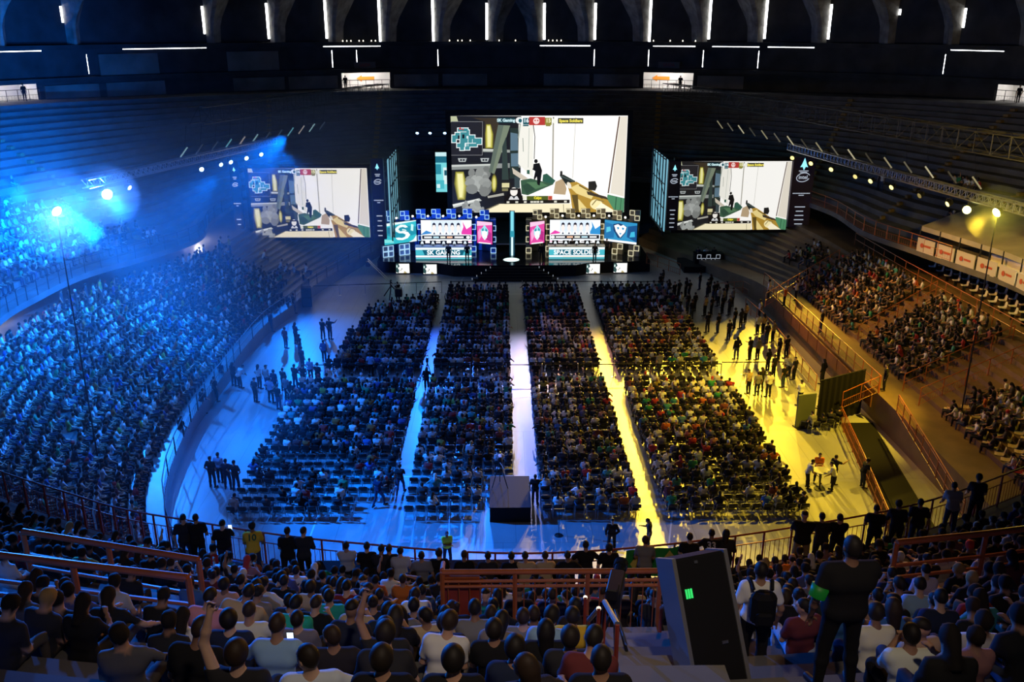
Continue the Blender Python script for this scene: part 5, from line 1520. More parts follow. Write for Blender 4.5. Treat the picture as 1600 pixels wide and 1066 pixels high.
spot('concourse_fill', (2, 1, 27.5), (-1, 16.5, 10), 1900, (1, .78, .58), 58, 1.0)

# ------------------------------------------------ haze hanging in the blue half
hz = MB().box((-56, 26, 4), (-9, 100, 17)).build('haze', None or M['black']); hz.data.materials.clear()
m, nt, b = new_mat('haze'); nt.nodes.remove(b)
vs_ = nt.nodes.new('ShaderNodeVolumeScatter'); vs_.inputs['Density'].default_value = .0045; vs_.inputs['Anisotropy'].default_value = .2; vs_.inputs['Color'].default_value = (.8, .88, 1, 1)
nt.links.new(vs_.outputs[0], nt.nodes['Material Output'].inputs['Volume'])
for q, c in enumerate((LB1, LB2)):  # added volume spheres that make the halos of the two lamps
    pr = []
    R_ = 2.1; k_ = 12
    for i in range(k_ + 1): pr.append((max(.001, R_ * math.sin(PI * i / k_)), -R_ * math.cos(PI * i / k_)))
    g_ = MB().lathe(pr, 20).build('haze', M['black'], loc=tuple(c + Vector((.2, -.25, -.1))), smooth=True); g_.data.materials.clear()
    m2, nt2, b2 = new_mat('halo_volume'); nt2.nodes.remove(b2)
    v2 = nt2.nodes.new('ShaderNodeVolumeScatter'); v2.inputs['Density'].default_value = .032; v2.inputs['Color'].default_value = (.85, .9, 1, 1)
    nt2.links.new(v2.outputs[0], nt2.nodes['Material Output'].inputs['Volume']); g_.data.materials.append(m2)
    tag(g_, 'denser bright haze around the glaring lamp ' + ('on the tall mast' if q == 0 else 'at the end of the truss'), 'haze', kind='stuff')
    for en, cl in ((3600, (.015, .20, 1)), (260, (.7, .85, 1))):  # extra point lights that fill the halo sphere
        l = bpy.data.lights.new('halo_light', 'POINT'); l.energy = en; l.color = cl; l.shadow_soft_size = .12
        o = bpy.data.objects.new('halo_light', l); COL.objects.link(o); o.location = c + Vector((.3, -.4, -.15))
m3 = m2.copy(); m3.node_tree.nodes['Volume Scatter'].inputs['Density'].default_value = .014
g_ = MB().lathe([(max(.001, 1.5 * math.sin(PI * i / 10)), -1.5 * math.cos(PI * i / 10)) for i in range(11)], 18).build('haze', m3, loc=tuple(LY1 + Vector((-.15, -.25, -.05))), smooth=True)  # added sphere that makes the yellow lamp's halo
tag(g_, 'small bright haze around the glaring yellow lamp on its tall mast', 'haze', kind='stuff')
l = bpy.data.lights.new('halo_light', 'POINT'); l.energy = 550; l.color = (1, .80, .06); l.shadow_soft_size = .12  # extra point light for the yellow halo
o = bpy.data.objects.new('halo_light', l); COL.objects.link(o); o.location = LY1 + Vector((-.3, -.4, -.12))
hz.data.materials.append(m); tag(hz, 'thin blue-lit haze hanging around the glaring lamps of the blue half', 'haze', kind='stuff')

# world: pale daylight outside, seen only through the gaps of the roof
w = bpy.data.worlds.new('daylight'); scene.world = w; w.use_nodes = True
w.node_tree.nodes['Background'].inputs[0].default_value = (.95, .97, 1, 1); w.node_tree.nodes['Background'].inputs[1].default_value = 8.0

# ledge lamps: strings of tiny lights
for i, px in enumerate(list(range(532, 592, 9)) + [700, 712, 724, 736, 780, 808, 855, 862, 870, 878, 1020, 1045, 1062, 1083]):
    s = ring_at(px); p = rp(s, 2.6, 20.62)
    t = thing('ledge_lamp', f'tiny white lamp on the high ledge under the roof, {ordinal(i + 1)} from the blue side', 'lamp', p, 0, 'tiny lamps on the high ledge')
    MB().lathe([(.05, 0), (.07, .05), (.07, .14), (.03, .2), (0.001, .21)], 8).build('bulb', emat('ledge_bulb', (1, .92, .75), 2.2), t)
    MB().lathe([(.09, -.01), (.09, .0), (.05, .01)], 8).build('socket', M['black_metal'], t)
# exit arrows and sign plates
for q, (px0, px1, who) in enumerate(((529, 605, 'blue'), (1007, 1084, 'yellow'))):
    s0, s1 = PS[q + 1]; f = .45 if q == 0 else .36
    s = s1 + (s0 - s1) * f if pix(rp(s1, 4, 15))[0] < pix(rp(s0, 4, 15))[0] else s0 + (s1 - s0) * f
    p = Vector(rp(s, 8.42, 15.95)); e = Vector(rp(s + .05, 8.42, 15.95)) - p; e.normalize()
    if e.x < 0: e = -e
    ang = math.atan2(e.y, e.x)
    t = thing('arrow_sign', f'orange arrow sign on the white wall of the {who}-side lit exit', 'sign', p, ang)
    MB().prism([(-1.25, 0), (-.55, .42), (-.55, .22), (1.1, .22), (1.1, -.22), (-.55, -.22), (-.55, -.42)], .02, lambda u, v, d: (u, -d, v)).build('arrow', M['orange_sign'], t)
    mid = Vector(rp((s0 + s1) / 2, 3.2, 17.45)); 
    t = thing('exit_sign', f'dim plate reading SAIDA above the {who}-side lit exit', 'sign', mid, ang)
    MB().box((-1.35, 0, 0), (1.35, .06, .75)).build('plate', pmat('sign_plate', (.14, .13, .13), .7), t)
    text('SAIDA', .52, pmat('sign_red', (.28, .07, .05), .7), t, (0, -.01, .37), (PI / 2, 0, 0), bold=.01)
# guard rails and people at the exits
for q, (s0, s1) in enumerate(PS):
    a, b_ = Vector(rp(s0, 3.4, TB[int(s0) % NS][2])), Vector(rp(s1, 3.4, TB[int(s1) % NS][2]))
    rail([a, a.lerp(b_, .5), b_], ['thin guard rail in the first lit exit counted from the blue side', 'thin guard rail in the lit exit with an arrow, blue side', 'thin guard rail in the lit exit with an arrow, yellow side', 'thin guard rail in the last lit exit on the yellow side'][q], M['black_metal'], gap=1.2, balusters=.3, r=.03)

# ================================================================== floor furniture
def chair_parts():
    seat = MB().box((-.21, -.20, .42), (.21, .22, .46), bev=.02)
    back = MB(); vs = []; n = 9
    for i in range(n):
        a = -1 + 2 * i / (n - 1); y = -.23 - .035 * (1 - a * a); zt = .84 - .05 * a ** 4; zb = .60 + .03 * a ** 4
        vs += [(a * .22, y, zb), (a * .22, y - .035, zb), (a * .215, y - .065, zt), (a * .215, y - .03, zt)]
    fs = [(4 * i + j, 4 * i + (j + 1) % 4, 4 * (i + 1) + (j + 1) % 4, 4 * (i + 1) + j) for i in range(n - 1) for j in range(4)] + [(3, 2, 1, 0), tuple(4 * (n - 1) + j for j in range(4))]
    back.add(vs, fs)
    def side(sd):
        x = sd * .22
        return MB().path([(x, -.30, .80), (x, -.22, .44), (x * 1.05, -.25, 0.0)], .013, 6).tube((x, -.22, .44), (x, .20, .43), .013, 6).tube((x, .20, .43), (x * 1.05, .24, 0), .013, 6)
    return seat, back, side(-1), side(1)
CP = chair_parts()
chair0 = thing('stacking_chair', 'chair', 'chair', (0, 0, -50))
CP[0].build('seat', M['plastic_black'], chair0); CP[1].build('backrest', M['plastic_black'], chair0, smooth=True)
CP[2].build('side_frame', M['steel'], chair0); CP[3].build('side_frame', M['steel'], chair0)
chair_used = [False]
def place_chair(loc, rz, label, group):
    if not chair_used[0]:
        chair_used[0] = True; chair0.location = loc; chair0.rotation_euler = (0, 0, rz); chair0['label'] = label; chair0['group'] = group; return chair0
    return copy_tree(chair0, loc, rz, label, group)
low = MB()      # chairs beyond the nearest three hundred, one mesh
low.box((-.21, -.20, .42), (.21, .22, .46)); low.box((-.21, -.29, .60), (.21, -.25, .84))
for x in (-.2, .2):
    for y in (-.22, .2): low.tube((x, y, 0), (x, y, .43), .014, 4, caps=False)
low_v = np.array([tuple(p) for p in low.v], np.float32); low_f = low.f
BLK = [(-13.25, -5.6, 'outer blue-side'), (-4.75, .55, 'inner blue-side'), (1.85, 6.65, 'inner yellow-side'), (7.9, 14.75, 'outer yellow-side')]
rows = []
for Y in np.arange(38.3, 54.6, .93): rows.append((Y, 'rear'))
for Y in np.arange(57.6, 76.4, .93): rows.append((Y, 'front'))
seats = []
for ri, (Y, half) in enumerate(rows):
    for bi, (x0, x1, nm) in enumerate(BLK):
        n = int((x1 - x0) / .53)
        for c in range(n):
            x = x0 + .26 + c * (x1 - x0 - .5) / (n - 1)
            if bi == 0 and half == 'front':
                lim = -12.0 + max(0, (Y - 57)) * .09 + max(0, Y - 70.5) * 1.05
                if x < lim: continue
            if bi == 1 and Y < 41.6 and x > -.95: continue
            if bi == 1 and Y < 39 and x > -2: continue
            if bi == 0 and Y < 40 and x > -7.4: continue
            seats.append((x, float(Y), bi, c, ri, n))
C = Crowd(.055)
bulk_v = []; bulk_f = []; bn = 0
TOP_CHAIRS = 285
for idx, (x, Y, bi, c, ri, n) in enumerate(seats):
    jx, jy, ja = rng.uniform(-.03, .03), rng.uniform(-.03, .03), rng.uniform(-.06, .06)
    aim = math.atan2(-(1.3 - x) * .5, 88 - Y) * .5
    if idx < TOP_CHAIRS:
        place_chair((x + jx, Y + jy, 0), aim + ja, f'black chair, {ordinal(ri + 1)} row from the back, {BLK[bi][2]} seat block, {ordinal(c + 1)} from its blue side', 'black chairs on the arena floor')
    else:
        R = rotz(aim + ja).astype(np.float32)
        bulk_v.append(low_v @ R.T + np.array((x + jx, Y + jy, 0), np.float32)); bulk_f += [tuple(i + bn for i in f) for f in low_f]; bn += len(low_v)
    occ = [.30, .30, .55, .45][bi] if Y < 40.5 else ([.42, .6, .8, .75][bi] if Y < 45.5 else ([.72, .9, .94, .92][bi] if Y < 49 else .965))
    if rng.random() < occ:
        C.add((x + jx, Y + jy + .02, .46), aim + rng.uniform(-.2, .2))
me = bpy.data.meshes.new('chairs'); me.from_pydata([tuple(p) for p in np.concatenate(bulk_v)], [], bulk_f)
me.materials.append(M['plastic_black']); o = bpy.data.objects.new('chair_rows', me); COL.objects.link(o)
tag(o, 'rows of black chairs under the seated audience on the arena floor', 'chairs', kind='stuff')

# belt barriers
def barrier(x0, x1, y0, y1, n, label, grp):
    for i in range(n):
        f = i / (n - 1); x, y = x0 + (x1 - x0) * f, y0 + (y1 - y0) * f
        t = thing('barrier_post', f'{label}, {ordinal(i + 1)} post', 'barrier', (x, y, 0), 0, grp)
        MB().lathe([(.17, 0), (.17, .02), (.03, .05), (.028, .95), (.035, .97), (.035, 1.0), (.001, 1.01)], 10).build('post', M['steel'], t)
        if i < n - 1:
            dx, dy = (x1 - x0) / (n - 1), (y1 - y0) / (n - 1)
            MB().box((.02, -.008, .90), (dx, .008, .96), R=Matrix.Rotation(math.atan2(dy, dx), 3, 'Z') if abs(dy) > .01 else None).build('belt', M['black'], t)
barrier(-16.6, -5.4, 76.2, 77.4, 6, 'belt barrier before the front of the outer blue-side block', 'front belt barrier, blue half')
barrier(-4.6, 14.6, 77.5, 77.3, 10, 'belt barrier before the front rows nearest the stage', 'front belt barrier, middle')
barrier(-13.5, -5.5, 56.7, 56.7, 4, 'belt barrier between the front and rear blocks, outer blue side', 'middle belt barrier, blue half')
barrier(-4.6, 14.8, 56.6, 56.6, 9, 'belt barrier between the front and rear blocks, middle', 'middle belt barrier, middle')
barrier(14.9, 19.4, 56.9, 56.9, 4, 'belt barrier across the yellow floor beside the outer block', 'middle belt barrier, yellow end')

# camera riser, cameras
def tv_camera(loc, rz, label, h=1.45, s=1.0, blue=False):
    t = thing('video_camera', label, 'camera', loc, rz); t.scale = (s, s, s)
    for k in range(3):
        a = PI / 2 + k * 2 * PI / 3; MB().tube((.45 * math.cos(a), .45 * math.sin(a), .02), (.05 * math.cos(a), .05 * math.sin(a), h - .25), .022, 6).build('tripod_leg', M['black_metal'], t)
    MB().tube((0, 0, h - .35), (0, 0, h), .05, 10).build('head', M['black_metal'], t)
    MB().box((-.09, -.26, h), (.09, .24, h + .24), bev=.02).build('camera_body', M['black_metal'], t)
    MB().lathe([(.06, 0), (.07, .05), (.075, .22), (.09, .24), (.09, .34), (.07, .33)], 14, (0, .22, h + .12), Matrix.Rotation(-PI / 2, 3, 'X')).build('lens', M['black_gloss'], t)
    MB().box((-.07, -.36, h + .20), (.07, -.20, h + .34), bev=.015).build('viewfinder', M['black_metal'], t)
    MB().tube((.0, -.1, h - .05), (.22, -.62, h - .18), .016, 6).build('pan_bar', M['steel'], t)
    return t
t = thing('camera_riser', 'large black cloth-sided camera riser at the rear of the middle aisle', 'riser', (.35, 39.4, 0))
MB().box((-1.0, -1.6, .76), (1.0, 1.6, .80)).build('deck', M['black'], t)
MB().box((-.98, -1.58, 0), (.98, 1.58, .76)).build('skirt', M['black'], t)
tv_camera((-.15, 39.9, .80), 0, 'television camera on a tripod on the black riser in the middle aisle')
t = thing('music_stand', 'thin black stand alone on the floor behind the riser', 'stand', (2.6, 36.6, 0))
MB().tube((0, 0, 0), (0, 0, 1.3), .015, 6).build('pole', M['black_metal'], t); MB().box((-.25, -.02, 1.28), (.25, .02, 1.42)).build('head', M['black_metal'], t); MB().lathe([(.2, 0), (.2, .02), (.02, .03)], 10).build('foot', M['black_metal'], t)
tv_camera((-5.0, 56.0, 0), .05, 'television camera on a tripod in the blue-lit aisle between the rear and front blocks')
# jib crane
p = at(612, 467, 0)
t = thing('camera_crane', 'black camera crane with a long arm before the blue end of the stage', 'camera crane', (p.x, p.y, 0))
for k in range(3):
    a = k * 2.1 + .4; MB().tube((.9 * math.cos(a), .9 * math.sin(a), .1), (0, 0, 1.2), .05, 6).build('leg', M['black_metal'], t)
MB().tube((0, 0, 1.1), (0, 0, 1.7), .09, 10).build('column', M['black_metal'], t)
tip = onY(575, 408, p.y + 4.5) - Vector((p.x, p.y, 0)); d = -tip.normalized() * 2.2
arm = MB(); c0 = Vector((0, 0, 1.7))
arm.tube(c0 + d * .6 + Vector((0, 0, .0)), tip, .05, 6); arm.tube(c0 + d * .6 + Vector((0, 0, .25)), tip + Vector((0, 0, .2)), .035, 6); arm.build('arm', M['steel'], t)
e = c0 + d * .8; MB().box((e.x - .3, e.y - .3, e.z - .35), (e.x + .3, e.y + .3, e.z + .35), bev=.04).build('counterweight', M['black_metal'], t)
MB().box((tip.x - .2, tip.y - .25, tip.z - .5), (tip.x + .2, tip.y + .25, tip.z - .05), bev=.04).build('camera_head', M['black_metal'], t)
# loudspeaker stack at the front corner of the blue stand
p = at(480, 478, 0)
for k in range(2):
    t = thing('loudspeaker', ['lower', 'upper'][k] + ' black loudspeaker of the pair by the blue floor railing', 'loudspeaker', (p.x, p.y, k * .82), .2)
    MB().box((-.42, -.4, .01), (.42, .4, .81), bev=.03).build('cabinet', M['black'], t); MB().box((-.36, -.43, .07), (.36, -.405, .75)).build('grille', M['black_metal'], t)

# foreground furniture: desks along the front rail, flag
def tz(Y): # tread height in the middle of the near stand
    k = 0 if Y > 20.6 - 1.3 else 1 + int((19.3 - Y) / .7263)
    return 8.3 + .4526 * k
t = thing('console_desk', 'long black technical desk against the front railing of the near stand', 'desk', (0, 20.0, 8.3))
MB().box((-4.9, -.1, .82), (2.0, .5, .88)).build('worktop', M['black'], t)
MB().box((-4.8, .40, .10), (1.9, .46, .82)).build('front_board', M['black'], t)
for x in (-4.7, -2.5, -.3, 1.8): MB().box((x - .04, -.05, 0), (x + .04, .45, .82)).build('leg', M['black_metal'], t)
t = thing('flag', 'green and yellow flag draped over the front railing', 'flag', (0, 0, 0))
fa, fb = Vector((3.25, 20.55, 9.42)), Vector((4.75, 20.75, 9.42)); 
def cloth_pt(u, v, off): 
    p = fa.lerp(fb, u); return (p.x, p.y - .06 - off + .03 * math.sin(u * 14 + v * 2), p.z - v * .85)
mb = MB(); n = 20
mb.add([cloth_pt(i / n, j / 8, 0) for i in range(n + 1) for j in range(9)], [(i * 9 + j, i * 9 + j + 1, i * 9 + j + 10, i * 9 + j + 9) for i in range(n) for j in range(8)])
mb.build('cloth', pmat('flag_green', (.02, .30, .06), .7), t)
fy = pmat('flag_yellow', (.75, .65, .15), .7)
for c in (.24, .78):
    n = 10; vs = [cloth_pt(c + (k / n - .5) * .32, .5 + sg * (.42 * (1 - abs(2 * k / n - 1)) + .01), .012) for k in range(n + 1) for sg in (-1, 1)]
    MB().add(vs, [(2 * k, 2 * k + 1, 2 * k + 3, 2 * k + 2) for k in range(n)]).build('emblem', fy, t)
# ================================================================== people
CNAME = {'white': (.78, .78, .76), 'light grey': (.5, .5, .49), 'grey': (.22, .22, .23), 'black': (.014, .014, .016), 'dark': (.03, .03, .035), 'navy': (.02, .03, .07), 'blue': (.05, .16, .45), 'light blue': (.3, .5, .75),
         'teal': (.03, .42, .36), 'green': (.03, .28, .09), 'red': (.5, .04, .035), 'dark red': (.22, .03, .03), 'orange': (.75, .20, .03), 'yellow': (.8, .50, .04), 'tan': (.55, .42, .25), 'pink': (.7, .3, .35), 'maroon': (.16, .035, .04), 'purple': (.3, .1, .35), 'hi-vis yellow': (.5, .85, .1)}
DARKS = ['black', 'dark', 'navy', 'black', 'dark', 'grey']
JEANS = [(.025, .035, .07), (.015, .015, .016), (.05, .07, .13), (.03, .03, .032)]
def rz_to(dx, dy): return math.atan2(-dx, dy)
used_labels = set()
def uniq(label):
    if label in used_labels:
        raise RuntimeError('label twice: ' + label)
    used_labels.add(label); return label

# ---- seated people of the near stand
SPEC = [  # head pixel, shirt, pose, hair, label, extras
    (347, 918, 'tan', 'sit_big', 'short', 'big person in tan shirt leaning sideways, arm reaching out, near the blue-lit barrier', {'z': 11.6}),
    (325, 948, 'pink', 'sit_slump', 'short', 'person in pink shirt huddled beside the big leaning person in tan', {}),
    (455, 899, 'white', 'sit_lap', 'short', 'person in white jersey with CAIXA printed across the back', {'print': 'CAIXA'}),
    (485, 922, 'tan', 'sit_lap', 'full', 'person with bushy dark hair and tan top just behind the CAIXA jersey', {}),
    (507, 936, 'teal', 'sit_lap', 'short', 'person in bright teal T-shirt seated straight', {}),
    (536, 916, 'dark red', 'sit_phone', 'short', 'person in dark red shirt beside the teal T-shirt', {}),
    (577, 934, 'dark', 'sit_face', 'full', 'person holding both hands up before the face, dark top, beyond the teal T-shirt', {}),
    (622, 914, 'orange', 'sit_eyes', 'short', 'person in orange shirt shading the eyes with a bent arm', {}),
    (592, 982, 'dark', 'sit_raise', 'full', 'person in dark top raising one fist high, behind the orange shirt', {}),
    (645, 962, 'black', 'sit_lap', 'short', 'person in black tee with pale lettering on the back beside the raised fist', {'print': 'VISA'}),
    (668, 952, 'tan', 'sit_turn', 'short', 'person in tan shirt turned aside by the red stair panel', {}),
    (732, 937, 'black', 'sit_lap', 'short', 'person in black tee seated right against the red railing', {}),
    (668, 1003, 'white', 'sit_slump', 'full', 'person in blue-lit white shirt with bushy hair near the bottom edge', {}),
    (744, 990, 'grey', 'sit_lean', 'short', 'person in grey shirt with blue-rimmed head, fourth row below the red railing', {}),
    (779, 990, 'black', 'sit_lap', 'full', 'person with big round dark hair below the red railing', {}),
    (802, 957, 'grey', 'sit_lap', 'short', 'person with tall dark head right under the middle of the red railing', {}),
    (821, 980, 'dark', 'sit_cross', 'short', 'person in dark shirt between the tall dark head and the yellow shirt', {}),
    (895, 947, 'yellow', 'sit_lap', 'full', 'person in bright yellow-orange shirt with bushy dark hair by the stairs', {'z': 11.3}),
    (861, 980, 'light blue', 'sit_slump', 'full', 'person in pale blue shirt diagonally behind the yellow shirt', {'z': 10.4}),
    (882, 996, 'dark', 'sit_lap', 'full', 'person with dark hair directly behind the yellow shirt', {}),
    (888, 1026, 'maroon', 'sit_slump', 'short', 'person in maroon top hunched beside the purple-rimmed long hair', {}),
    (856, 1020, 'black', 'sit_lap', 'long', 'person with long purple-rimmed hair near the bottom edge', {}),
    (985, 1050, 'black', 'sit_lap', 'short', 'person at the foot of the stairs, only a dark round head showing', {}),
    (352, 976, 'navy', 'sit_lap', 'full', 'person in navy shirt with blue-lit hair behind the big leaning person', {}),
    (375, 1014, 'dark', 'sit_raise', 'full', 'person in dark shirt lifting a bent arm near the bottom edge', {}),
    (451, 1010, 'light blue', 'sit_arms', 'short', 'person in pale blue shirt with elbows spread wide over a glowing phone', {'phone': 1}),
    (556, 1011, 'dark', 'sit_lean', 'full', 'person in dark shirt with blue-rimmed hair behind the teal T-shirt', {}),
    (593, 1040, 'black', 'sit_lap', 'full', 'person with large dark head at the bottom edge under the raised fist', {}),
    (686, 1042, 'black', 'sit_lap', 'full', 'person with large dark head at the bottom edge behind the white shirt', {}),
    (765, 1034, 'navy', 'sit_lap', 'full', 'person with very wide dark hair and navy shirt at the bottom edge', {}),
    (325, 1036, 'black', 'sit_slump', 'short', 'person in black at the bottom edge nearest the blue-lit barriers', {}),
    (505, 868, 'green', 'sit_turn', 'short', 'person in green shirt several rows in front of the teal T-shirt', {}),
    (1215, 881, 'orange', 'sit_lap', 'short', 'person in orange-red shirt just past the backpack, row nearer the floor', {}),
    (1238, 887, 'orange', 'sit_slump', 'bald', 'balding person in orange-red shirt beyond the backpack', {}),
    (1302, 885, 'tan', 'sit_lap', 'full', 'person in tan shirt just left of the tall guard', {}),
    (1387, 884, 'dark', 'sit_lap', 'cap', 'person wearing a pale blue cap past the tall guard', {'hcol': (.45, .55, .8)}),
    (1370, 894, 'grey', 'sit_lap', 'full', 'blond person beside the pale blue cap', {'hcol': (.5, .34, .12)}),
    (1410, 955, 'blue', 'sit_lap', 'long', 'person with long dark hair and blue-lit shoulders past the guard', {}),
    (1430, 932, 'light blue', 'sit_slump', 'short', 'person in pale blue shirt in front of the long dark hair', {}),
    (1272, 972, 'maroon', 'sit_turn', 'short', 'person in maroon shirt and pale trousers seated at the guard\'s side', {'tr': (.4, .48, .6)}),
    (1465, 830, 'light grey', 'sit_lap', 'short', 'person in pale grey shirt, first of two pale shirts by the yellow-lit barrier', {}),
    (1485, 826, 'tan', 'sit_lap', 'short', 'person in tan shirt, second of two pale shirts by the yellow-lit barrier', {}),
    (1380, 838, 'green', 'sit_lap', 'short', 'person in green shirt near the front railing, yellow side', {}),
    (1546, 812, 'tan', 'sit_lap', 'short', 'person in tan shirt in a front row, last pale shirt before the photo\'s edge', {}),
]
cand = []
for k in range(1, 20):
    t = tier_t(k) + (1 - TW) / NROW * .32
    s = -46.0
    while s < 38:
        p, a, b_ = tier_pt(s % NS, t)
        q, _, _ = tier_pt((s + .05) % NS, t)
        step = (q - p).length / .05
        if p.y < 30:
            hx, hy, hz = pix((p.x, p.y, p.z + .76))
            if -60 < hx < 1660 and hy < 1120 and hz > 3:
                d = Vector((a[0] - b_[0], a[1] - b_[1])).normalized()
                cand.append([k, s, p, hx, hy, d, None, hz])
        s += .60 / max(step, .05) * rng.uniform(.95, 1.08)
def blocked(p):
    x, y = p.x, p.y
    if -1.2 < x < 2.5 and 11.6 < y < 12.9: return True
    if 1.05 < x < 2.5 and y < 11.8: return True
    if 1.1 < x < 3.2 and y < 9.6: return True
    if x < -4.4 and (abs(y - (13.8 + max(0, -5.4 - x) * .27)) < .5 or abs(y - (11.9 + max(0, -4.8 - x) * .2)) < .5): return True
    if x > 6.9 and abs(y - (14.2 + max(0, x - 7.2) * .18)) < .5: return True
    if math.hypot(x - GUARD.x, y - GUARD.y) < .75 or math.hypot(x - PACK.x, y - PACK.y) < .55: return True
    return False
GUARD = at(1331, 868, 17.6); PACK = at(1191, 879, 16.35)
GUARD.z = tz(GUARD.y); PACK.z = tz(PACK.y)
cand = [c for c in cand if not blocked(c[2])]
for sx, sy, shirt, pose, hair, label, ex in SPEC:
    best = min((c for c in cand if c[6] is None), key=lambda c: (c[3] - sx) ** 2 + (c[4] - sy) ** 2 + (30 * (c[7] - ex['z'])) ** 2 * ('z' in ex) if 'z' in ex else (c[3] - sx) ** 2 + (c[4] - sy) ** 2)
    best[6] = (shirt, pose, hair, label, ex)
SHOWY = {'big person in tan', 'person in white jersey', 'person in bright teal', 'person in orange shirt shading', 'person in bright yellow', 'person in blue-lit white', 'person in pale blue shirt with elbows', 'person in maroon shirt and pale'}
for c in [c for c in cand if c[6]]:
    if any(c[6][3].startswith(q) for q in SHOWY):
        wd = 30 * 11 / c[7]
        for e in cand:
            if e[6] is None and abs(e[3] - c[3]) < wd and 4 < e[4] - c[4] < wd * 2.3: e[6] = 0
for c in cand:     # nobody sits on top of a marked neighbour's place, some places stay empty
    if c[6] is None:
        if rng.random() > .80: c[6] = 0
def tier_z(x, y):
    best = None
    for i in range(-46 * 4, 38 * 4):
        s_ = i / 4; a = TF[int(math.floor(s_)) % NS]; b = TB[int(math.floor(s_)) % NS]
        d = (b - a)[:2]; L = np.linalg.norm(d); t_ = float(np.dot(np.array([x, y]) - a[:2], d)) / L / L
        off = abs(float(np.cross(d / L, np.array([x, y]) - a[:2])))
        if best is None or off < best[0]: best = (off, a, b, t_)
    _, a, b, t_ = best
    k = 0 if t_ < TW else 1 + int((t_ - TW) / ((1 - TW) / NROW))
    return a[2] + (b[2] - a[2]) * k / NROW
near_lim = 142
singles = [c for c in cand if c[6]]
others = [c for c in cand if c[6] is None]
indiv = sorted([c for c in others if 300 < c[3] < 1480], key=lambda c: c[7])[:near_lim - len(singles)]
ids = {id(c) for c in indiv}
SITP = ['sit_lap', 'sit_lean', 'sit_cross', 'sit_phone', 'sit_turn', 'sit_slump', 'sit_lap', 'sit_face', 'sit_slump', 'sit_arms']
HK = ['short', 'full', 'short', 'long', 'short', 'cap', 'full', 'short', 'bun', 'short']
rowcount = {}
GRP = 'audience seated in the near stand'
bulk = [c for c in others if id(c) not in ids and rng.random() < (.9 if c[3] > 300 else .72)]
place_in_row = {}
for k in range(1, 20):          # everybody of a row whose head shows, counted from the photo's left edge
    for n_, c in enumerate(sorted((c for c in singles + indiv + bulk if c[0] == k and c[3] > 0), key=lambda c: c[3])): place_in_row[id(c)] = n_ + 1
for c in sorted(indiv, key=lambda c: (c[0], c[3])):
    k, s, p, hx, hy, d, _, _ = c
    col = rng.choice(DARKS + DARKS + ['white', 'white', 'blue', 'red', 'tan', 'grey', 'maroon', 'teal'])
    lab = uniq(f'person in {col}, {ordinal(place_in_row[id(c)])} from the photo\'s left edge in the {ordinal(k)} row above the railing')
    tcol = tuple(v * rng.uniform(.8, 1.1) for v in CNAME[col])
    person(rng.choice(SITP), p, rz_to(d.x * .7 + (1.3 - p.x) * .012, d.y * .7 + .5) + rng.uniform(-.15, .15), tcol, rng.choice(JEANS), lab, GRP, rng.choice(HK), scale=rng.uniform(.95, 1.04))
M['print_dark'] = pmat('print_dark', (.02, .03, .12), .8); M['print_pale'] = pmat('print_pale', (.6, .6, .6), .8)
M['phone_glow'] = emat('phone_glow', (.75, .9, 1), 1.6)
for c in singles:
    k, s, p, hx, hy, d, (col, pose, hair, lab, ex), _ = c
    t = person(pose, p, rz_to(d.x * .6, d.y), CNAME[col], ex.get('tr') or rng.choice(JEANS), uniq(lab), GRP, hair, hcol=ex.get('hcol'), scale=1.03)
    if ex.get('print'):
        text(ex['print'], .13, M['print_dark'] if col == 'white' else M['print_pale'], t, (0, -.155, .47), (PI / 2, 0, 0), 'shirt_lettering', bold=.004, extr=.012)
    if ex.get('phone'):
        ph = thing('phone', 'glowing phone held by the person with elbows spread wide', 'phone', p + Vector((.05, .42, .30)), 0)
        MB().box((-.04, -.01, 0), (.04, .0, .15), bev=.003).build('casing', M['black_gloss'], ph); MB().box((-.034, -.013, .008), (.034, -.0105, .142)).build('display', M['phone_glow'], ph)
for c in bulk:
    k, s, p, hx, hy, d, _, _ = c
    if True:
        C.add(p, rz_to(d.x * .7 + (1.3 - p.x) * .012, d.y * .7 + .5), dark=True)

# guard and the person with the backpack
g = person('stand_broad', (GUARD.x, GUARD.y, GUARD.z), .05, CNAME['black'], (.012, .012, .014), uniq('tall guard in black standing with a bright green armband, back turned'), None, 'short', scale=1.06)
J = PROTO['stand_broad']['J']; a, b_ = J['shL'], J['elL']
MB().tube(a + (b_ - a) * .55, a + (b_ - a) * .95, .085, 14, .078).build('armband', emat('armband_green', (.02, .38, .04), .10), g, smooth=True)
bk = person('stand', (PACK.x, PACK.y, PACK.z), -.06, CNAME['white'], JEANS[1], uniq('person in white T-shirt wearing a black backpack, standing beside the equipment case'), None, 'short')
pk = MB().box((-.15, -.34, 1.02), (.15, -.15, 1.46), bev=.06).build('backpack', M['black'], bk)
MB().box((-.11, -.39, 1.06), (.11, -.33, 1.24), bev=.03).build('pocket', M['black'], pk)
for sd in (-1, 1):
    MB().path([(sd * .11, -.17, 1.44), (sd * .13, -.06, 1.50), (sd * .14, .09, 1.40), (sd * .14, .12, 1.22)], .022, 6).build('strap', M['black'], pk)

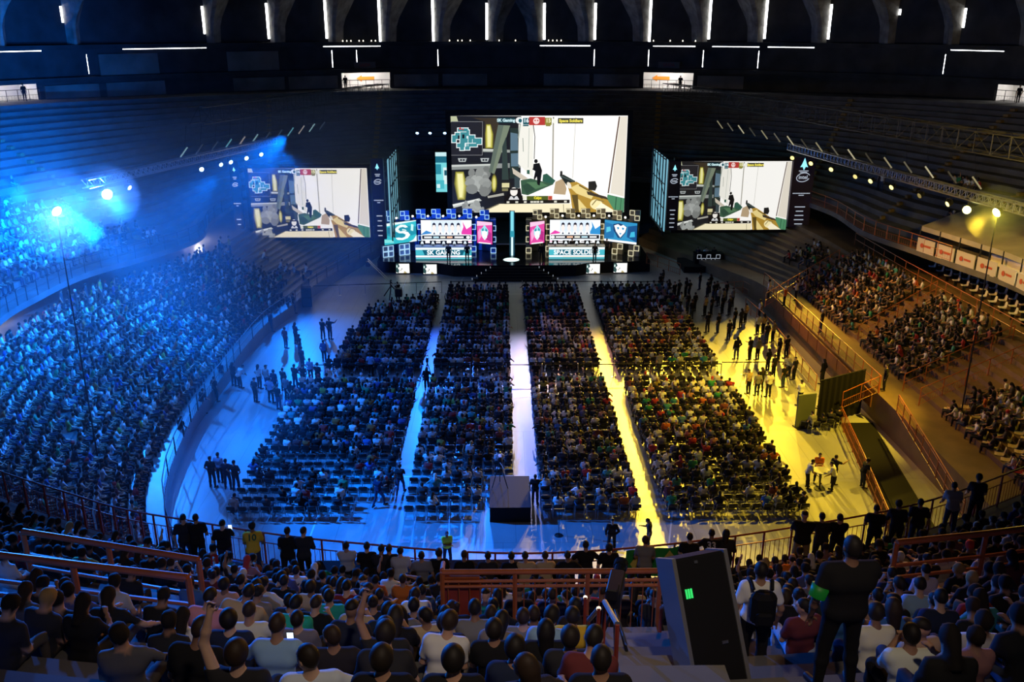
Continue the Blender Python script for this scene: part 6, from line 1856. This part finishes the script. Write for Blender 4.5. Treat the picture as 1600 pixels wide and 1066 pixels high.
# ---- people along the front rail (head pixel)
RAILP = [(302, 783, 'dark', 'stand_phone', 'short'), (316, 791, 'black', 'stand_rail', 'short'), (352, 808, 'black', 'stand_phone', 'short'), (402, 803, 'yellow', 'stand_rail', 'full'), (453, 816, 'black', 'stand_rail', 'short'), (477, 818, 'dark', 'stand_rail_long', 'short'),
         (548, 826, 'light grey', 'stand_cross', 'short'), (578, 830, 'black', 'stand_rail', 'short'), (600, 833, 'dark', 'stand_rail_long', 'short'), (612, 834, 'black', 'stand_rail', 'short'), (628, 846, 'light grey', 'stand_rail', 'short'), (664, 829, 'grey', 'stand', 'short'),
         (688, 840, 'black', 'stand_rail', 'full'), (727, 841, 'black', 'stand_rail_long', 'short'), (763, 832, 'dark', 'stand_rail', 'short'), (799, 837, 'black', 'stand_rail', 'short'), (820, 846, 'tan', 'stand_wide', 'short'), (851, 847, 'tan', 'stand_rail', 'short'),
         (885, 846, 'black', 'stand_wide', 'short'), (916, 851, 'black', 'stand_wide', 'short'), (949, 840, 'black', 'stand', 'full'), (1010, 848, 'grey', 'stand_rail', 'full'), (1076, 833, 'black', 'stand_rail', 'short'), (1112, 832, 'black', 'stand_wide', 'short'), (1137, 837, 'dark', 'stand_rail_long', 'long'),
         (1245, 794, 'black', 'stand_shorts', 'cap'), (1284, 803, 'dark', 'stand_rail', 'short'), (1312, 806, 'black', 'stand_cross', 'short'), (1366, 788, 'black', 'stand_rail', 'short'), (1396, 776, 'dark', 'stand_rail_long', 'full'), (1428, 772, 'dark', 'stand', 'short'), (1512, 778, 'light grey', 'stand_rail', 'short'), (1530, 744, 'dark', 'stand_rail', 'full')]
RLAB = {352: 'person in black at the railing looking down at a bright phone', 402: 'person in yellow shirt with number 10 on the back leaning on the railing', 548: 'person in pale shirt with folded arms at the railing beside the long desk', 664: 'person in grey-white shirt standing tallest at the long desk',
        628: 'person in pale jacket seen from behind, low at the long desk', 949: 'tall person in black standing at the railing beside the green flag', 1010: 'person in grey top leaning on the railing over the green flag', 1112: 'person in black shirt with number 33 on the back at the railing',
        1137: 'person with long dark hair at the railing next to the number 33 shirt', 1245: 'heavy person in black shirt and tan shorts standing at the railing, yellow side', 1512: 'person in pale shirt high at the railing on the far yellow side'}
for i, (hx, hy, col, pose, hair) in enumerate(RAILP):
    p = at(hx, hy, 9.93)
    e = min(near, key=lambda q: abs(q.x - p.x)); p = Vector((p.x, e.y - .55 if abs(p.x) > 5 or True else p.y, e.z))
    if POSES[pose].get('armR') != 'rail' and pose in ('stand', 'stand_phone'): p.y -= .15
    if -4.9 < p.x < 2.0: p.y -= .42
    lab = RLAB.get(hx) or f'person in {col} shirt standing at the front railing, {ordinal(i + 1)} along it from the blue side'
    tr = (.35, .26, .14) if hx == 1245 else rng.choice(JEANS)
    t = person(pose, p, rng.uniform(-.08, .08) - p.x * .02, CNAME[col], tr, uniq(lab), 'people standing along the front railing', hair, scale=1.10 if hx == 1245 else 1.0)
    num = {402: '10', 1112: '33'}.get(hx)
    if num:
        Rt = PROTO[pose]['J']
        c = Rt['chest'] + Rt['R'] @ V3(0, -.128, .03); ln = math.radians(POSES[pose].get('lean', 0))
        text(num, .24, pmat('number_' + num, (.03, .12, .05) if num == '10' else (.6, .6, .6), .8), t, tuple(c), (PI / 2 - ln, 0, 0), 'shirt_number', bold=.006, extr=.012)
    if hx == 352:
        ph = thing('phone', 'bright phone held by the person at the railing', 'phone', p + Vector((.10, .36, 1.22)), 0)
        MB().box((-.04, -.012, 0), (.04, 0, .16), bev=.003).build('casing', M['black_gloss'], ph); MB().box((-.05, -.016, .0), (.05, -.0125, .16)).build('display', M['phone_glow'], ph)
for i, (px, py, col, pose, place) in enumerate([(698, 833, 'hi-vis yellow', 'stand_cross', 'steward in hi-vis yellow vest facing the stand beyond the long desk'), (763, 838, 'black', 'stand_jacket', ''), ]):
    if not place: continue
    q = at(px, py, 1.62)
    person(pose, (q.x, q.y, 0), PI + .2, CNAME[col], (.02, .03, .06), uniq(place), None, 'cap', hcol=(.05, .06, .12))

# ---- people on the arena floor: foot pixel, shirt, pose
def group(rows_, place, grp, z=0, face=None, first='blue'):
    rows_ = sorted(rows_, key=lambda r: r[0])
    for i, r in enumerate(rows_):
        px, py, col, pose = r[:4]
        p = at(px, py, z)
        rz = face if face is not None else rz_to(1.3 - p.x, 86 - p.y)
        if len(r) > 4 and r[4] is not None: rz = r[4]
        lab = r[5] if len(r) > 5 else f'person in {col}, {ordinal(i + 1)} from the blue side {place}'
        person(pose, p, rz + rng.uniform(-.2, .2), CNAME[col], rng.choice(JEANS), uniq(lab), grp, rng.choice(['short', 'short', 'full', 'cap', 'short', 'long']), scale=rng.uniform(.96, 1.04))
group([(447, 545, 'maroon', 'stand'), (463, 539, 'navy', 'stand_cross'), (469, 556, 'black', 'stand_back'), (505, 531, 'black', 'stand_cross'), (516, 531, 'dark', 'stand_point')], 'on the open blue floor', 'people standing on the open blue floor')
group([(400, 629, 'dark', 'stand'), (406, 608, 'white', 'stand_pocket'), (418, 610, 'light grey', 'stand'), (424, 630, 'light blue', 'stand_hips'), (430, 616, 'navy', 'stand'), (444, 612, 'dark', 'stand_cross'), (436, 641, 'black', 'stand_pocket'), (449, 627, 'grey', 'stand'), (462, 608, 'dark', 'stand_cross'), (475, 607, 'dark', 'stand_hips'), (473, 577, 'navy', 'stand'),
       (486, 596, 'light blue', 'stand_pocket'), (498, 606, 'black', 'stand_cross'), (507, 566, 'blue', 'stand'), (457, 636, 'black', 'stand_back')], 'in the blue-lit standing group', 'blue-lit standing group')
group([(460, 490, 'dark', 'stand'), (424, 519, 'navy', 'stand_cross'), (452, 492, 'black', 'stand_rail'), (318, 647, 'dark', 'stand_rail'), (338, 628, 'black', 'stand_pocket'), (348, 602, 'navy', 'stand'), (366, 604, 'dark', 'stand_cross'), (376, 607, 'white', 'stand_bend'), (285, 692, 'black', 'stand_rail'), (433, 500, 'dark', 'stand')], 'along the blue floor railing', 'people along the blue floor railing')
group([(333, 762, 'dark', 'stand_pocket'), (345, 755, 'light blue', 'stand'), (357, 765, 'navy', 'stand_cross'), (370, 768, 'dark', 'stand_hips')], 'in the huddle by empty chairs', 'huddle near the empty blue chairs')
group([(626, 772, 'dark', 'walk', PI * .0, 'person in dark clothes walking up the blue aisle between the rear blocks'), (592, 792, 'navy', 'walk', -.5, 'person in navy walking among the empty rear chairs, blue side'), (580, 588, 'light blue', 'stand', None, 'person in pale blue in the gap between the front and rear blue blocks'), (597, 604, 'dark', 'walk', None, 'person in dark crossing the gap between blue blocks'),
       (641, 606, 'navy', 'stand_cross', None, 'person in navy standing beside the aisle camera'), (667, 611, 'black', 'stand_phone', None, 'camera operator in black behind the aisle tripod'), (837, 602, 'black', 'stand_pocket', None, 'person in black standing in the middle gap beside the white aisle'), (1030, 588, 'grey', 'walk', None, 'person in grey in the gap before the outer yellow-side block'),
       (836, 789, 'black', 'stand_point', None, 'person in black standing beside the black camera riser')], 'x', None)
group([(955, 862, 'black', 'stand_jacket', None, 'person in black jacket on the yellow floor just beyond the railing'), (1013, 862, 'dark', 'stand_phone', 1.4, 'person in dark dress holding a phone on the yellow floor beyond the flag')], 'x', None)
FAR = [(1031, 455, 'black'), (1035, 449, 'dark'), (1044, 467, 'dark'), (1053, 470, 'black'), (1060, 467, 'navy'), (1071, 464, 'dark'), (1076, 467, 'black'), (1063, 487, 'white'), (1074, 488, 'dark'), (1080, 500, 'black'), (1085, 487, 'dark'), (1093, 453, 'black'), (1105, 465, 'dark'), (1109, 458, 'black'), (1114, 471, 'dark'), (1101, 494, 'tan'), (1111, 493, 'dark'), (1122, 479, 'white'), (1128, 491, 'black'), (1129, 481, 'tan'), (1139, 493, 'dark'), (1144, 480, 'grey'), (1119, 470, 'black'), (1134, 470, 'dark')]
group([(x, y, c, rng.choice(['stand', 'stand_cross', 'stand_pocket', 'stand_hips'])) for x, y, c in FAR], 'in the far standing crowd, yellow end', 'far standing crowd, yellow side')
LOOSE = [(1105, 520, 'black', 'stand_cross'), (1121, 521, 'black', 'stand'), (1138, 532, 'dark', 'stand_pocket'), (1147, 514, 'black', 'stand'), (1157, 514, 'dark', 'stand_cross'), (1164, 505, 'tan', 'stand'), (1150, 562, 'black', 'stand_jacket'), (1171, 563, 'dark', 'stand_phone'), (1183, 563, 'grey', 'stand_pocket'), (1183, 524, 'white', 'stand'), (1197, 538, 'dark', 'stand'), (1192, 522, 'tan', 'stand'), (1207, 535, 'grey', 'stand_hips'), (1216, 563, 'black', 'stand'), (1228, 560, 'dark', 'stand_cross'), (1186, 500, 'white', 'stand_back')]
group(LOOSE, 'on the bright yellow floor', 'loose line on the yellow floor')
group([(1169, 616, 'tan', 'stand_phone'), (1182, 619, 'grey', 'stand'), (1188, 613, 'black', 'stand_cross'), (1200, 621, 'white', 'stand_pocket'), (1223, 606, 'black', 'stand'), (1231, 589, 'white', 'stand_bend'), (1240, 594, 'dark', 'stand'), (1199, 580, 'black', 'stand_pocket'), (1208, 590, 'dark', 'stand')], 'by the yellow belt barrier', 'cluster by the yellow belt barrier')
group([(1249, 634, 'white', 'stand_cross', .6, 'person in white shirt with folded arms alone before the black drape'), (1280, 638, 'white', 'stand_pocket', 1.2, 'person in white shirt standing beside the grey-green panel'), (1284, 600, 'black', 'stand_jacket', None, 'person in black standing just past the grey-green panel'), (1347, 762, 'black', 'stand_rail', -1.3, 'person in black leaning on the ramp railing')], 'x', None)
p = at(1352, 592, 1.8); person('stand_jacket', (22.9, 49.7, 1.8), 1.3, CNAME['black'], JEANS[1], uniq('guard in black at the head of the raised walkway beside the drape'))
# small table and its four people
tb = at(1280, 764, 0)
t = thing('high_table', 'small high table with a white top on the yellow floor', 'table', tb)
MB().lathe([(.42, 1.04), (.43, 1.05), (.43, 1.07), (0, 1.075)], 20).build('tabletop', M['white_plastic'], t); MB().tube((0, 0, .03), (0, 0, 1.04), .04, 10).build('column', M['black_metal'], t); MB().lathe([(.28, 0), (.28, .02), (.05, .04)], 16).build('foot', M['black_metal'], t)
for dx, dy, col, pose, nm in ((-.62, .05, 'light grey', 'stand_rail', 'nearest the seats'), (.55, -.25, 'white', 'stand_rail', 'on the railing side'), (.1, .68, 'orange', 'stand_cross', 'on the stage side'), (.85, .45, 'black', 'stand_point', 'pointing away')):
    person(pose, tb + Vector((dx, dy, 0)), rz_to(-dx, -dy) if nm != 'pointing away' else -1.2, CNAME[col], JEANS[1], uniq(f'person in {col} shirt at the small high table, {nm}'))
# seated knot by the ramp
kp = [at(1258, 668, 0), at(1270, 676, 0), at(1283, 678, 0), at(1296, 672, 0), at(1306, 668, 0)]
for i, p in enumerate(kp):
    place_chair(p, [.9, .2, .1, -.3, -.6][i], f'black chair in the knot of chairs by the ramp railing, {ordinal(i + 1)} from the seat block', 'knot of chairs by the ramp')
    if i: person(['sit_lean', 'sit_lap', 'sit_phone', 'sit_slump'][i - 1], p + Vector((0, .02, .46)), [.9, .2, .1, -.3, -.6][i], CNAME[['grey', 'black', 'dark', 'black'][i - 1]], JEANS[1], uniq(f'person in {["grey", "black", "dark", "black"][i - 1]} seated in the knot by the ramp railing, {ordinal(i)} from the seat block'))
# stage
for px, py, col, pose, lab in ((701, 403, 'black', 'stand', 'person in black standing before the lit words SK GAMING'), (730, 403, 'black', 'stand_pocket', 'person in black standing at the end of the SK GAMING desk'), (847, 408, 'black', 'stand_jacket', 'person in black standing between the light disc and the SPACE SOLDIERS desk'),
                            (929, 402, 'black', 'stand', 'person in black standing before the last letters of SPACE SOLDIERS'), (949, 392, 'dark', 'stand_pocket', 'person in dark clothes at the far end of the SPACE SOLDIERS desk')):
    q = at(px, py, ZS); q = Vector((q.x * .985, 84.25, ZS)) if py > 400 else Vector((10.3, 86.3, ZS)); person(pose, q, PI + rng.uniform(-.5, .5) if px in (701, 929) else rng.uniform(-.4, .4), CNAME[col], JEANS[1], uniq(lab), None, 'short')
q = Vector((6.9, 86.5, ZS)); person('stand', q, PI, CNAME['dark'], JEANS[1], uniq('person in dark clothes standing behind the SPACE SOLDIERS desk'))
q = at(622, 470, 0); person('stand_point', q, .6, CNAME['black'], JEANS[1], uniq('crane operator in black beside the camera crane'))
for k, (hd, hp) in enumerate(HD):
    for i in range(3):
        person('sit_lap' if i != 1 else 'sit_turn', (hp.x - .8 + i * .8, hp.y + 1.4, .6 + .46), PI, CNAME[['navy', 'white', 'dark'][i]], JEANS[1], uniq(f'host in {["navy", "white", "dark"][i]} shirt behind the {["blue", "yellow"][k]}-side host desk, {ordinal(i + 1)} from the blue side'))
        place_chair((hp.x - .8 + i * .8, hp.y + 1.4, .6), PI, f'black chair behind the {["blue", "yellow"][k]}-side host desk, {ordinal(i + 1)} from the blue side', 'host chairs')
# exits
for q, (px, f, lab) in enumerate(((532, .06, 'dark figure standing at the edge of the arrow exit, blue side'), (1062, .7, 'dark figure standing in the arrow exit, yellow side'), (47, .3, 'dark figure standing in the first lit exit on the blue side'), (1583, .3, 'dark figure standing in the last lit exit on the yellow side'))):
    s = ring_at(px); zz = TB[int(s) % NS][2]; p = rp(s, 2.9, zz)
    person('stand', p, rz_to(1.3 - p[0], 62 - p[1]), CNAME['black'], JEANS[1], uniq(lab))

# ---- crowds of the stands
def face_in(a, b_, p, w=.5):
    d = Vector((a[0] - b_[0], a[1] - b_[1])).normalized(); e = Vector((1.3 - p.x, 88 - p.y)).normalized()
    return rz_to(d.x * (1 - w) + e.x * w, d.y * (1 - w) + e.y * w)
def fill(A, B, nrow, first, cond, occ, f=.35, dark=False, k0=1):
    for k in range(k0, nrow + 1):
        s = .3
        while s < NL - 1.2:
            p, a, b_ = stand_pt(A, B, nrow, first, s, k, f); q, _, _ = stand_pt(A, B, nrow, first, s + .05, k, f)
            step = (q - p).length / .05
            o = cond(p, k)
            if o and rng.random() < o * occ:
                C.add(p, face_in(a, b_, p), dark=dark)
            s += .56 / max(step, .1) * rng.uniform(.96, 1.06)
fill(TL0, TL1, NLR, 1.1, lambda p, k: 0 if p.y < 31 or math.hypot(p.x - LB1.x, p.y - LB1.y) < .6 else (1 if p.y < 72 else (.9 if p.y < 76 and k > 2 else (.12 if p.y < 80 else 0))), .95)
fill(TR0, TR1, NRR, 2.4, lambda p, k: 1 if (59.6 + (p.x - 24) * .35 < p.y < 72.5) else (1 if 50.6 + (p.x - 24) * .2 < p.y < 57.3 + (p.x - 24) * .35 else (.0 if p.y > 46.2 or p.y < 35 else .62)), .93)
fill(TR0, TR1, NRR, 2.4, lambda p, k: 1 if 74.5 < p.y < 78.5 and 3 < k < 8 else 0, .55)
for k in range(1, 10):
    t = tier_t(k) + (1 - TW) / NROW * .32; s = 38.0
    while s < 80:
        p, a, b_ = tier_pt(s, t); q, _, _ = tier_pt(s + .05, t); step = (q - p).length / .05
        if 40 < p.y < 74 and rng.random() < (.88 if k < 7 else .6) * (1 if p.y < 71 else .4): C.add(p, face_in(a, b_, p))
        s += .58 / max(step, .1)
for s_, k_, n_ in ((150, 3, 3), (146, 7, 8), (140, 4, 2)):
    for j in range(n_):
        p, a, b_ = tier_pt(s_ + j * .35, tier_t(k_) + .016); C.add(p, face_in(a, b_, p), stand=(k_ == 4))
# people standing in the mouth of the stands and along the rails
for px, py, z in ((100, 488, 3.3), (112, 486, 3.3), (122, 486, 3.3), (138, 478, 3.3), (150, 476, 3.3), (47, 600, 3.0), (160, 470, 3.3), (345, 405, 3.6), (360, 398, 3.6)):
    q = at(px, py, z); C.add(q, -1.2, stand=True)
for px, py in ((1282, 520), (1258, 445), (1323, 395), (1200, 470), (1243, 470), (1225, 478), (1326, 410)):
    q = at(px, py, 1.8); C.add(q, .9, stand=True)
crowd = C.build('crowd')
tag(crowd, 'dense audience filling the arena floor seats and the stands', 'crowd', kind='stuff')
print('PEOPLE', N_PEOPLE, 'CROWD', C.count, 'verts', C.n, 'near cand', len(cand), 'singles', len(singles), 'indiv', len(indiv))

# ---- moulded seats of the lowest yellow-side block
SEATS = [make_seat('stadium_seat', 'seat', M['seat_red'], 'moulded seats of the lowest yellow-side block'), make_seat('stadium_seat', 'seat', M['seat_cream'], 'moulded seats of the lowest yellow-side block'), make_seat('stadium_seat', 'seat', M['white_plastic'], 'empty white seats under the balcony')]
sc = [0, 0, 0]
def put_seat(kind, loc, rz, lab):
    base = SEATS[kind]
    if sc[kind] == 0: base.location = loc; base.rotation_euler = (0, 0, rz); base['label'] = lab
    else: copy_tree(base, loc, rz, lab)
    sc[kind] += 1
for k in range(1, 8):
    s = 0; j = 0
    while s < 30:
        p, a, b_ = stand_pt(TR0, TR1, NRR, 2.4, s, k, .45); q, _, _ = stand_pt(TR0, TR1, NRR, 2.4, s + .05, k, .45)
        if 36 < p.y < 46.2:
            j += 1
            kind = 0 if p.y < 39.2 or (k > 4 and p.y < 43) else 1
            put_seat(kind, p - Vector((0, 0, .42)) + Vector((0, 0, .02)), face_in(a, b_, p, .3), f'{["red", "cream"][kind]} moulded seat, {ordinal(k)} row up and {ordinal(j)} from the near end, lowest yellow-side block')
        s += .62 / max((q - p).length / .05, .1)
for k in range(3):
    for j in range(13):
        f = j / 12; x = 33.2 + k * .85 - f * .3; y = 67 - f * 16 + k * .3
        put_seat(2, (x, y, 4.52 + k * .0), 1.35, f'empty white seat under the balcony, {ordinal(j + 1)} from the stage end of the {ordinal(k + 1)} row')

# ================================================================== foreground furniture
t = thing('equipment_case', 'tall black equipment case with a green indicator light beside the stairs', 'equipment case', (2.28, 8.0, 15.5), .30)
Rm = Matrix.Rotation(-.52, 3, 'X')
MB().box((-.31, -.35, -.75), (.31, .05, 1.58), R=Rm, bev=.025).build('body', M['black'], t)
mb = MB()
for sx in (-.325, .305): mb.box((sx - .01, -.365, -.74), (sx + .035, .06, 1.59), R=Rm)
mb.build('edge_trim', pmat('case_edge', (.30, .30, .30), .4, metal=.6), t)
mb = MB()
for q in range(3): mb.box((-.24 + q * .03, -.365, 1.15), (-.222 + q * .03, -.352, 1.25), R=Rm)
mb.build('indicator', emat('green_led', (.05, 1, .2), .8), t)
for x, z in ((.1, .62), (.13, .62), (-.12, .25), (-.06, 1.5)): MB().box((x - .02, -.37, z), (x + .02, -.352, z + .03), R=Rm).build('latch', M['steel'], t)
tv_camera((1.35, 9.2, tz(9.2)), -.25, 'blue-lit television camera on a tripod on the stairs beside the black case', 1.35)
# barriers and stairs of the near stand
rail([Vector((-.95, 12.0, 13.28)), Vector((2.45, 12.0, 13.28))], 'thick red-orange railing across the stairwell in the middle of the near stand', M['rail_orange'], h=1.2, mids=(.86, .78), gap=1.13, balusters=.17, r=.045, post_r=.04)
rail([Vector((-.95, 12.05, 13.28)), Vector((-1.05, 13.6, 12.4))], 'short red return railing at the blue end of the stairwell', M['rail_red'], h=1.2, mids=(.8,), gap=.8, balusters=.2, r=.04)
t = thing('stairwell_panel', 'red painted panel closing the blue end of the stairwell railing', 'panel', (-.92, 12.06, 13.28)); MB().box((0, 0, .05), (.55, .03, 1.05), bev=.008).build('sheet', M['rail_red'], t); MB().box((0, -.02, 1.05), (.55, .05, 1.09)).build('edge', M['rail_orange'], t)
for nm, pts in (('upper thick blue-lit barrier rail across the rows at the blue end', [(-9.0, 14.8), (-7.2, 14.3), (-5.4, 13.8)]), ('lower thick blue-lit barrier rail across the rows at the blue end', [(-8.9, 12.75), (-6.8, 12.3), (-4.85, 11.9)]), ('thick yellow-lit barrier rail across the rows at the yellow end', [(7.2, 14.2), (9.0, 14.5), (11, 14.9)])):
    rail([Vector((x, y, tier_z(x, y) - .1)) for x, y in pts], nm, M['rail_orange'], h=1.3, mids=(.62, .42), gap=1.75, balusters=0, r=.06, post_r=.05)
sm = MB()
for k in range(2, 18):
    y0 = 19.3 - k * .7263
    if y0 > 11.2 or y0 < 5.6: continue
    sm.box((1.2, y0 + .36, 8.3 + .4526 * k - .02), (2.3, y0 + .7263, 8.3 + .4526 * k + .226))
struct(sm.build('floor_aisle_steps', M['concrete_pale']))
def hand(a, b_, label):
    a, b_ = Vector(a), Vector(b_); t = thing('handrail', label, 'handrail', a)
    d = b_ - a; MB().tube((0, 0, .95), d + Vector((0, 0, .95)), .03, 8).build('grip', M['steel'], t)
    MB().tube((0, 0, 0), (0, 0, .95), .025, 6).build('post', M['rail_red'], t); MB().tube(d, d + Vector((0, 0, .95)), .025, 6).build('post', M['rail_red'], t)
for i, (x, y0, y1) in enumerate(((1.12, 11.4, 10.4), (1.12, 9.9, 8.9), (1.12, 8.4, 7.4), (2.38, 11.4, 10.4), (2.38, 9.9, 9.2))):
    hand((x, y0, tz(y0)), (x, y1, tz(y1)), f'short bright handrail of the near stairs, {ordinal(i % 3 + 1)} going up on the {"blue" if i < 3 else "yellow"} side')

# ================================================================== camera
cam = bpy.data.cameras.new('camera'); co = bpy.data.objects.new('camera', cam); COL.objects.link(co)
cam.sensor_width = 36; cam.lens = 36 * FPX / 1600; cam.clip_end = 400; cam.clip_start = .1
co.location = (0, 0, CAMZ); co.rotation_euler = (PI / 2 - TH, 0, -YAW)
scene.camera = co
scene.view_settings.view_transform = 'Standard'; scene.view_settings.look = 'None'; scene.view_settings.gamma = 1; scene.view_settings.exposure = 0
scene.view_settings.use_curve_mapping = False
scene.cycles.use_denoising = True
scene.cycles.max_bounces = 5; scene.cycles.diffuse_bounces = 2; scene.cycles.glossy_bounces = 2
